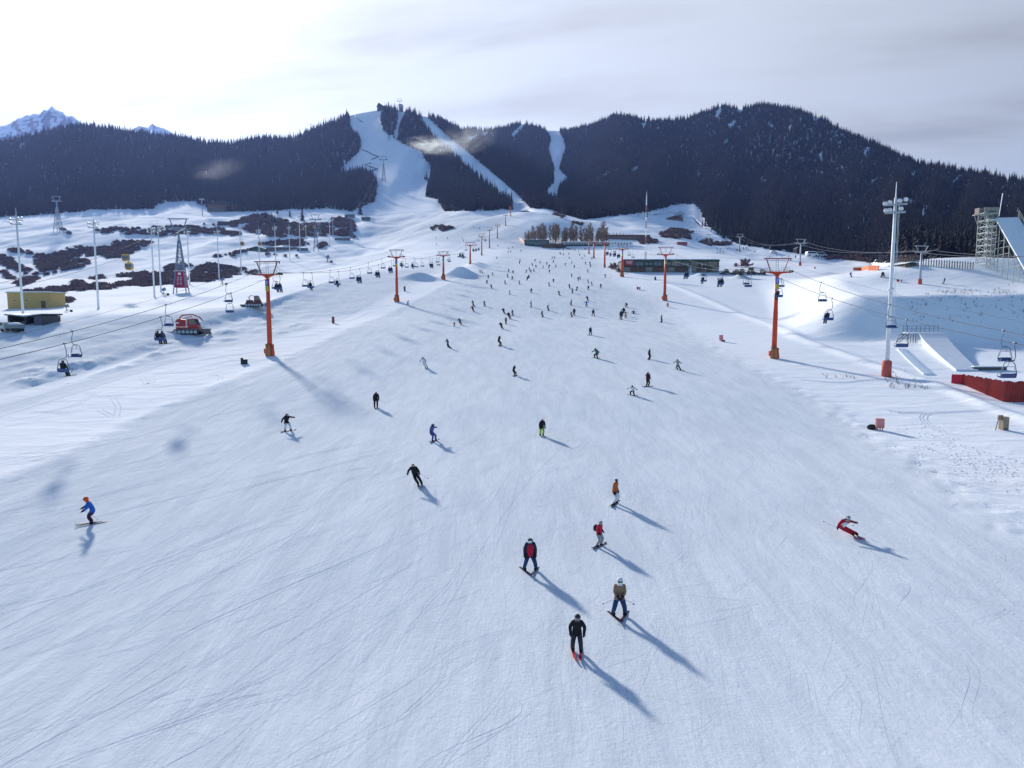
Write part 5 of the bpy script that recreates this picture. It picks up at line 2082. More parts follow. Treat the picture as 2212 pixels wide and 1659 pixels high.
def building(name, label, r_, zx0, zx1, zb, zt, depth, wall, roof='flat', roofm=None, snow=True, windows=(), doors=(), winm=None, zb2=None):
    """box building seen frontally between two photograph positions; windows as (x, z, w, h) fractions"""
    a = sp(*q(r_, zx0, zb))
    b = sp(*q(r_, zx1, zb2 if zb2 is not None else zb))
    y = (a[1] + b[1]) / 2
    ax, bx = ray(*q(r_, zx0, zb))[0] * y, ray(*q(r_, zx1, zb))[0] * y
    w = abs(bx - ax)
    h = hpx(r_, zb - zt) * y / FPX
    cx = (ax + bx) / 2
    z0 = min(G(ax, y), G(bx, y), G(cx, y))
    if q(r_, (zx0 + zx1) / 2, zb)[1] <= np.interp(q(r_, (zx0 + zx1) / 2, zb)[0], hu, hvb) + 2:
        z0 = min(a[2], b[2])
    t = thing(name, label, 'building', (cx, y + depth / 2, z0 + CZ))
    f = -depth / 2
    bh = h if roof == 'flat' else h * .62
    MB().box((0, 0, bh / 2 - .4), (w, depth, bh + .8)).build('wall', wall, t)
    rm = roofm or M_SLATE
    if roof == 'flat':
        MB().box((0, 0, bh + .12), (w + .5, depth + .5, .22)).build('roof', rm, t)
        if snow:
            MB().box((0, 0, bh + .37), (w + .2, depth + .2, .26), taper=.97).build('roof_snow', M_PILE, t)
    else:
        rf = MB().prism([(-w / 2 - .4, bh), (w / 2 + .4, bh), (w / 2 * .1, h), (-w / 2 * .1, h)], f - .5, -f + .5).build('roof', rm, t)
        if snow:
            MB().prism([(-w / 2 - .3, bh + .12), (-w * .05, h + .16), (w * .05, h + .16), (w / 2 + .3, bh + .12), (w / 2 * .1, h + .02), (-w / 2 * .1, h + .02)], f - .45, -f + .45).build('roof_snow', M_PILE, t)
    for (x, z, ww, hh) in windows:
        wn_ = MB().box((x * w, f - .02, z * bh), (ww * w, .08, hh * bh)).build('window', winm or M_GLASS, t)
        MB().box((x * w, f - .03, (z - hh / 2) * bh - .05), (ww * w + .15, .14, .08)).build('sill', M_WHITE, wn_)
    for (x, z, ww, hh) in doors:
        MB().box((x * w, f - .02, z * bh), (ww * w, .08, hh * bh)).build('door', M_BROWNWOOD, t)
    return t, w, h, f


def wins(n, z, w, h, x0=-.45, x1=.45):
    return [(x0 + (x1 - x0) * (i + .5) / n, z, w, h) for i in range(n)]


# yellow clad hall
t, w, h, f = building('yellow_hall', 'yellow metal-clad building with a small brown door, far left', 'A', 90, 575, 1570, 1400, 6, M_YELLOW, roofm=M_YELLOW, snow=True,
                      windows=[(-.335, .50, .035, .09), (-.06, .50, .035, .09)], doors=[(.325, .25, .10, .5)], zb2=1545)
for i in range(24):
    MB().box((-w / 2 + w * (i + .5) / 24, f - .012, h / 2 - .2), (.06, .05, h - .1)).build('cladding_rib', M_YELLOW, t)
# open shed with sloping snowy roof
a = gp(*q('L', 80, 640))
y = a[1]
x0, x1 = ray(*q('L', 80, 640))[0] * y, ray(*q('L', 472, 640))[0] * y
w = x1 - x0
h = hpx('L', 120) * y / FPX
t = thing('open_shed', 'low dark open-fronted shed with snow on its roof, below the yellow hall', 'shed', ((x0 + x1) / 2, y + 2.5, a[2] + CZ))
for sx in (-1, 0, 1):
    MB().box((sx * w / 2 * .97, 0, h * .42), (.2, 4.6, h * .9)).build('wall', M_STEEL, t)
MB().box((0, 2.3, h * .42), (w, .15, h * .9)).build('back_wall', M_STEEL, t)
MB().box((w * .37, -2.2, h * .42), (w * .24, .12, h * .88)).build('front_panel', mat('violet_grey_panel', (.09, .09, .14), .6), t)
MB().prism([(-w / 2 - .3, h * 1.02), (0, h * .80), (w / 2 + .3, h * 1.04), (w / 2 + .3, h * .95), (0, h * .70), (-w / 2 - .3, h * .93)], -2.7, 2.6).build('roof', M_SLATE, t)
MB().prism([(-w / 2 - .2, h * 1.05), (0, h * .95), (w / 2 + .2, h * 1.08), (w / 2 + .2, h * 1.045), (0, h * .81), (-w / 2 - .2, h * 1.025)], -2.6, 2.5).build('roof_snow', M_PILE, t)

building('timber_chalet', 'brown timber chalet at the forest foot on the left', 'B', 425, 762, 470, 345, 9, M_BROWNWOOD, 'gable', M_SLATE, False, wins(7, .35, .07, .55), (), M_GLASS)
building('lift_station', 'small white rounded gondola station left of the timber chalet', 'B', 443, 520, 400, 352, 6, M_WHITE, 'gable', M_WHITE, True, [(0, .5, .5, .4)])
building('green_cabin', 'small green and grey hut with snowy roof on the left meadow', 'B', 890, 1060, 918, 858, 6, mat('dull_green', (.06, .12, .04), .7, var=.3), 'gable', M_SLATE, True, wins(3, .5, .2, .5))
building('dark_hall', 'long dark low hall with white roof edge behind the poles', 'B', 1085, 1425, 912, 862, 8, M_BROWNWOOD, 'flat', M_WHITE, True, wins(8, .55, .08, .4))
building('blue_container', 'blue grey container hut between lattice tower and lodge', 'B', 1430, 1540, 915, 885, 4, M_BLUEPAN, 'flat', M_BLUEPAN, True, wins(3, .55, .2, .45))
building('lodge', 'small blue roofed hut above the brown bank near the main run', 'B', 1965, 2065, 545, 508, 6, M_BLUEPAN, 'flat', M_SLATE, True, wins(3, .5, .18, .4))
building('stone_hut', 'flat dark hut beside the spruce at the foot of the main run', 'C', 500, 580, 1335, 1300, 5, M_STONE, 'flat', M_SLATE, True, wins(3, .5, .15, .4))
building('brown_shed', 'low grey shed in front of the brown bank', 'B', 1850, 2015, 795, 770, 4, M_STONE, 'flat', M_SLATE, True, wins(4, .5, .15, .4))
building('red_hall', 'long red brown hall with dark flat roof behind the bare poplars', 'D', 1010, 1592, 785, 728, 12, M_BRICK, 'flat', M_SLATE, False, wins(14, .55, .04, .3))
building('glass_pavilion', 'dark glazed pavilion with snowy roof at the left end of the poplars', 'D', 190, 462, 848, 795, 8, M_GREEN, 'flat', M_SLATE, True, wins(8, .5, .10, .7))
building('white_kiosk', 'row of white cabins with snowy roofs below the red hall', 'D', 1140, 1400, 855, 805, 6, M_WHITE, 'flat', M_WHITE, True, wins(7, .55, .06, .3))
building('pale_terrace', 'low pinkish terrace wall in front of the poplars', 'D', 620, 1130, 852, 815, 4, mat('pale_pink_wall', (.45, .38, .38), .8), 'flat', M_WHITE, True, wins(16, .5, .03, .5))
building('pink_hut', 'small pink red hut on the snow beyond the long building', 'E', 0, 130, 990, 945, 4, mat('pink_red_wall', (.30, .09, .11), .7), 'flat', M_BRICK, True)
building('red_station_house', 'small red brown house beside the upper lift station', 'D', 1788, 1960, 572, 510, 8, M_BRICK, 'gable', M_SLATE, False, wins(4, .5, .10, .4))
building('upper_station', 'grey hooded lift station above the red brown house', 'D', 1875, 1975, 545, 462, 7, M_GALV, 'gable', M_GALV, True, [(0, .55, .5, .45)])
building('tan_house', 'tan house with snowy roof behind the grey lift tower', 'E', 1555, 1765, 1100, 985, 8, M_TAN, 'gable', M_SLATE, True, wins(3, .5, .12, .35))
building('snowy_shed', 'low snow-roofed shed right of the second grey tower', 'F', 885, 1010, 1092, 1040, 7, M_STONE, 'gable', M_SLATE, True)
building('snowy_shed', 'dark sheds with steep snowy roof below the right forest', 'F', 1085, 1330, 1098, 1022, 7, M_SLATE, 'gable', M_SLATE, True)
building('snowy_shed', 'small snow-covered shed next to the ski jump tower', 'F', 1690, 1775, 1105, 1055, 4, M_STONE, 'gable', M_SLATE, True)

# the long building right of the piste, with boards along its front
t, w, h, f = building('long_lodge', 'long two-storey building with dark green roof edge beside the right lift', 'R', 162, 1100, 318, 200, 14, M_STONE, 'flat', M_GREEN, True)
for i in range(13):
    x = -w / 2 + w * (i + .5) / 13
    MB().box((x, f - .05, h * .26), (w / 13 * .8, .12, h * .34)).build('dark_opening', M_BROWNWOOD if i % 3 else M_GLASS, t)
MB().box((0, f - .35, h * .48), (w, .7, .18)).build('canopy', M_SLATE, t)
MB().box((0, f - .10, h * .965), (w + .3, .2, h * .10)).build('fascia', M_GREEN, t)
for i in range(9):
    m_ = [M_BLUEPAN, M_GREEN, M_BLUEPAN, M_STONE, M_TAN, M_STONE, M_STONE, M_BROWNWOOD, M_TAN][i]
    bx_ = -w * .38 + w * .86 * (i + .5) / 9
    bo = MB().box((bx_, f - .06, h * .70), (w * .86 / 9 * .92, .1, h * .34)).build('upper_panel', m_, t)
    for k in range(2):
        MB().box((bx_ + (k - .5) * w * .04, f - .125, h * .70), (w * .03, .03, h * .2)).build('window', M_GLASS, bo)
bb = MB().box((-w * .44, f - .5, h * .78), (w * .098, .12, h * .44)).build('red_billboard', mat('billboard_red', (.35, .02, .045), .6), t)
for k in range(3):
    MB().box((-w * .44, f - .575, h * (.90 - .09 * k)), (w * (.07 - .012 * k), .03, h * .028)).build('text_line', M_WHITE, bb)
MB().box((-w * .425, f - .575, h * .62), (w * .022, .03, h * .1)).build('emblem', M_BLUEPAN, bb)
# white peaked tent
a = gp(*q('R', 830, 325))
b = gp(*q('R', 920, 325))
ww = b[0] - a[0]
t = thing('peaked_tent', 'pale blue white peaked tent in front of the long building', 'tent', ((a[0] + b[0]) / 2, a[1], a[2] + CZ))
hh = hpx('R', 63) * a[1] / FPX
MB().prism([(-ww / 2, -.2), (ww / 2, -.2), (ww / 2, hh * .55), (0, hh), (-ww / 2, hh * .55)], -.1, 2.6).build('canvas', M_TENT, t)
MB().prism([(-ww / 2 - .15, hh * .56), (0, hh * 1.04), (ww / 2 + .15, hh * .56), (ww / 2 + .15, hh * .50), (0, hh * .98), (-ww / 2 - .15, hh * .50)], -.3, 2.75).build('roof_cover', M_WHITE, t)
# summit house and top station
for (zx0, zx1, zb, zt, lab, m_, nm) in ((655, 752, 245, 185, 'dark gabled house on the summit beside the main run', M_SLATE, 'summit_house'), (868, 908, 238, 178, 'grey block of the top gondola station on the summit', M_STONE, 'top_station')):
    u0, v0 = q('C', zx0, zb)
    u1, v1 = q('C', zx1, zb)
    x, y, z, t_ = [float(c) for c in hill_pt((u0 + u1) / 2, max(v0, np.interp((u0 + u1) / 2, hu, hvr) + 1))]
    ww = (u1 - u0) * y / FPX
    hh = hpx('C', zb - zt) * y / FPX
    t = thing(nm, lab, 'building', (x, y, z + CZ))
    MB().box((0, 0, hh * .25 - 2), (ww * .9, 10, hh * .5 + 4)).build('wall', m_, t)
    if nm == 'summit_house':
        MB().prism([(-ww / 2, hh * .4), (-ww * .30, hh), (ww * .52, hh * .18), (ww * .52, hh * .05)], -6, 6).build('roof', M_SLATE, t)
    else:
        MB().prism([(-ww * .42, hh * .5), (-ww * .5, hh * .9), (-ww * .3, hh), (ww * .3, hh), (ww * .5, hh * .9), (ww * .42, hh * .5)], -6, 6).build('roof', M_GALV, t)
    for k in range(3):
        MB().box((ww * (-.25 + .25 * k), -5.1, hh * .3), (ww * .12, .3, hh * .14)).build('window', M_GLASS, t)

# radio mast
a = gp(*q('D', 1540, 1010))
H = hpx('D', 735) * a[1] / FPX
t = thing('radio_mast', 'tall slim lattice mast in red and white behind the long building', 'mast', W3(a))
seg = 7
for k in range(seg):
    z0, z1 = H * .8 * k / seg, H * .8 * (k + 1) / seg
    m = MB()
    for c in range(3):
        aa = 2.1 * c
        bb_ = 2.1 * (c + 1)
        r0 = .42
        m.beam((r0 * math.cos(aa), r0 * math.sin(aa), z0), (r0 * math.cos(aa), r0 * math.sin(aa), z1), .12)
        for st in range(3):
            za, zb_ = z0 + (z1 - z0) * st / 3, z0 + (z1 - z0) * (st + 1) / 3
            m.beam((r0 * math.cos(aa), r0 * math.sin(aa), za), (r0 * math.cos(bb_), r0 * math.sin(bb_), zb_), .07)
    m.build('lattice_section', M_WHITE if k % 2 else mat('mast_red', (.27, .09, .10), .6), t)
MB().tube([(0, 0, H * .8), (0, 0, H * .92), (0, 0, H)], [.3, .22, .05], 8).build('antenna', M_WHITE, t)
for k in range(4):
    MB().tube([(.7 * math.cos(k * 1.6), .7 * math.sin(k * 1.6), H * .62), (.7 * math.cos(k * 1.6), .7 * math.sin(k * 1.6), H * .68)], .22, 6).build('panel_antenna', M_BLUESTEEL, t)

# ------------------------------------------------------------------ ski jump tower, kicker, red enclosure
ZR['J'] = (3429, 680, .19286)
M_SCAF = mat('pale_scaffold', (.27, .30, .29), .5, .2, var=.15)
base = gp(*q('J', 400, 1400))
yj = base[1]
Hj = hpx('J', 1000) * yj / FPX
xl = ray(*q('J', 330, 1400))[0] * yj
xr = ray(*q('J', 480, 1400))[0] * yj
wj = xr - xl
t = thing('ski_jump', 'steel scaffold ski jump tower with white in-run at the right edge', 'ski jump', ((xl + xr) / 2, yj + 1.6, base[2] + CZ - .3))
for (x, y) in ((-.5, -1.6), (.5, -1.6), (-.5, 1.8), (.5, 1.8), (0, -1.6)):
    MB().beam((x * wj, y, -1.5), (x * wj + .012 * Hj * x, y, Hj), .13).build('post', M_SCAF, t)
m = MB()
nl = 9
for k in range(1, nl + 1):
    z = Hj * k / nl
    for y in (-1.6, 1.8):
        m.beam((-.5 * wj, y, z), (.5 * wj, y, z), .17)
    for x in (-.5, .5):
        m.beam((x * wj, -1.6, z), (x * wj, 1.8, z), .10)
m.build('ledger', mat('snow_dusted_beam', (.66, .69, .70), .6), t)
m = MB()
for k in range(nl):
    z0, z1 = Hj * k / nl, Hj * (k + 1) / nl
    for y in (-1.6, 1.8):
        m.beam((-.5 * wj, y, z0), (0, y, z1), .07)
        m.beam((0, y, z0), (.5 * wj, y, z1), .07)
        m.beam((0, y, z0), (-.5 * wj, y, z1), .07)
    m.beam((-.5 * wj, -1.6, z0), (-.5 * wj, 1.8, z1), .07)
    m.beam((.5 * wj, 1.8, z0), (.5 * wj, -1.6, z1), .07)
m.build('bracing', M_SCAF, t)
# overhanging platform with railings
MB().box((-.35 * wj, 0, Hj + .05), (wj * 1.75, 4.0, .16)).build('platform', M_SCAF, t)
m = MB()
for x in np.linspace(-1.22, .5, 12):
    m.beam((x * wj, -1.95, Hj + .1), (x * wj, -1.95, Hj + 1.25), .05)
for z in (.5, .9, 1.25):
    m.beam((-1.22 * wj, -1.95, Hj + z), (.5 * wj, -1.95, Hj + z), .06)
m.build('railing', M_SCAF, t)
MB().beam((-1.15 * wj, -1.5, Hj - .1), (-.5 * wj, -1.5, Hj * .76), .12).build('strut', M_SCAF, t)
MB().beam((-1.15 * wj, 1.5, Hj - .1), (-.5 * wj, 1.5, Hj * .76), .12).build('strut', M_SCAF, t)
MB().box((-.9 * wj, .4, Hj + .75), (wj * .75, 1.5, 1.3)).build('start_hut', mat('dull_brown_panel', (.20, .17, .16), .7), t)
# in-run slab, descending towards the viewer
dirj = Vector((-3.6, -17, -15))
m = MB()
a0 = Vector((.5 * wj, -1.0, Hj * .93))
wv = Vector((4.8, -.6, 0))
pts = []
for k in range(9):
    fr = k / 8
    c = a0 + dirj * (fr * 1.12)
    pts.append((c, c + wv))
vs_ = []
for l, r_ in pts:
    vs_ += [l, r_, r_ - Vector((0, 0, .35)), l - Vector((0, 0, .35))]
fs = []
for k in range(8):
    a_, b_ = k * 4, k * 4 + 4
    for j in range(4):
        fs.append((a_ + j, a_ + (j + 1) % 4, b_ + (j + 1) % 4, b_ + j))
fs += [(3, 2, 1, 0), (32, 33, 34, 35)]
m._add(vs_, fs)
m.build('in_run', M_PILE, t)
m = MB()
for side in (1,):
    for k in range(9):
        p_ = pts[k][side]
        m.beam(p_, p_ + Vector((0, 0, 1.5)), .08)
    for k in range(8):
        for dz in (.5, 1.0, 1.5):
            m.beam(pts[k][side] + Vector((0, 0, dz)), pts[k + 1][side] + Vector((0, 0, dz)), .05)
m.build('in_run_railing', M_SCAF, t)
m = MB()
for k in range(1, 8):
    for p_ in pts[k]:
        m.beam(p_ - Vector((0, 0, .3)), (p_.x, p_.y, -3.5), .12)
    m.beam(pts[k][0] - Vector((0, 0, .3)), Vector((pts[k][1].x, pts[k][1].y, -2.0)), .08)
    lo = pts[k][0].z
    for zz in np.arange(0, max(.1, lo - .5), 1.5):
        m.beam((pts[k - 1][0].x, pts[k - 1][0].y, zz), (pts[k][0].x, pts[k][0].y, zz), .08)
m.build('in_run_support', M_SCAF, t)
for (x, y, z, l, dx) in ((.95 * wj, -1.0, Hj + .9, 3.6, .5), (1.4 * wj, -7.5, Hj * .62, 2.4, .9)):
    MB().beam((x, y, z - 1.5), (x + dx, y, z + l), .11).build('flag_pole', M_WHITEP, t)

# kicker with stairs
kb = gp(*q('Q', 1650, 1010))
kt = np.array([ray(*q('Q', 1300, 640))[0] * 117, 117.0, 0])
kt[2] = G(kt[0], kt[1])
zt_ = ray(*q('Q', 1120, 632))[1] * 117
xt0, xt1 = ray(*q('Q', 1175, 700))[0] * kt[1], ray(*q('Q', 1430, 700))[0] * kt[1]
xb0, xb1 = ray(*q('Q', 1545, 1020))[0] * kb[1], ray(*q('Q', 1765, 1000))[0] * kb[1]
o3 = Vector(((xt0 + xb0) / 2, (kt[1] + kb[1]) / 2, kb[2]))
t = thing('kicker_ramp', 'snow covered jump ramp with steel start platform on the right', 'ramp', (o3.x, o3.y, o3.z + CZ))
m = MB()
rows = []
for k in range(9):
    fr = k / 8
    y = kt[1] + (kb[1] - kt[1]) * fr - o3.y
    z = zt_ + (kb[2] + .25 - zt_) * (fr ** .8) - o3.z
    xa, xb_ = xt0 + (xb0 - xt0) * fr - o3.x, xt1 + (xb1 - xt1) * fr - o3.x
    rows.append((xa, xb_, y, z))
vs_, fs = [], []
for (xa, xb_, y, z) in rows:
    zl = G(xa + o3.x, y + o3.y) - o3.z - .5
    vs_ += [(xa, y, z), (xb_, y, z), (xb_, y, min(zl, z - .3)), (xa, y, min(zl, z - .3))]
for k in range(8):
    a_, b_ = k * 4, k * 4 + 4
    for j in range(4):
        fs.append((a_ + j, b_ + j, b_ + (j + 1) % 4, a_ + (j + 1) % 4))
fs += [(0, 1, 2, 3), (35, 34, 33, 32)]
m._add(vs_, fs)
m.build('ramp_surface', mat('ramp_snow_shade_tint', (0.60, 0.66, 0.73), .9, var=.06, scale=1.5, spec=.04, bump_s=.6), t)  # snow colour darkened and blued, so the ramp's shade is partly painted in
px0, px1 = ray(*q('Q', 1085, 650))[0] * kt[1] - o3.x, xt1 - o3.x
py = kt[1] - o3.y
pz = zt_ - o3.z
MB().box(((px0 + px1) / 2, py + .95, pz - .08), (px1 - px0, 1.9, .16)).build('start_platform', M_PILE, t)
for i, x in enumerate(np.linspace(px0, px1, 9)):
    MB().beam((x, py + 1.85, pz), (x, py + 1.85, pz + 1.15), .06).build('rail_post', M_STEEL, t)
for z in (.6, 1.1):
    MB().beam((px0, py + 1.85, pz + z), (px1, py + 1.85, pz + z), .045).build('rail', M_STEEL, t)
for i, x in enumerate(np.linspace(px0, px0 + 2.2, 6)):
    MB().beam((x, py + .2, pz - 2.6), (x, py + .2, pz), .08).build('platform_leg', M_STEEL, t)
MB().beam((px0 - 1.8, py - .4, pz - 1.6), (px0, py - .1, pz - .1), .08).beam((px0 - 1.8, py + .5, pz - 1.6), (px0, py + .9, pz - .1), .08).beam((px0 - 1.8, py - .4, pz - 1.6), (px0 - 1.8, py + .5, pz - 1.6), .08).beam((px0 - .9, py - .25, pz - .85), (px0 - .9, py + .7, pz - .85), .08).build('side_stair', M_STEEL, t)
s0 = gp(*q('Q', 1010, 800))
s1 = gp(*q('Q', 1270, 1045))
t = thing('snow_steps', 'straight flight of snowy steps climbing beside the jump ramp', 'steps', W3(s1))
nst = 26
for k in range(nst):
    fr = k / (nst - 1)
    p_ = s1 + (s0 - s1) * fr
    MB().box((p_[0] - s1[0], p_[1] - s1[1], G(p_[0], p_[1]) - s1[2] + .06), (1.35, .30, .30)).build('step', M_PILE, t)

# red corrugated enclosure
M_REDSHEET = mat('red_sheet_metal', (.30, .028, .022), .55, var=.25, scale=2)
c0 = gp(*q('Q', 1600, 1135))
c1 = gp(*q('Q', 2012, 1312))
he = hpx('Q', 205) * c1[1] / FPX
c2 = c1 + np.array([14.0, -1.5, 0])
c2[2] = G(c2[0], c2[1])
c3 = c0 + np.array([15.0, 2.0, 0])
t = thing('red_enclosure', 'dark red corrugated metal enclosure with snow-covered top at the right edge', 'enclosure', W3(c1))
zt_ = he


def corr(p0, p1, name):
    p0, p1 = Vector(p0), Vector(p1)
    L = (p1 - p0).length
    n = max(2, int(L / .30))
    d = (p1 - p0).normalized()
    nn = Vector((d.y, -d.x, 0))
    vs_, fs = [], []
    for k in range(n * 2 + 1):
        p_ = p0.lerp(p1, k / (2 * n)) + nn * (.05 if k % 2 else -.05)
        gz = G(p_.x + c1[0], p_.y + c1[1]) - c1[2]
        tz = zt_ + .10 * math.sin(k * .7) * math.sin(k * .23)
        vs_ += [(p_.x, p_.y, gz - .5), (p_.x, p_.y, tz), (p_.x + nn.x * -.04, p_.y + nn.y * -.04, tz), (p_.x - nn.x * .04, p_.y - nn.y * .04, gz - .5)]
    for k in range(n * 2):
        a_, b_ = k * 4, k * 4 + 4
        for j in range(4):
            fs.append((a_ + j, b_ + j, b_ + (j + 1) % 4, a_ + (j + 1) % 4))
    m = MB()
    m._add(vs_, fs)
    return m.build(name, M_REDSHEET, t)


r0 = c0 - c1
r2 = c2 - c1
r3 = c3 - c1
corr((r0[0], r0[1], 0), (0, 0, 0), 'side_wall')
corr((0, 0, 0), (r2[0], r2[1], 0), 'front_wall')
m = MB()
m._add([(r0[0] + .1, r0[1] + .1, zt_ - .05), (.1, .12, zt_ - .12), (r2[0], r2[1] + .1, zt_ - .12), (r3[0], r3[1], zt_ - .05),
        (r0[0] + .1, r0[1] + .1, zt_ - .6), (.1, .12, zt_ - .6), (r2[0], r2[1] + .1, zt_ - .6), (r3[0], r3[1], zt_ - .6)], [(0, 1, 2, 3), (7, 6, 5, 4), (0, 4, 5, 1), (1, 5, 6, 2), (2, 6, 7, 3), (3, 7, 4, 0)])
m.build('snow_top', M_PILE, t)
MB().box((r0[0] - .55, r0[1] + .1, .55 + r0[2]), (1.2, .12, 1.3), rz=R(-35)).build('red_flap', mat('bright_red_mat', (.50, .02, .05), .6), t)
dk = gp(*q('Q', 1870, 1000))
t = thing('snowy_bench', 'low dark beam capped with snow behind the red enclosure', 'beam', W3(dk))
MB().box((0, 0, .25), (4.6, .5, .4)).build('beam', M_STEEL, t)
MB().box((0, 0, .52), (4.7, .6, .14)).build('snow_cap', M_PILE, t)

# ------------------------------------------------------------------ vehicles and machines
def groomer(loc, rz, label, paint, sc=1.0, crane=True):
    """tracked snow groomer, long axis local x, blade at +x"""
    t = thing('snow_groomer', label, 'snow groomer', loc, rz, 'snow groomers')
    t.scale = (sc, sc, sc)
    for s in (-1, 1):
        tr = MB().prism([(-2.2, .35), (-1.9, .05), (1.8, .05), (2.2, .45), (2.0, .85), (-1.9, .85)], s * 1.5 - .55, s * 1.5 + .55).build('track', M_BLACK, t)
        for k in range(6):
            w = MB().tube([(-1.7 + k * .68, s * 2.06, .42), (-1.7 + k * .68, s * 2.10, .42)], .30, 10)
            w.build('wheel', M_GALV, tr)
        for k in range(14):
            MB().box((-1.9 + k * .29, s * 1.5, .88), (.07, 1.15, .08)).build('cleat', M_GALV, tr)
    MB().box((0, 0, .95), (3.9, 1.9, .6)).build('chassis', paint, t)
    cb = MB().prism([(.1, 1.2), (1.75, 1.2), (1.75, 1.55), (1.25, 2.75), (.15, 2.75)], -1.0, 1.0).build('cab', paint, t)
    MB().prism([(.38, 1.75), (1.60, 1.75), (1.22, 2.6), (.38, 2.6)], -1.02, 1.02).build('side_window', M_GLASS, cb)
    m = MB()
    m._add([(1.76, -.85, 1.62), (1.76, .85, 1.62), (1.32, .85, 2.66), (1.32, -.85, 2.66)], [(0, 1, 2, 3)])
    m.build('windscreen', M_GLASS, cb)
    MB().box((.7, 0, 2.85), (.5, 1.5, .12)).build('light_bar', M_WHITE, cb)
    if crane:
        MB().prism([(-1.9, 1.3), (-.55, 1.3), (-.5, 2.55), (-1.6, 2.75), (-2.05, 2.3)], -.75, .75).build('winch_drum', paint, t)
        MB().box((-1.75, -.78, 2.0), (.6, .05, .25)).build('badge', M_WHITE, t)
        m = MB().tube([(-1.6, 0, 2.7), (-1.0, 0, 3.35), (.8, 0, 3.5), (1.9, 0, 3.0), (2.5, 0, 2.3)], [.14, .13, .12, .11, .09], 6)
        m.tube([(-1.0, 0, 2.75), (.6, 0, 3.2)], .07, 5)
        m.build('winch_boom', paint, t)
        MB().box((-.25, -.4, 2.0), (.25, .25, 1.3)).box((-.25, .4, 2.0), (.25, .25, 1.3)).build('exhaust', M_WHITE, t)
    else:
        MB().box((-1.0, 0, 1.5), (1.6, 1.8, .45)).build('load_bed', M_STEEL, t)
        m = MB().tube([(-.9, .6, 1.6), (-1.3, .6, 2.4), (-.8, .6, 2.9), (.2, .6, 2.8)], .06, 5)
        m.tube([(-.9, -.6, 1.6), (-1.3, -.6, 2.4), (-.8, -.6, 2.9), (.2, -.6, 2.8)], .06, 5)
        m.build('roll_bar', paint, t)
    m = MB()
    m.prism([(2.9, .1), (3.25, .0), (3.05, .45), (3.15, .95), (2.95, .85)], -2.2, 2.2)
    m.build('blade', M_STEEL, t)
    m = MB()
    for s in (-.7, .7):
        m.beam((1.9, s, .6), (2.95, s, .5), .14)
    m.build('push_arm', M_GALV, t)
    MB().box((-2.75, 0, .35), (.9, 4.0, .4)).build('tiller', M_STEEL, t)
    return t


ZR['K'] = (580, 1050, 200 / 2212)
p = gp(*q('K', 1000, 1480))
groomer(W3(p), R(8), 'red snow groomer with winch boom working on the left bank', M_REDCAB, hpx('K', 1350) * p[1] / FPX / 6.2)
p = gp(*q('M', 555, 655))
groomer(W3(p), R(14), 'dark snow groomer with red roll bars left of the nearest orange tower', mat('dull_red_paint', (.16, .03, .03), .5, var=.3), hpx('M', 222) * p[1] / FPX / 6.0, False)
p = gp(*q('S', 428, 352))
groomer(W3(p), R(5), 'dark green snow groomer parked between the left lift towers', mat('dark_green_paint', (.02, .06, .06), .5), hpx('S', 85) * p[1] / FPX / 6.0, True)
for i, (zx, lab) in enumerate(((630, 'leftmost of the parked snow machines past the long building'), (765, 'second parked snow machine from the left by the bush'), (840, 'third parked snow machine below the round bush'), (960, 'largest parked snow machine right of the bush'), (1105, 'rightmost parked snow machine beside the red tower'))):
    p = gp(*q('E', zx, 1372))
    groomer(W3(p), R(20 + 13 * i), lab, [M_GREEN, M_TAN, M_STEEL, mat('olive_paint', (.16, .13, .03), .5), M_STEEL][i], .68 if i != 3 else .95, False)

# tipper truck with snow load
p = gp(*q('L', 135, 712))
t = thing('tipper_truck', 'white lorry loaded with snow parked at the far left shed', 'truck', W3(p), R(172))
t.scale = (hpx('L', 275) * p[1] / FPX / 6.4,) * 3
M_TRW = mat('dirty_white_paint', (.50, .52, .52), .5, var=.2)
MB().box((-.9, 0, 1.35), (4.0, 2.1, 1.0)).build('tipper_body', mat('grey_dump_body', (.22, .24, .25), .6, var=.2), t)
MB().ball((-.9, 0, 1.85), (2.0, 1.05, .55), 12, 6).build('snow_load', M_PILE, t, True)
cb = MB().prism([(1.25, .6), (2.9, .6), (2.95, 1.5), (2.55, 2.5), (1.25, 2.5)], -1.05, 1.05).build('cab', M_TRW, t)
MB().prism([(1.7, 1.6), (2.75, 1.6), (2.48, 2.3), (1.7, 2.3)], -1.07, 1.07).build('window', M_GLASS, cb)
MB().box((0, 0, .65), (5.6, .9, .25)).build('chassis', M_STEEL, t)
for x in (2.0, -1.2, -2.2):
    for s in (-1, 1):
        MB().tube([(x, s * .75, .48), (x, s * 1.05, .48)], .48, 12).build('wheel', M_BLACK, t)


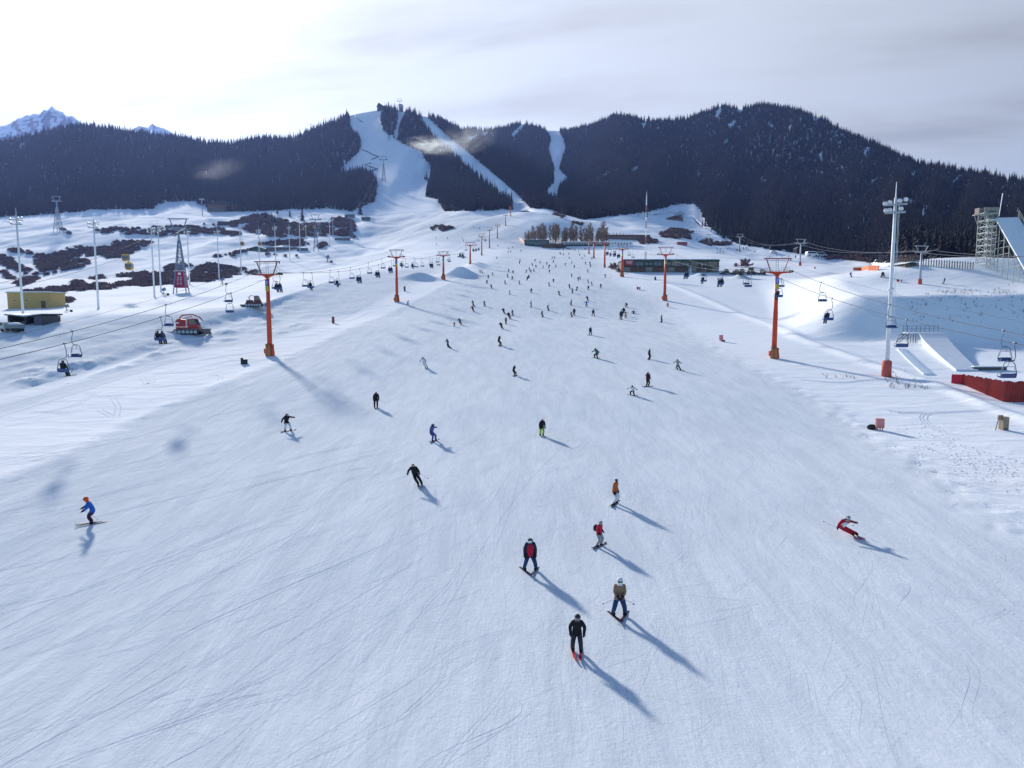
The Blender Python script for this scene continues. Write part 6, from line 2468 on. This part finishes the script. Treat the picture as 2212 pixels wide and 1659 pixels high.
def car(loc, rz, label, paint, van=False, sc=1.0):
    t = thing('parked_car', label, 'car', loc, rz, 'cars parked below the right forest')
    t.scale = (sc,) * 3
    if van:
        body = [(-2.4, .35), (2.4, .35), (2.45, 1.0), (1.9, 1.15), (1.3, 1.95), (-2.3, 2.0), (-2.45, 1.0)]
        win = [(-2.1, 1.2), (1.65, 1.2), (1.2, 1.8), (-2.1, 1.8)]
    else:
        body = [(-2.2, .35), (2.2, .35), (2.25, .85), (1.2, 1.0), (.6, 1.65), (-1.6, 1.7), (-2.25, 1.0)]
        win = [(-1.8, 1.05), (.95, 1.05), (.5, 1.52), (-1.5, 1.55)]
    MB().prism(body, -.9, .9).build('body', paint, t)
    MB().prism(win, -.92, .92).build('side_window', M_GLASS, t)
    for x in (-1.4, 1.4):
        for s in (-1, 1):
            MB().tube([(x, s * .7, .35), (x, s * .93, .35)], .35, 10).build('wheel', M_BLACK, t)
    MB().box((-.3, 0, (2.02 if van else 1.72)), (2.6, 1.5, .10)).build('roof_snow', M_PILE, t)
    return t


for (zx, zy, van, lab, m_) in ((1258, 1095, False, 'white off-road car, leftmost of those parked below the right forest', M_WHITE), (1757, 1140, True, 'white van, left of the two parked by the tan house', M_WHITE), (1872, 1147, True, 'silver van, right of the two parked by the tan house', M_GALV),
                               (2085, 1155, False, 'dark car half hidden at the fence right of the vans', M_STEEL)):
    p = gp(*q('E', zx, zy))
    car(W3(p), R(8), lab, m_, van, hpx('E', 150 if van else 90) * p[1] / FPX / 4.7)

# fence posts in front of the parked cars
t = thing('post_fence', 'low fence of thin dark posts along the right forest foot', 'fence', W3(gp(*q('E', 1700, 1150))))
o0 = t.location.copy()
prev = None
for i, zx in enumerate(np.linspace(-700, 3300, 64)):
    u, v = q('F', zx * .46 + 120, 1010 + max(0, (zx * .46 + 120)) * .068)
    p = W3(gp(u, v)) - o0
    MB().beam(p - Vector((0, 0, .3)), p + Vector((0, 0, 1.7)), .13).build('post', M_STEEL, t)
    if prev is not None:
        MB().beam(prev + Vector((0, 0, 1.3)), p + Vector((0, 0, 1.3)), .05).build('rail', M_STEEL, t)
    prev = p


def net_fence(label, pts, h, m_, name='safety_net'):
    P_ = [W3(gp(*p)) for p in pts]
    t = thing(name, label, 'fence', P_[0])
    for i, p in enumerate(P_):
        l = p - P_[0]
        MB().beam(l - Vector((0, 0, .2)), l + Vector((0, 0, h * 1.1)), .07).build('post', M_STEEL, t)
        if i + 1 < len(P_):
            n = P_[i + 1] - P_[0]
            m = MB()
            d = (n - l).normalized()
            k = Vector((d.y, -d.x, 0)) * .04
            m._add([l + k, n + k, n + k + Vector((0, 0, h)), l + k + Vector((0, 0, h * .96)), l - k, n - k, n - k + Vector((0, 0, h)), l - k + Vector((0, 0, h * .96))], [(0, 1, 2, 3), (7, 6, 5, 4), (3, 2, 6, 7), (0, 4, 5, 1), (1, 5, 6, 2), (3, 7, 4, 0)])
            m.build('net_panel', m_, t)
    return t


M_NET = mat('orange_net', (.62, .16, .06), .7, var=.15)
net_fence('orange safety net at the left end of the poplars', [q('S', 1078, 160), q('S', 1092, 172), q('S', 1108, 182), q('S', 1130, 200)], 2.6, mat('pale_orange_net', (.70, .42, .32), .7))
net_fence('red and orange net fence lying on the snow before the big floodlight', [q('F', 300, 1132), q('F', 390, 1133), q('F', 470, 1133), q('F', 540, 1133), q('F', 582, 1134)], 1.25, M_NET)
net_fence('dark mesh fence below the poplars above the skiers', [q('D', 380, 878), q('D', 460, 880), q('D', 540, 880), q('D', 615, 876)], 3.0, M_BROWNWOOD, 'mesh_fence')
net_fence('dark barrier along the terrace in front of the poplars', [q('D', 190, 852), q('D', 300, 862), q('D', 380, 866), q('D', 700, 862), q('D', 1000, 860), q('D', 1130, 858)], 1.2, M_GREEN, 'mesh_fence')

# crash pads, boxes, barrels beside the piste
def pad(r_, zx, zb, zt, label, m_=M_PINK, w=.9, nm='crash_pad'):
    p = gp(*q(r_, zx, zb))
    h = hpx(r_, zb - zt) * p[1] / FPX
    t = thing(nm, label, 'crash pad', W3(p), R(random.uniform(-15, 25)))
    MB().prism([(-w * h * .34, h * .16), (w * h * .38, h * .2), (w * h * .36, h * .98), (-w * h * .38, h)], -h * .12, h * .12).build('mat', m_, t)
    for x in (-.2, .05, .25):
        MB().beam((x * h * w, 0, -.2), (x * h * w, 0, h * .25), h * .06).build('peg', M_STEEL, t)
    return t


pad('Q', 795, 1590, 1470, 'pink padded panel on short pegs beside the right piste edge, nearest')
MB_ = gp(*q('Q', 720, 1580))
t = thing('black_bag', 'black bag lying at the foot of the nearest pink panel', 'bag', W3(MB_))
MB().ball((0, 0, .22), (.5, .32, .28), 10, 6).build('sack', M_BLACK, t, True)
MB().tube([(.3, 0, .3), (.5, .05, .42), (.62, .1, .3)], .05, 5).build('strap', M_BLACK, t)
pad('R', 1120, 995, 932, 'leaning pink panel on the snow left of the right tower', w=.8)
pad('R', 1145, 1000, 980, 'dark sack beside the leaning pink panel', M_BLACK, 2.0)
pad('R', 597, 660, 618, 'small pink panel just below the second right tower', w=.7)
pad('R', 303, 490, 460, 'red barrel-like pad, left of the pair by the piste edge', M_DKRED, .8)
pad('R', 323, 490, 462, 'pale pink pad, right of the pair by the piste edge', M_PINK, .7)
pad('R', 475, 402, 362, 'dark green board standing in the snow near the long building', M_GREEN, .5, 'board')
pad('F', 800, 1262, 1232, 'dark red crate on the snow left of the grey tower foot', M_DKRED, 1.2)
pad('F', 838, 1262, 1232, 'pink marker beside the dark red crate', M_PINK, .6)
pad('R', 2040, 285, 265, 'small red marker on the flat snow by the grey tower', M_DKRED, .9)
for (r_, zx, zb, zt, lab, m_) in (('M', 1330, 818, 758, 'dark red padded post standing between the two left towers', M_DKRED), ('M', 2030, 503, 460, 'dark padded post just right of the second left tower', M_STEEL)):
    p = gp(*q(r_, zx, zb))
    h = hpx(r_, zb - zt) * p[1] / FPX
    t = thing('padded_post', lab, 'post', W3(p))
    MB().tube([(0, 0, -.1), (0, 0, h * .85), (0, 0, h)], [h * .22, h * .21, h * .24], 10).build('padding', m_, t)
    MB().tube([(0, 0, h), (0, 0, h * 1.08)], [h * .25, h * .2], 10).build('cap', M_DKRED, t)
p = gp(*q('M', 458, 1215))
t = thing('dark_box', 'small black box in the snow left of the nearest orange tower', 'box', W3(p), R(20))
MB().box((0, 0, .3), (.95, .6, .75)).build('case', M_BLACK, t)
MB().box((-.3, -.1, .78), (.35, .3, .25)).build('lid', M_BLACK, t)
p = gp(*q('Q', 2010, 1585))
h = hpx('Q', 130) * p[1] / FPX
t = thing('brown_cabinet', 'brown wooden box with a tilted board on a stick at right', 'box', W3(p), R(10))
MB().box((0, 0, h * .5), (h * .50, h * .42, h)).build('case', mat('weathered_wood', (.28, .22, .15), .8, var=.2), t)
MB().box((0, -h * .215, h * .12), (h * .3, .02, h * .1)).build('handle', M_STEEL, t)
MB().box((-h * .34, 0, h * .96), (h * .42, h * .08, h * .36)).build('board', mat('weathered_wood', (.28, .22, .15), .8, var=.2), t)
MB().beam((-h * .5, 0, h * .85), (-h * .78, -.1, .0), .05).build('stick', M_STEEL, t)
for (r_, zx, zb, lab) in (('L', 750, 492, 'small grey sign box on a stake below the second pole'), ('A', 1835, 1412, 'small dark machine at the foot of the fourth pole'), ('B', 595, 1297, 'small dark snow gun on the meadow right of banner tower'), ('M', 1275, 225, 'dark snow gun on the meadow far behind the nearest tower')):
    p = gp(*q(r_, zx, zb))
    k = p[1] / 170
    t = thing('snow_gun', lab, 'snow gun', W3(p), R(30))
    MB().beam((0, 0, -.1), (0, 0, 1.2 * k), .12 * k).beam((-.5 * k, .3 * k, 0), (0, 0, .7 * k), .07 * k).beam((.5 * k, .3 * k, 0), (0, 0, .7 * k), .07 * k).build('stand', M_STEEL, t)
    MB().tube([(-.35 * k, 0, 1.3 * k), (.4 * k, -.2 * k, 1.6 * k)], [.3 * k, .42 * k], 10).build('barrel', M_BLUESTEEL, t)
    MB().box((.9 * k, .1 * k, .3 * k), (.6 * k, .4 * k, .5 * k)).build('hose_box', M_BLACK, t)

# zigzag snow fences on the steep run
for i, (pts, lab) in enumerate((([(500, 640), (560, 662), (610, 690), (670, 712), (600, 738)], 'upper zigzag snow fence left of the tower on the main run'), ([(600, 772), (530, 792), (600, 815), (660, 834), (555, 862)], 'lower zigzag snow fence left of the tower on the main run'),
                                ([(660, 335), (690, 372), (700, 410), (740, 470), (770, 500), (768, 550)], 'dark snow fence along the tree clump near the summit'), ([(430, 290), (450, 330), (515, 375)], 'short snow fence high on the left of the main run'))):
    P_ = []
    for zx, zy in pts:
        x, y, z, t_ = [float(c) for c in hill_pt(*q('C', zx, zy))]
        P_.append(Vector((x, y, z + CZ)))
    t = thing('snow_fence', lab, 'fence', P_[0], 0, 'snow fences on the main run')
    for a_, b_ in zip(P_[:-1], P_[1:]):
        l, n = a_ - P_[0], b_ - P_[0]
        m = MB()
        m.beam(l + Vector((0, 0, 1.0)), n + Vector((0, 0, 1.0)), .4, 2.4)
        m.build('fence_panel', M_BLUESTEEL, t)

# ------------------------------------------------------------------ bare poplars
def poplar_mesh(seed):
    rd = random.Random(seed)
    tr = MB()
    tr.tube([(0, 0, -.03), (.006, 0, .35), (-.004, .004, .7), (0, 0, .98)], [.014, .010, .006, .002], 6)
    br = MB()
    for k in range(30):
        z = .10 + .8 * (k / 30) ** .9
        a = rd.uniform(0, 6.28)
        l = rd.uniform(.10, .22) * (1.15 - z * .75)
        r = l * rd.uniform(.55, 1.15)
        tip = Vector((r * math.cos(a), r * math.sin(a), z + l))
        b0 = Vector((0, 0, z))
        br.beam(b0, tip, .005)
        for j in range(14):
            f = rd.uniform(.2, 1)
            p = b0.lerp(tip, f)
            e = p + Vector((rd.uniform(-.05, .05), rd.uniform(-.05, .05), rd.uniform(.03, .11)))
            s = Vector((rd.uniform(-1, 1), rd.uniform(-1, 1), 0)).normalized() * .0075
            br._add([p - s, p + s, e], [(0, 1, 2)])
    return tr.mesh('poplar_trunk', M_BARK), br.mesh('poplar_twigs', M_TWIG)


POPS = [poplar_mesh(k) for k in range(4)]
rd = random.Random(21)
xs_ = sorted([rd.uniform(195, 1110) for _ in range(96)])
pcount = {}
for i, zx in enumerate(xs_):
    zb = rd.uniform(800, 846)
    tall = 1.0 + .45 * (rd.random() < .3)
    hz = rd.uniform(85, 170) * tall
    if 465 < zx < 600:
        hz = rd.uniform(150, 215)
    p = gp(*q('D', zx, zb))
    h = hpx('D', hz) * p[1] / FPX
    reg = 'left' if zx < 460 else ('thin middle' if zx < 600 else ('dense middle' if zx < 850 else 'right'))
    pcount[reg] = pcount.get(reg, 0) + 1
    t = thing('poplar_tree', 'bare brown poplar, %s from the left in the %s part of the row' % (ORD[pcount[reg] - 1], reg), 'tree', W3(p), rd.uniform(0, 6.28), 'bare poplars, %s part of the row' % reg)
    w_ = h * rd.uniform(1.0, 1.7) * (.7 if 465 < zx < 600 else 1)
    t.scale = (w_, w_, h)
    k = i % 4
    link('trunk', POPS[k][0], t)
    link('twigs', POPS[k][1], t)

# ------------------------------------------------------------------ shrubs
def bush_mesh(seed):
    rd = random.Random(seed)
    m = MB()
    for k in range(75):
        a = rd.uniform(0, 6.28)
        el = rd.uniform(.15, 1.5)
        r = rd.uniform(.45, 1.0)
        tip = Vector((math.cos(a) * math.cos(el) * r * .75, math.sin(a) * math.cos(el) * r * .75, math.sin(el) * r * .8))
        b = tip * rd.uniform(.2, .6)
        s = Vector((rd.uniform(-1, 1), rd.uniform(-1, 1), rd.uniform(-.6, .6))).normalized() * rd.uniform(.05, .13)
        m._add([b - s * .3, b + s * .3, tip + s, tip - s], [(0, 1, 2, 3)])
    return m.mesh('bush_twigs', M_SHRUB)


BUSH = [bush_mesh(k) for k in range(3)]
BSTEM = MB().tube([(0, 0, -.1), (.02, 0, .2), (.08, .02, .45)], [.05, .035, .015], 5).tube([(0, 0, .1), (-.1, .04, .45)], [.03, .012], 5).mesh('bush_stem', M_BARK)
bush_objs = []
for i, (r_, zx, zb, hz, lab) in enumerate((('E', 885, 1275, 130, 'round bare brown bush right of the long building'), ('E', 770, 1275, 60, 'low bare bush left of the round one by the long building'), ('B', 392, 622, 30, 'single dark bush on the white slope above the banner tower'),
                                           ('B', 1300, 982, 40, 'left of the two round bushes beneath the low dark hall'), ('B', 1425, 980, 36, 'right of the two round bushes beneath the low dark hall'), ('D', 1190, 1120, 90, 'bare bush beside the third right lift tower'),
                                           ('D', 1240, 1155, 60, 'low bush at the corner of the long building'))):
    p = gp(*q(r_, zx, zb))
    h = hpx(r_, hz) * p[1] / FPX
    t = thing('bush', lab, 'bush', W3(p), i * 1.3)
    t.scale = (h * 1.15, h * 1.15, h * 1.15)
    bo = link('twigs', BUSH[i % 3], t)
    bush_objs.append(bo)
    link('stem', BSTEM, t)

SH = dict(A=[[(0, 960), (60, 970), (200, 1060), (350, 1130), (410, 1170), (400, 1195), (280, 1180), (150, 1120), (0, 1060)],
             [(380, 970), (650, 950), (820, 880), (1000, 880), (1200, 870), (1300, 810), (1500, 810), (1720, 820), (1500, 940), (1380, 990), (1150, 990), (1020, 980), (850, 980), (820, 960), (800, 990), (870, 1010), (1050, 1030), (870, 1110), (680, 1150), (520, 1180), (420, 1090)],
             [(65, 905), (200, 900), (400, 930), (380, 950), (230, 950), (100, 920)], [(150, 1310), (250, 1240), (430, 1205), (440, 1215), (260, 1310)], [(0, 1150), (60, 1150), (160, 1230), (130, 1240), (40, 1190)],
             [(260, 1385), (540, 1345), (760, 1320), (900, 1290), (1290, 1310), (1280, 1330), (760, 1370), (560, 1405), (280, 1400)], [(750, 1300), (850, 1260), (950, 1270), (760, 1305)], [(1020, 1240), (1080, 1200), (1180, 1205), (1100, 1235)],
             [(1300, 1200), (1400, 1175), (1560, 1165), (1700, 1170), (1980, 1180), (1980, 1290), (1700, 1300), (1310, 1315), (1300, 1280), (1480, 1260), (1560, 1220)], [(1860, 1110), (1900, 1070), (2030, 1050), (2150, 1080), (2080, 1110), (1960, 1140), (1870, 1130)],
             [(1030, 690), (1300, 665), (1700, 655), (1930, 640), (2212, 640), (2212, 720), (1950, 740), (1600, 735), (1150, 715)], [(0, 700), (90, 700), (90, 725), (0, 730)], [(690, 680), (780, 690), (770, 715), (700, 705)], [(570, 1440), (700, 1460), (850, 1490), (780, 1500), (600, 1470)]],
          B=[[(240, 1130), (340, 1070), (500, 1060), (600, 1080), (680, 1100), (880, 1130), (880, 1150), (560, 1240), (240, 1270)], [(900, 1140), (1010, 1130), (1010, 1160), (900, 1165)], [(0, 640), (250, 660), (520, 670), (800, 720), (820, 745), (600, 735), (240, 700), (0, 740)],
             [(500, 610), (660, 600), (680, 620), (520, 635)], [(680, 590), (860, 550), (960, 500), (1060, 510), (1240, 560), (1320, 590), (1250, 620), (1430, 610), (1600, 620), (1850, 620), (1850, 745), (1500, 750), (1150, 755), (1050, 730), (850, 690), (680, 640)],
             [(1020, 840), (1200, 800), (1500, 805), (1570, 840), (1500, 860), (1200, 860)], [(495, 960), (700, 945), (880, 910), (880, 930), (700, 970), (510, 995)], [(1040, 960), (1120, 945), (1200, 960), (1100, 980)], [(1690, 830), (1740, 815), (1770, 840), (1690, 900), (1670, 890)],
             [(1830, 560), (2040, 550), (2080, 700), (2060, 765), (1870, 745)]],
          D=[[(1700, 740), (1800, 690), (1960, 670), (2050, 720), (2020, 770), (1900, 780), (1750, 760)], [(510, 490), (600, 530), (720, 585), (840, 610), (830, 635), (720, 600), (620, 550), (540, 515)], [(460, 880), (620, 870), (620, 882), (460, 884)],
             [(1480, 790), (1600, 775), (1690, 790), (1680, 830), (1480, 840)]],
          E=[[(300, 950), (430, 935), (460, 960), (450, 1000), (330, 965)], [(460, 970), (600, 960), (720, 980), (650, 1000), (480, 1000)]], C=[[(1190, 1410), (1280, 1390), (1380, 1400), (1370, 1425), (1230, 1440)]],
          F=[[(0, 985), (500, 960), (980, 985), (1000, 1040), (600, 1050), (0, 1000)]])
n = 900000
xx = rng.uniform(-520, 420, n)
yy = rng.uniform(120, 900, n)
zz = ground(xx, yy)
uu, vv, dd = project(xx, yy, zz)
keep = np.zeros(n, bool)
ju = uu + 9 * fbm(xx / 6, yy / 9, 3)
jv = vv + 5 * fbm(xx / 7 + 9, yy / 10, 3)
for r_, polys in SH.items():
    for poly in polys:
        keep |= inpoly(ju, jv, [q(r_, *p) for p in poly])
keep &= (fbm(xx / 5, yy / 7, 3) > -.06) & (rng.random(n) < .36)
ids = np.nonzero(keep)[0]
ids = ids[:26000]
pts = np.stack([xx[ids], yy[ids], zz[ids] + CZ - .1], -1)
hb = rng.uniform(.9, 2.6, len(ids)) * np.interp(yy[ids], [150, 500, 900], [.8, 1.3, 1.7])
print('shrubs', len(ids))
instance_stuff('shrubs', pts, np.stack([hb * 1.2, hb * 1.2, hb], -1), np.stack([0 * hb, 0 * hb, rng.uniform(0, 6.28, len(hb))], -1), rng.integers(0, 3, len(hb)), bush_objs[:3], 'brown leafless scrub covering the banks of the left meadow')

# dry grass tufts on the scarp and along the right fence line
def tuft_mesh(seed):
    rd = random.Random(seed)
    m = MB()
    for k in range(9):
        a = rd.uniform(0, 6.28)
        tip = Vector((math.cos(a) * rd.uniform(.1, .5), math.sin(a) * rd.uniform(.1, .5), rd.uniform(.3, .9)))
        s = Vector((rd.uniform(-1, 1), rd.uniform(-1, 1), 0)).normalized() * .03
        m._add([-s, s, tip], [(0, 1, 2)])
    return m


tv = MB()
n = 60000
xx = rng.uniform(30, 230, n)
yy = rng.uniform(45, 230, n)
zz = ground(xx, yy)
uu, vv, dd = project(xx, yy, zz)
cl = fbm(xx / 7, yy / 7, 2)
k1 = inpoly(uu, vv, [q('F', 180, 1440), q('F', 850, 1350), q('F', 1380, 1330), q('F', 1850, 1370), q('F', 2300, 1180), q('F', 2300, 1700), q('F', 900, 1720), q('F', 130, 1650)]) & (cl > .16) & (rng.random(n) < .30)
k2 = inpoly(uu, vv, [q('Q', 820, 1060), q('Q', 1000, 1010), q('Q', 1200, 1090), q('Q', 1300, 1190), q('Q', 900, 1180)]) & (rng.random(n) < .6)
k3 = inpoly(uu, vv, [q('Q', 200, 1040), q('Q', 560, 1040), q('Q', 560, 1090), q('Q', 200, 1090)]) & (rng.random(n) < .35)
TU = [tuft_mesh(k) for k in range(3)]
for i in np.nonzero(k1 | k2 | k3)[0][:2600]:
    sc = rng.uniform(.3, .95)
    src = TU[i % 3]
    tv._add([(v[0] * sc + xx[i], v[1] * sc + yy[i], v[2] * sc + zz[i] + CZ - .03) for v in src.v], src.f)
tag(tv.build('dry_grass', M_DRYGRASS), 'dry grass stalks poking through the snow on the right bank', None, None, 'stuff')


# ------------------------------------------------------------------ tracks in the snow
def ribbon(acc, pts, w, h):
    pts = np.asarray(pts, float)
    d = np.gradient(pts, axis=0)
    d /= np.maximum(1e-6, np.linalg.norm(d, axis=1))[:, None]
    nx, ny = -d[:, 1], d[:, 0]
    z = ground_fine(pts[:, 0], pts[:, 1])
    tap = np.sin(np.linspace(0.05, np.pi - .05, len(pts))) ** .35
    rows = []
    for o, dz in ((-w, -.03), (0, h), (w, -.03)):
        rows.append(np.stack([pts[:, 0] + nx * o * tap, pts[:, 1] + ny * o * tap, z + CZ + np.where(dz > 0, dz * tap, dz)], -1))
    V_ = np.stack(rows, 1).reshape(-1, 3)
    n_ = len(pts)
    i = np.arange(n_ - 1) * 3
    F_ = np.concatenate([np.stack([i, i + 3, i + 4, i + 1], -1), np.stack([i + 1, i + 4, i + 5, i + 2], -1)])
    acc.append((V_, F_))


def flush(acc, name, label, m_):
    off = 0
    VV, FF = [], []
    for v, f in acc:
        VV.append(v)
        FF.append(f + off)
        off += len(v)
    o = link(name, np_mesh(name, np.concatenate(VV), np.concatenate(FF), m_, True))
    tag(o, label, None, None, 'stuff')


acc = []
for k in range(900):
    near_ = k < 640
    y0 = rng.uniform(24, 62) if near_ else rng.uniform(50, 150)
    x0 = rng.uniform(-.72, .62) * (y0 + 6)
    L = rng.uniform(3, 16) if near_ else rng.uniform(12, 40)
    n_ = int(L / .45) + 4
    tt = np.linspace(0, 1, n_)
    slant = (-.42 if x0 < -.1 * y0 else (.10 if x0 < .25 * y0 else .34)) + rng.normal(0, .22)
    amp = rng.uniform(.2, 1.8)
    per = rng.uniform(.4, 1.3)
    ph = rng.uniform(0, 6.28)
    y = y0 - L * tt
    x = x0 + slant * L * tt * (1 if x0 < 0 else 1) + amp * np.sin(ph + 6.28 * per * tt)
    ok = y > 15
    if ok.sum() < 5:
        continue
    pts = np.stack([x[ok], y[ok]], -1)
    w_ = rng.uniform(.025, .055)
    ribbon(acc, pts, w_, w_ * rng.uniform(.04, .22))
    if rng.random() < .55:
        ribbon(acc, pts + np.array([rng.uniform(.18, .4), 0]), w_, w_ * .14)
def resample(pl, n_):
    d_ = np.concatenate([[0], np.cumsum(np.hypot(*np.diff(pl, axis=0).T))])
    t_ = np.linspace(0, d_[-1], n_)
    c = np.stack([np.interp(t_, d_, pl[:, 0]), np.interp(t_, d_, pl[:, 1])], -1)
    k_ = np.ones(15) / 15
    return np.stack([np.convolve(np.pad(c[:, i], 7, mode='edge'), k_, 'valid') for i in (0, 1)], -1)


for edge, sgn, offs in ((_edgeR, -1, np.concatenate([np.arange(1.2, 6.5, .42), rng.uniform(6, 14, 12)])), (_edgeL, 1, np.concatenate([np.arange(.8, 5, .7), rng.uniform(4, 22, 30)]))):
    c = resample(edge[edge[:, 1] < 190], 150)
    d_ = np.gradient(c, axis=0)
    d_ /= np.linalg.norm(d_, axis=1)[:, None]
    nrm_ = np.stack([-d_[:, 1], d_[:, 0]], -1)
    if (nrm_[len(c) // 2, 0] > 0) != (sgn > 0):
        nrm_ = -nrm_
    for o in offs:
        i0 = rng.integers(0, 70)
        i1 = i0 + rng.integers(45, 80)
        wob = rng.uniform(.05, .5) * np.sin(np.linspace(0, rng.uniform(2, 9), len(c)) + rng.uniform(0, 6))
        ribbon(acc, (c + nrm_ * (o + wob)[:, None])[i0:i1], rng.uniform(.05, .10), rng.uniform(.008, .02))
flush(acc, 'ski_tracks', 'thin curved ski tracks crossing the groomed piste', mat('scraped_snow', (0.64, 0.695, 0.75), .9, var=.05, spec=.04))

acc = []


def px_curve(r_, pts, n_=50):
    P_ = np.array([gp(*q(r_, *p))[:2] for p in pts])
    t = np.linspace(0, len(P_) - 1, n_)
    xs = np.interp(t, range(len(P_)), P_[:, 0])
    ys = np.interp(t, range(len(P_)), P_[:, 1])
    k = np.ones(7) / 7
    xs = np.convolve(np.pad(xs, 3, mode='edge'), k, 'valid')
    ys = np.convolve(np.pad(ys, 3, mode='edge'), k, 'valid')
    return np.stack([xs, ys], -1)


def rut(c, offs, w, h):
    d = np.gradient(c, axis=0)
    d /= np.linalg.norm(d, axis=1)[:, None]
    nrm = np.stack([-d[:, 1], d[:, 0]], -1)
    for o in offs:
        ribbon(acc, c + nrm * o + rng.normal(0, .03, c.shape), w, h)


rut(px_curve('L', [(-300, 1700), (0, 1610), (600, 1430), (1200, 1240), (1700, 1080), (2212, 960)]), (-1.7, 1.7), .2, .05)
for c in ([(350, 1615), (520, 1610), (850, 1540), (940, 1480), (1130, 1370)], [(360, 1608), (600, 1618), (830, 1645)], [(1250, 1430), (1330, 1560), (1300, 1680)], [(1580, 1200), (1640, 1300), (1720, 1270), (1640, 1220)], [(1700, 1330), (2000, 1315), (2300, 1300)], [(1100, 1580), (1250, 1660)],
          [(1700, 1190), (1950, 1180), (2212, 1150)], [(1400, 1120), (1800, 1060), (2200, 1000)], [(900, 1380), (1100, 1440), (1400, 1420)]):
    rut(px_curve('L', c), (-.25, .25), .13, .032)
for c in ([(0, 1185), (350, 1130), (680, 1080)], [(0, 1260), (300, 1190), (560, 1170)], [(750, 925), (1000, 890), (1280, 900)], [(760, 965), (1000, 945), (1200, 930)], [(1350, 760), (1600, 690), (1900, 640)], [(1400, 740), (1480, 700), (1560, 720)], [(1250, 800), (1500, 790), (1700, 700)], [(100, 1330), (230, 1330), (220, 1400)],
          [(1300, 700), (1500, 730), (1650, 650), (1800, 640)], [(800, 900), (1100, 870), (1500, 870)]):
    rut(px_curve('M', c), (-.22, .22), .13, .032)
for c in ([(0, 1095), (300, 1120), (450, 1125), (700, 1095), (1000, 1090)], [(1900, 1400), (1500, 1410), (1230, 1430), (1210, 1480), (1300, 1560), (1600, 1660)], [(850, 1380), (1000, 1420), (1250, 1415)], [(0, 945), (300, 1000), (600, 1045), (820, 1060)]):
    rut(px_curve('Q', c), (-.3, 0, .35), .16, .045)
flush(acc, 'snow_ruts', 'vehicle ruts and foot trails in the untouched snow beside the piste', mat('scraped_snow', (0.64, 0.695, 0.75), .9, var=.05, spec=.04))

# trampled snow
acc = []
n = 30000
xx = rng.uniform(10, 75, n)
yy = rng.uniform(26, 110, n)
uu, vv, dd = project(xx, yy, ground(xx, yy))
d_edge = seg_dist(xx, yy, _edgeR)
k1 = inpoly(uu, vv, [(1960, 965), (2050, 950), (2160, 985), (2260, 1010), (2260, 1080), (2150, 1060), (2060, 1020)]) & (fbm(xx / 3, yy / 3, 2) > -.05)
k2 = (d_edge < 1.3) & (rng.random(n) < .55)
k3 = inpoly(uu, vv, [q('Q', 900, 1560), q('Q', 1200, 1480), q('Q', 1500, 1560), q('Q', 1600, 1700), q('Q', 1100, 1640)]) & (rng.random(n) < .5)
lum = MB()
for i in np.nonzero(k1 | k2 | k3)[0][:2600]:
    r_ = rng.uniform(.10, .26)
    z = G(xx[i], yy[i]) + CZ
    a_ = rng.uniform(0, 6.28)
    vs_ = [(xx[i] + r_ * 1.3 * math.cos(a_ + k * 1.2566) * (1 if k % 2 else .7), yy[i] + r_ * math.sin(a_ + k * 1.2566), z - .05) for k in range(5)] + [(xx[i] + r_ * .2, yy[i], z + r_ * .32)]
    lum._add(vs_, [(k, (k + 1) % 5, 5) for k in range(5)])
tag(lum.build('trampled_snow', M_PILE, None, True), 'footprints and lumps of trampled snow at the right piste edge', None, None, 'stuff')


# ------------------------------------------------------------------ drifting snow from the snow guns
def plume(name, label, uv, y, rx, ry, rz_, dens, rot=0.0):
    a_, s_ = ray(*uv)
    m = bpy.data.materials.new(name)
    m.use_nodes = True
    nt = m.node_tree
    nt.nodes.clear()
    out = N(nt, 'ShaderNodeOutputMaterial')
    pv = N(nt, 'ShaderNodeVolumePrincipled')
    pv.inputs['Color'].default_value = (.84, .92, 1, 1)
    pv.inputs['Anisotropy'].default_value = .62
    tc = N(nt, 'ShaderNodeTexCoord')
    no = N(nt, 'ShaderNodeTexNoise')
    no.inputs['Scale'].default_value = 2.2
    no.inputs['Detail'].default_value = 5
    no.inputs['Distortion'].default_value = .6
    nt.links.new(tc.outputs['Object'], no.inputs['Vector'])
    ln = N(nt, 'ShaderNodeVectorMath', operation='LENGTH')
    nt.links.new(tc.outputs['Object'], ln.inputs[0])
    fall = map_range(nt, ln.outputs['Value'], .05, .98, 1, 0, True)
    d = math_node(nt, 'MULTIPLY', math_node(nt, 'MULTIPLY', fall, map_range(nt, no.outputs[0], .36, .70, 0, 1, True)), dens)
    nt.links.new(d, pv.inputs['Density'])
    nt.links.new(pv.outputs[0], out.inputs['Volume'])
    o = MB().ball((0, 0, 0), 1.0, 16, 10).build(name, m)
    o.location = (a_ * y, y, s_ * y + CZ)
    o.scale = (rx, ry, rz_)
    o.rotation_euler = (0, rot, 0)
    tag(o, label, None, None, 'stuff')


plume('snow_plume', 'white plume of artificial snow blowing across the main run', (935, 314), 860, 40, 18, 13, .065, R(5))
plume('snow_plume', 'thin drift of snow spray over the trees right of main run', (1005, 303), 880, 50, 30, 22, .014, R(-10))
plume('snow_plume', 'faint drift of snow spray above the left forest', (468, 367), 880, 44, 24, 15, .0042, R(-12))

build_haze()
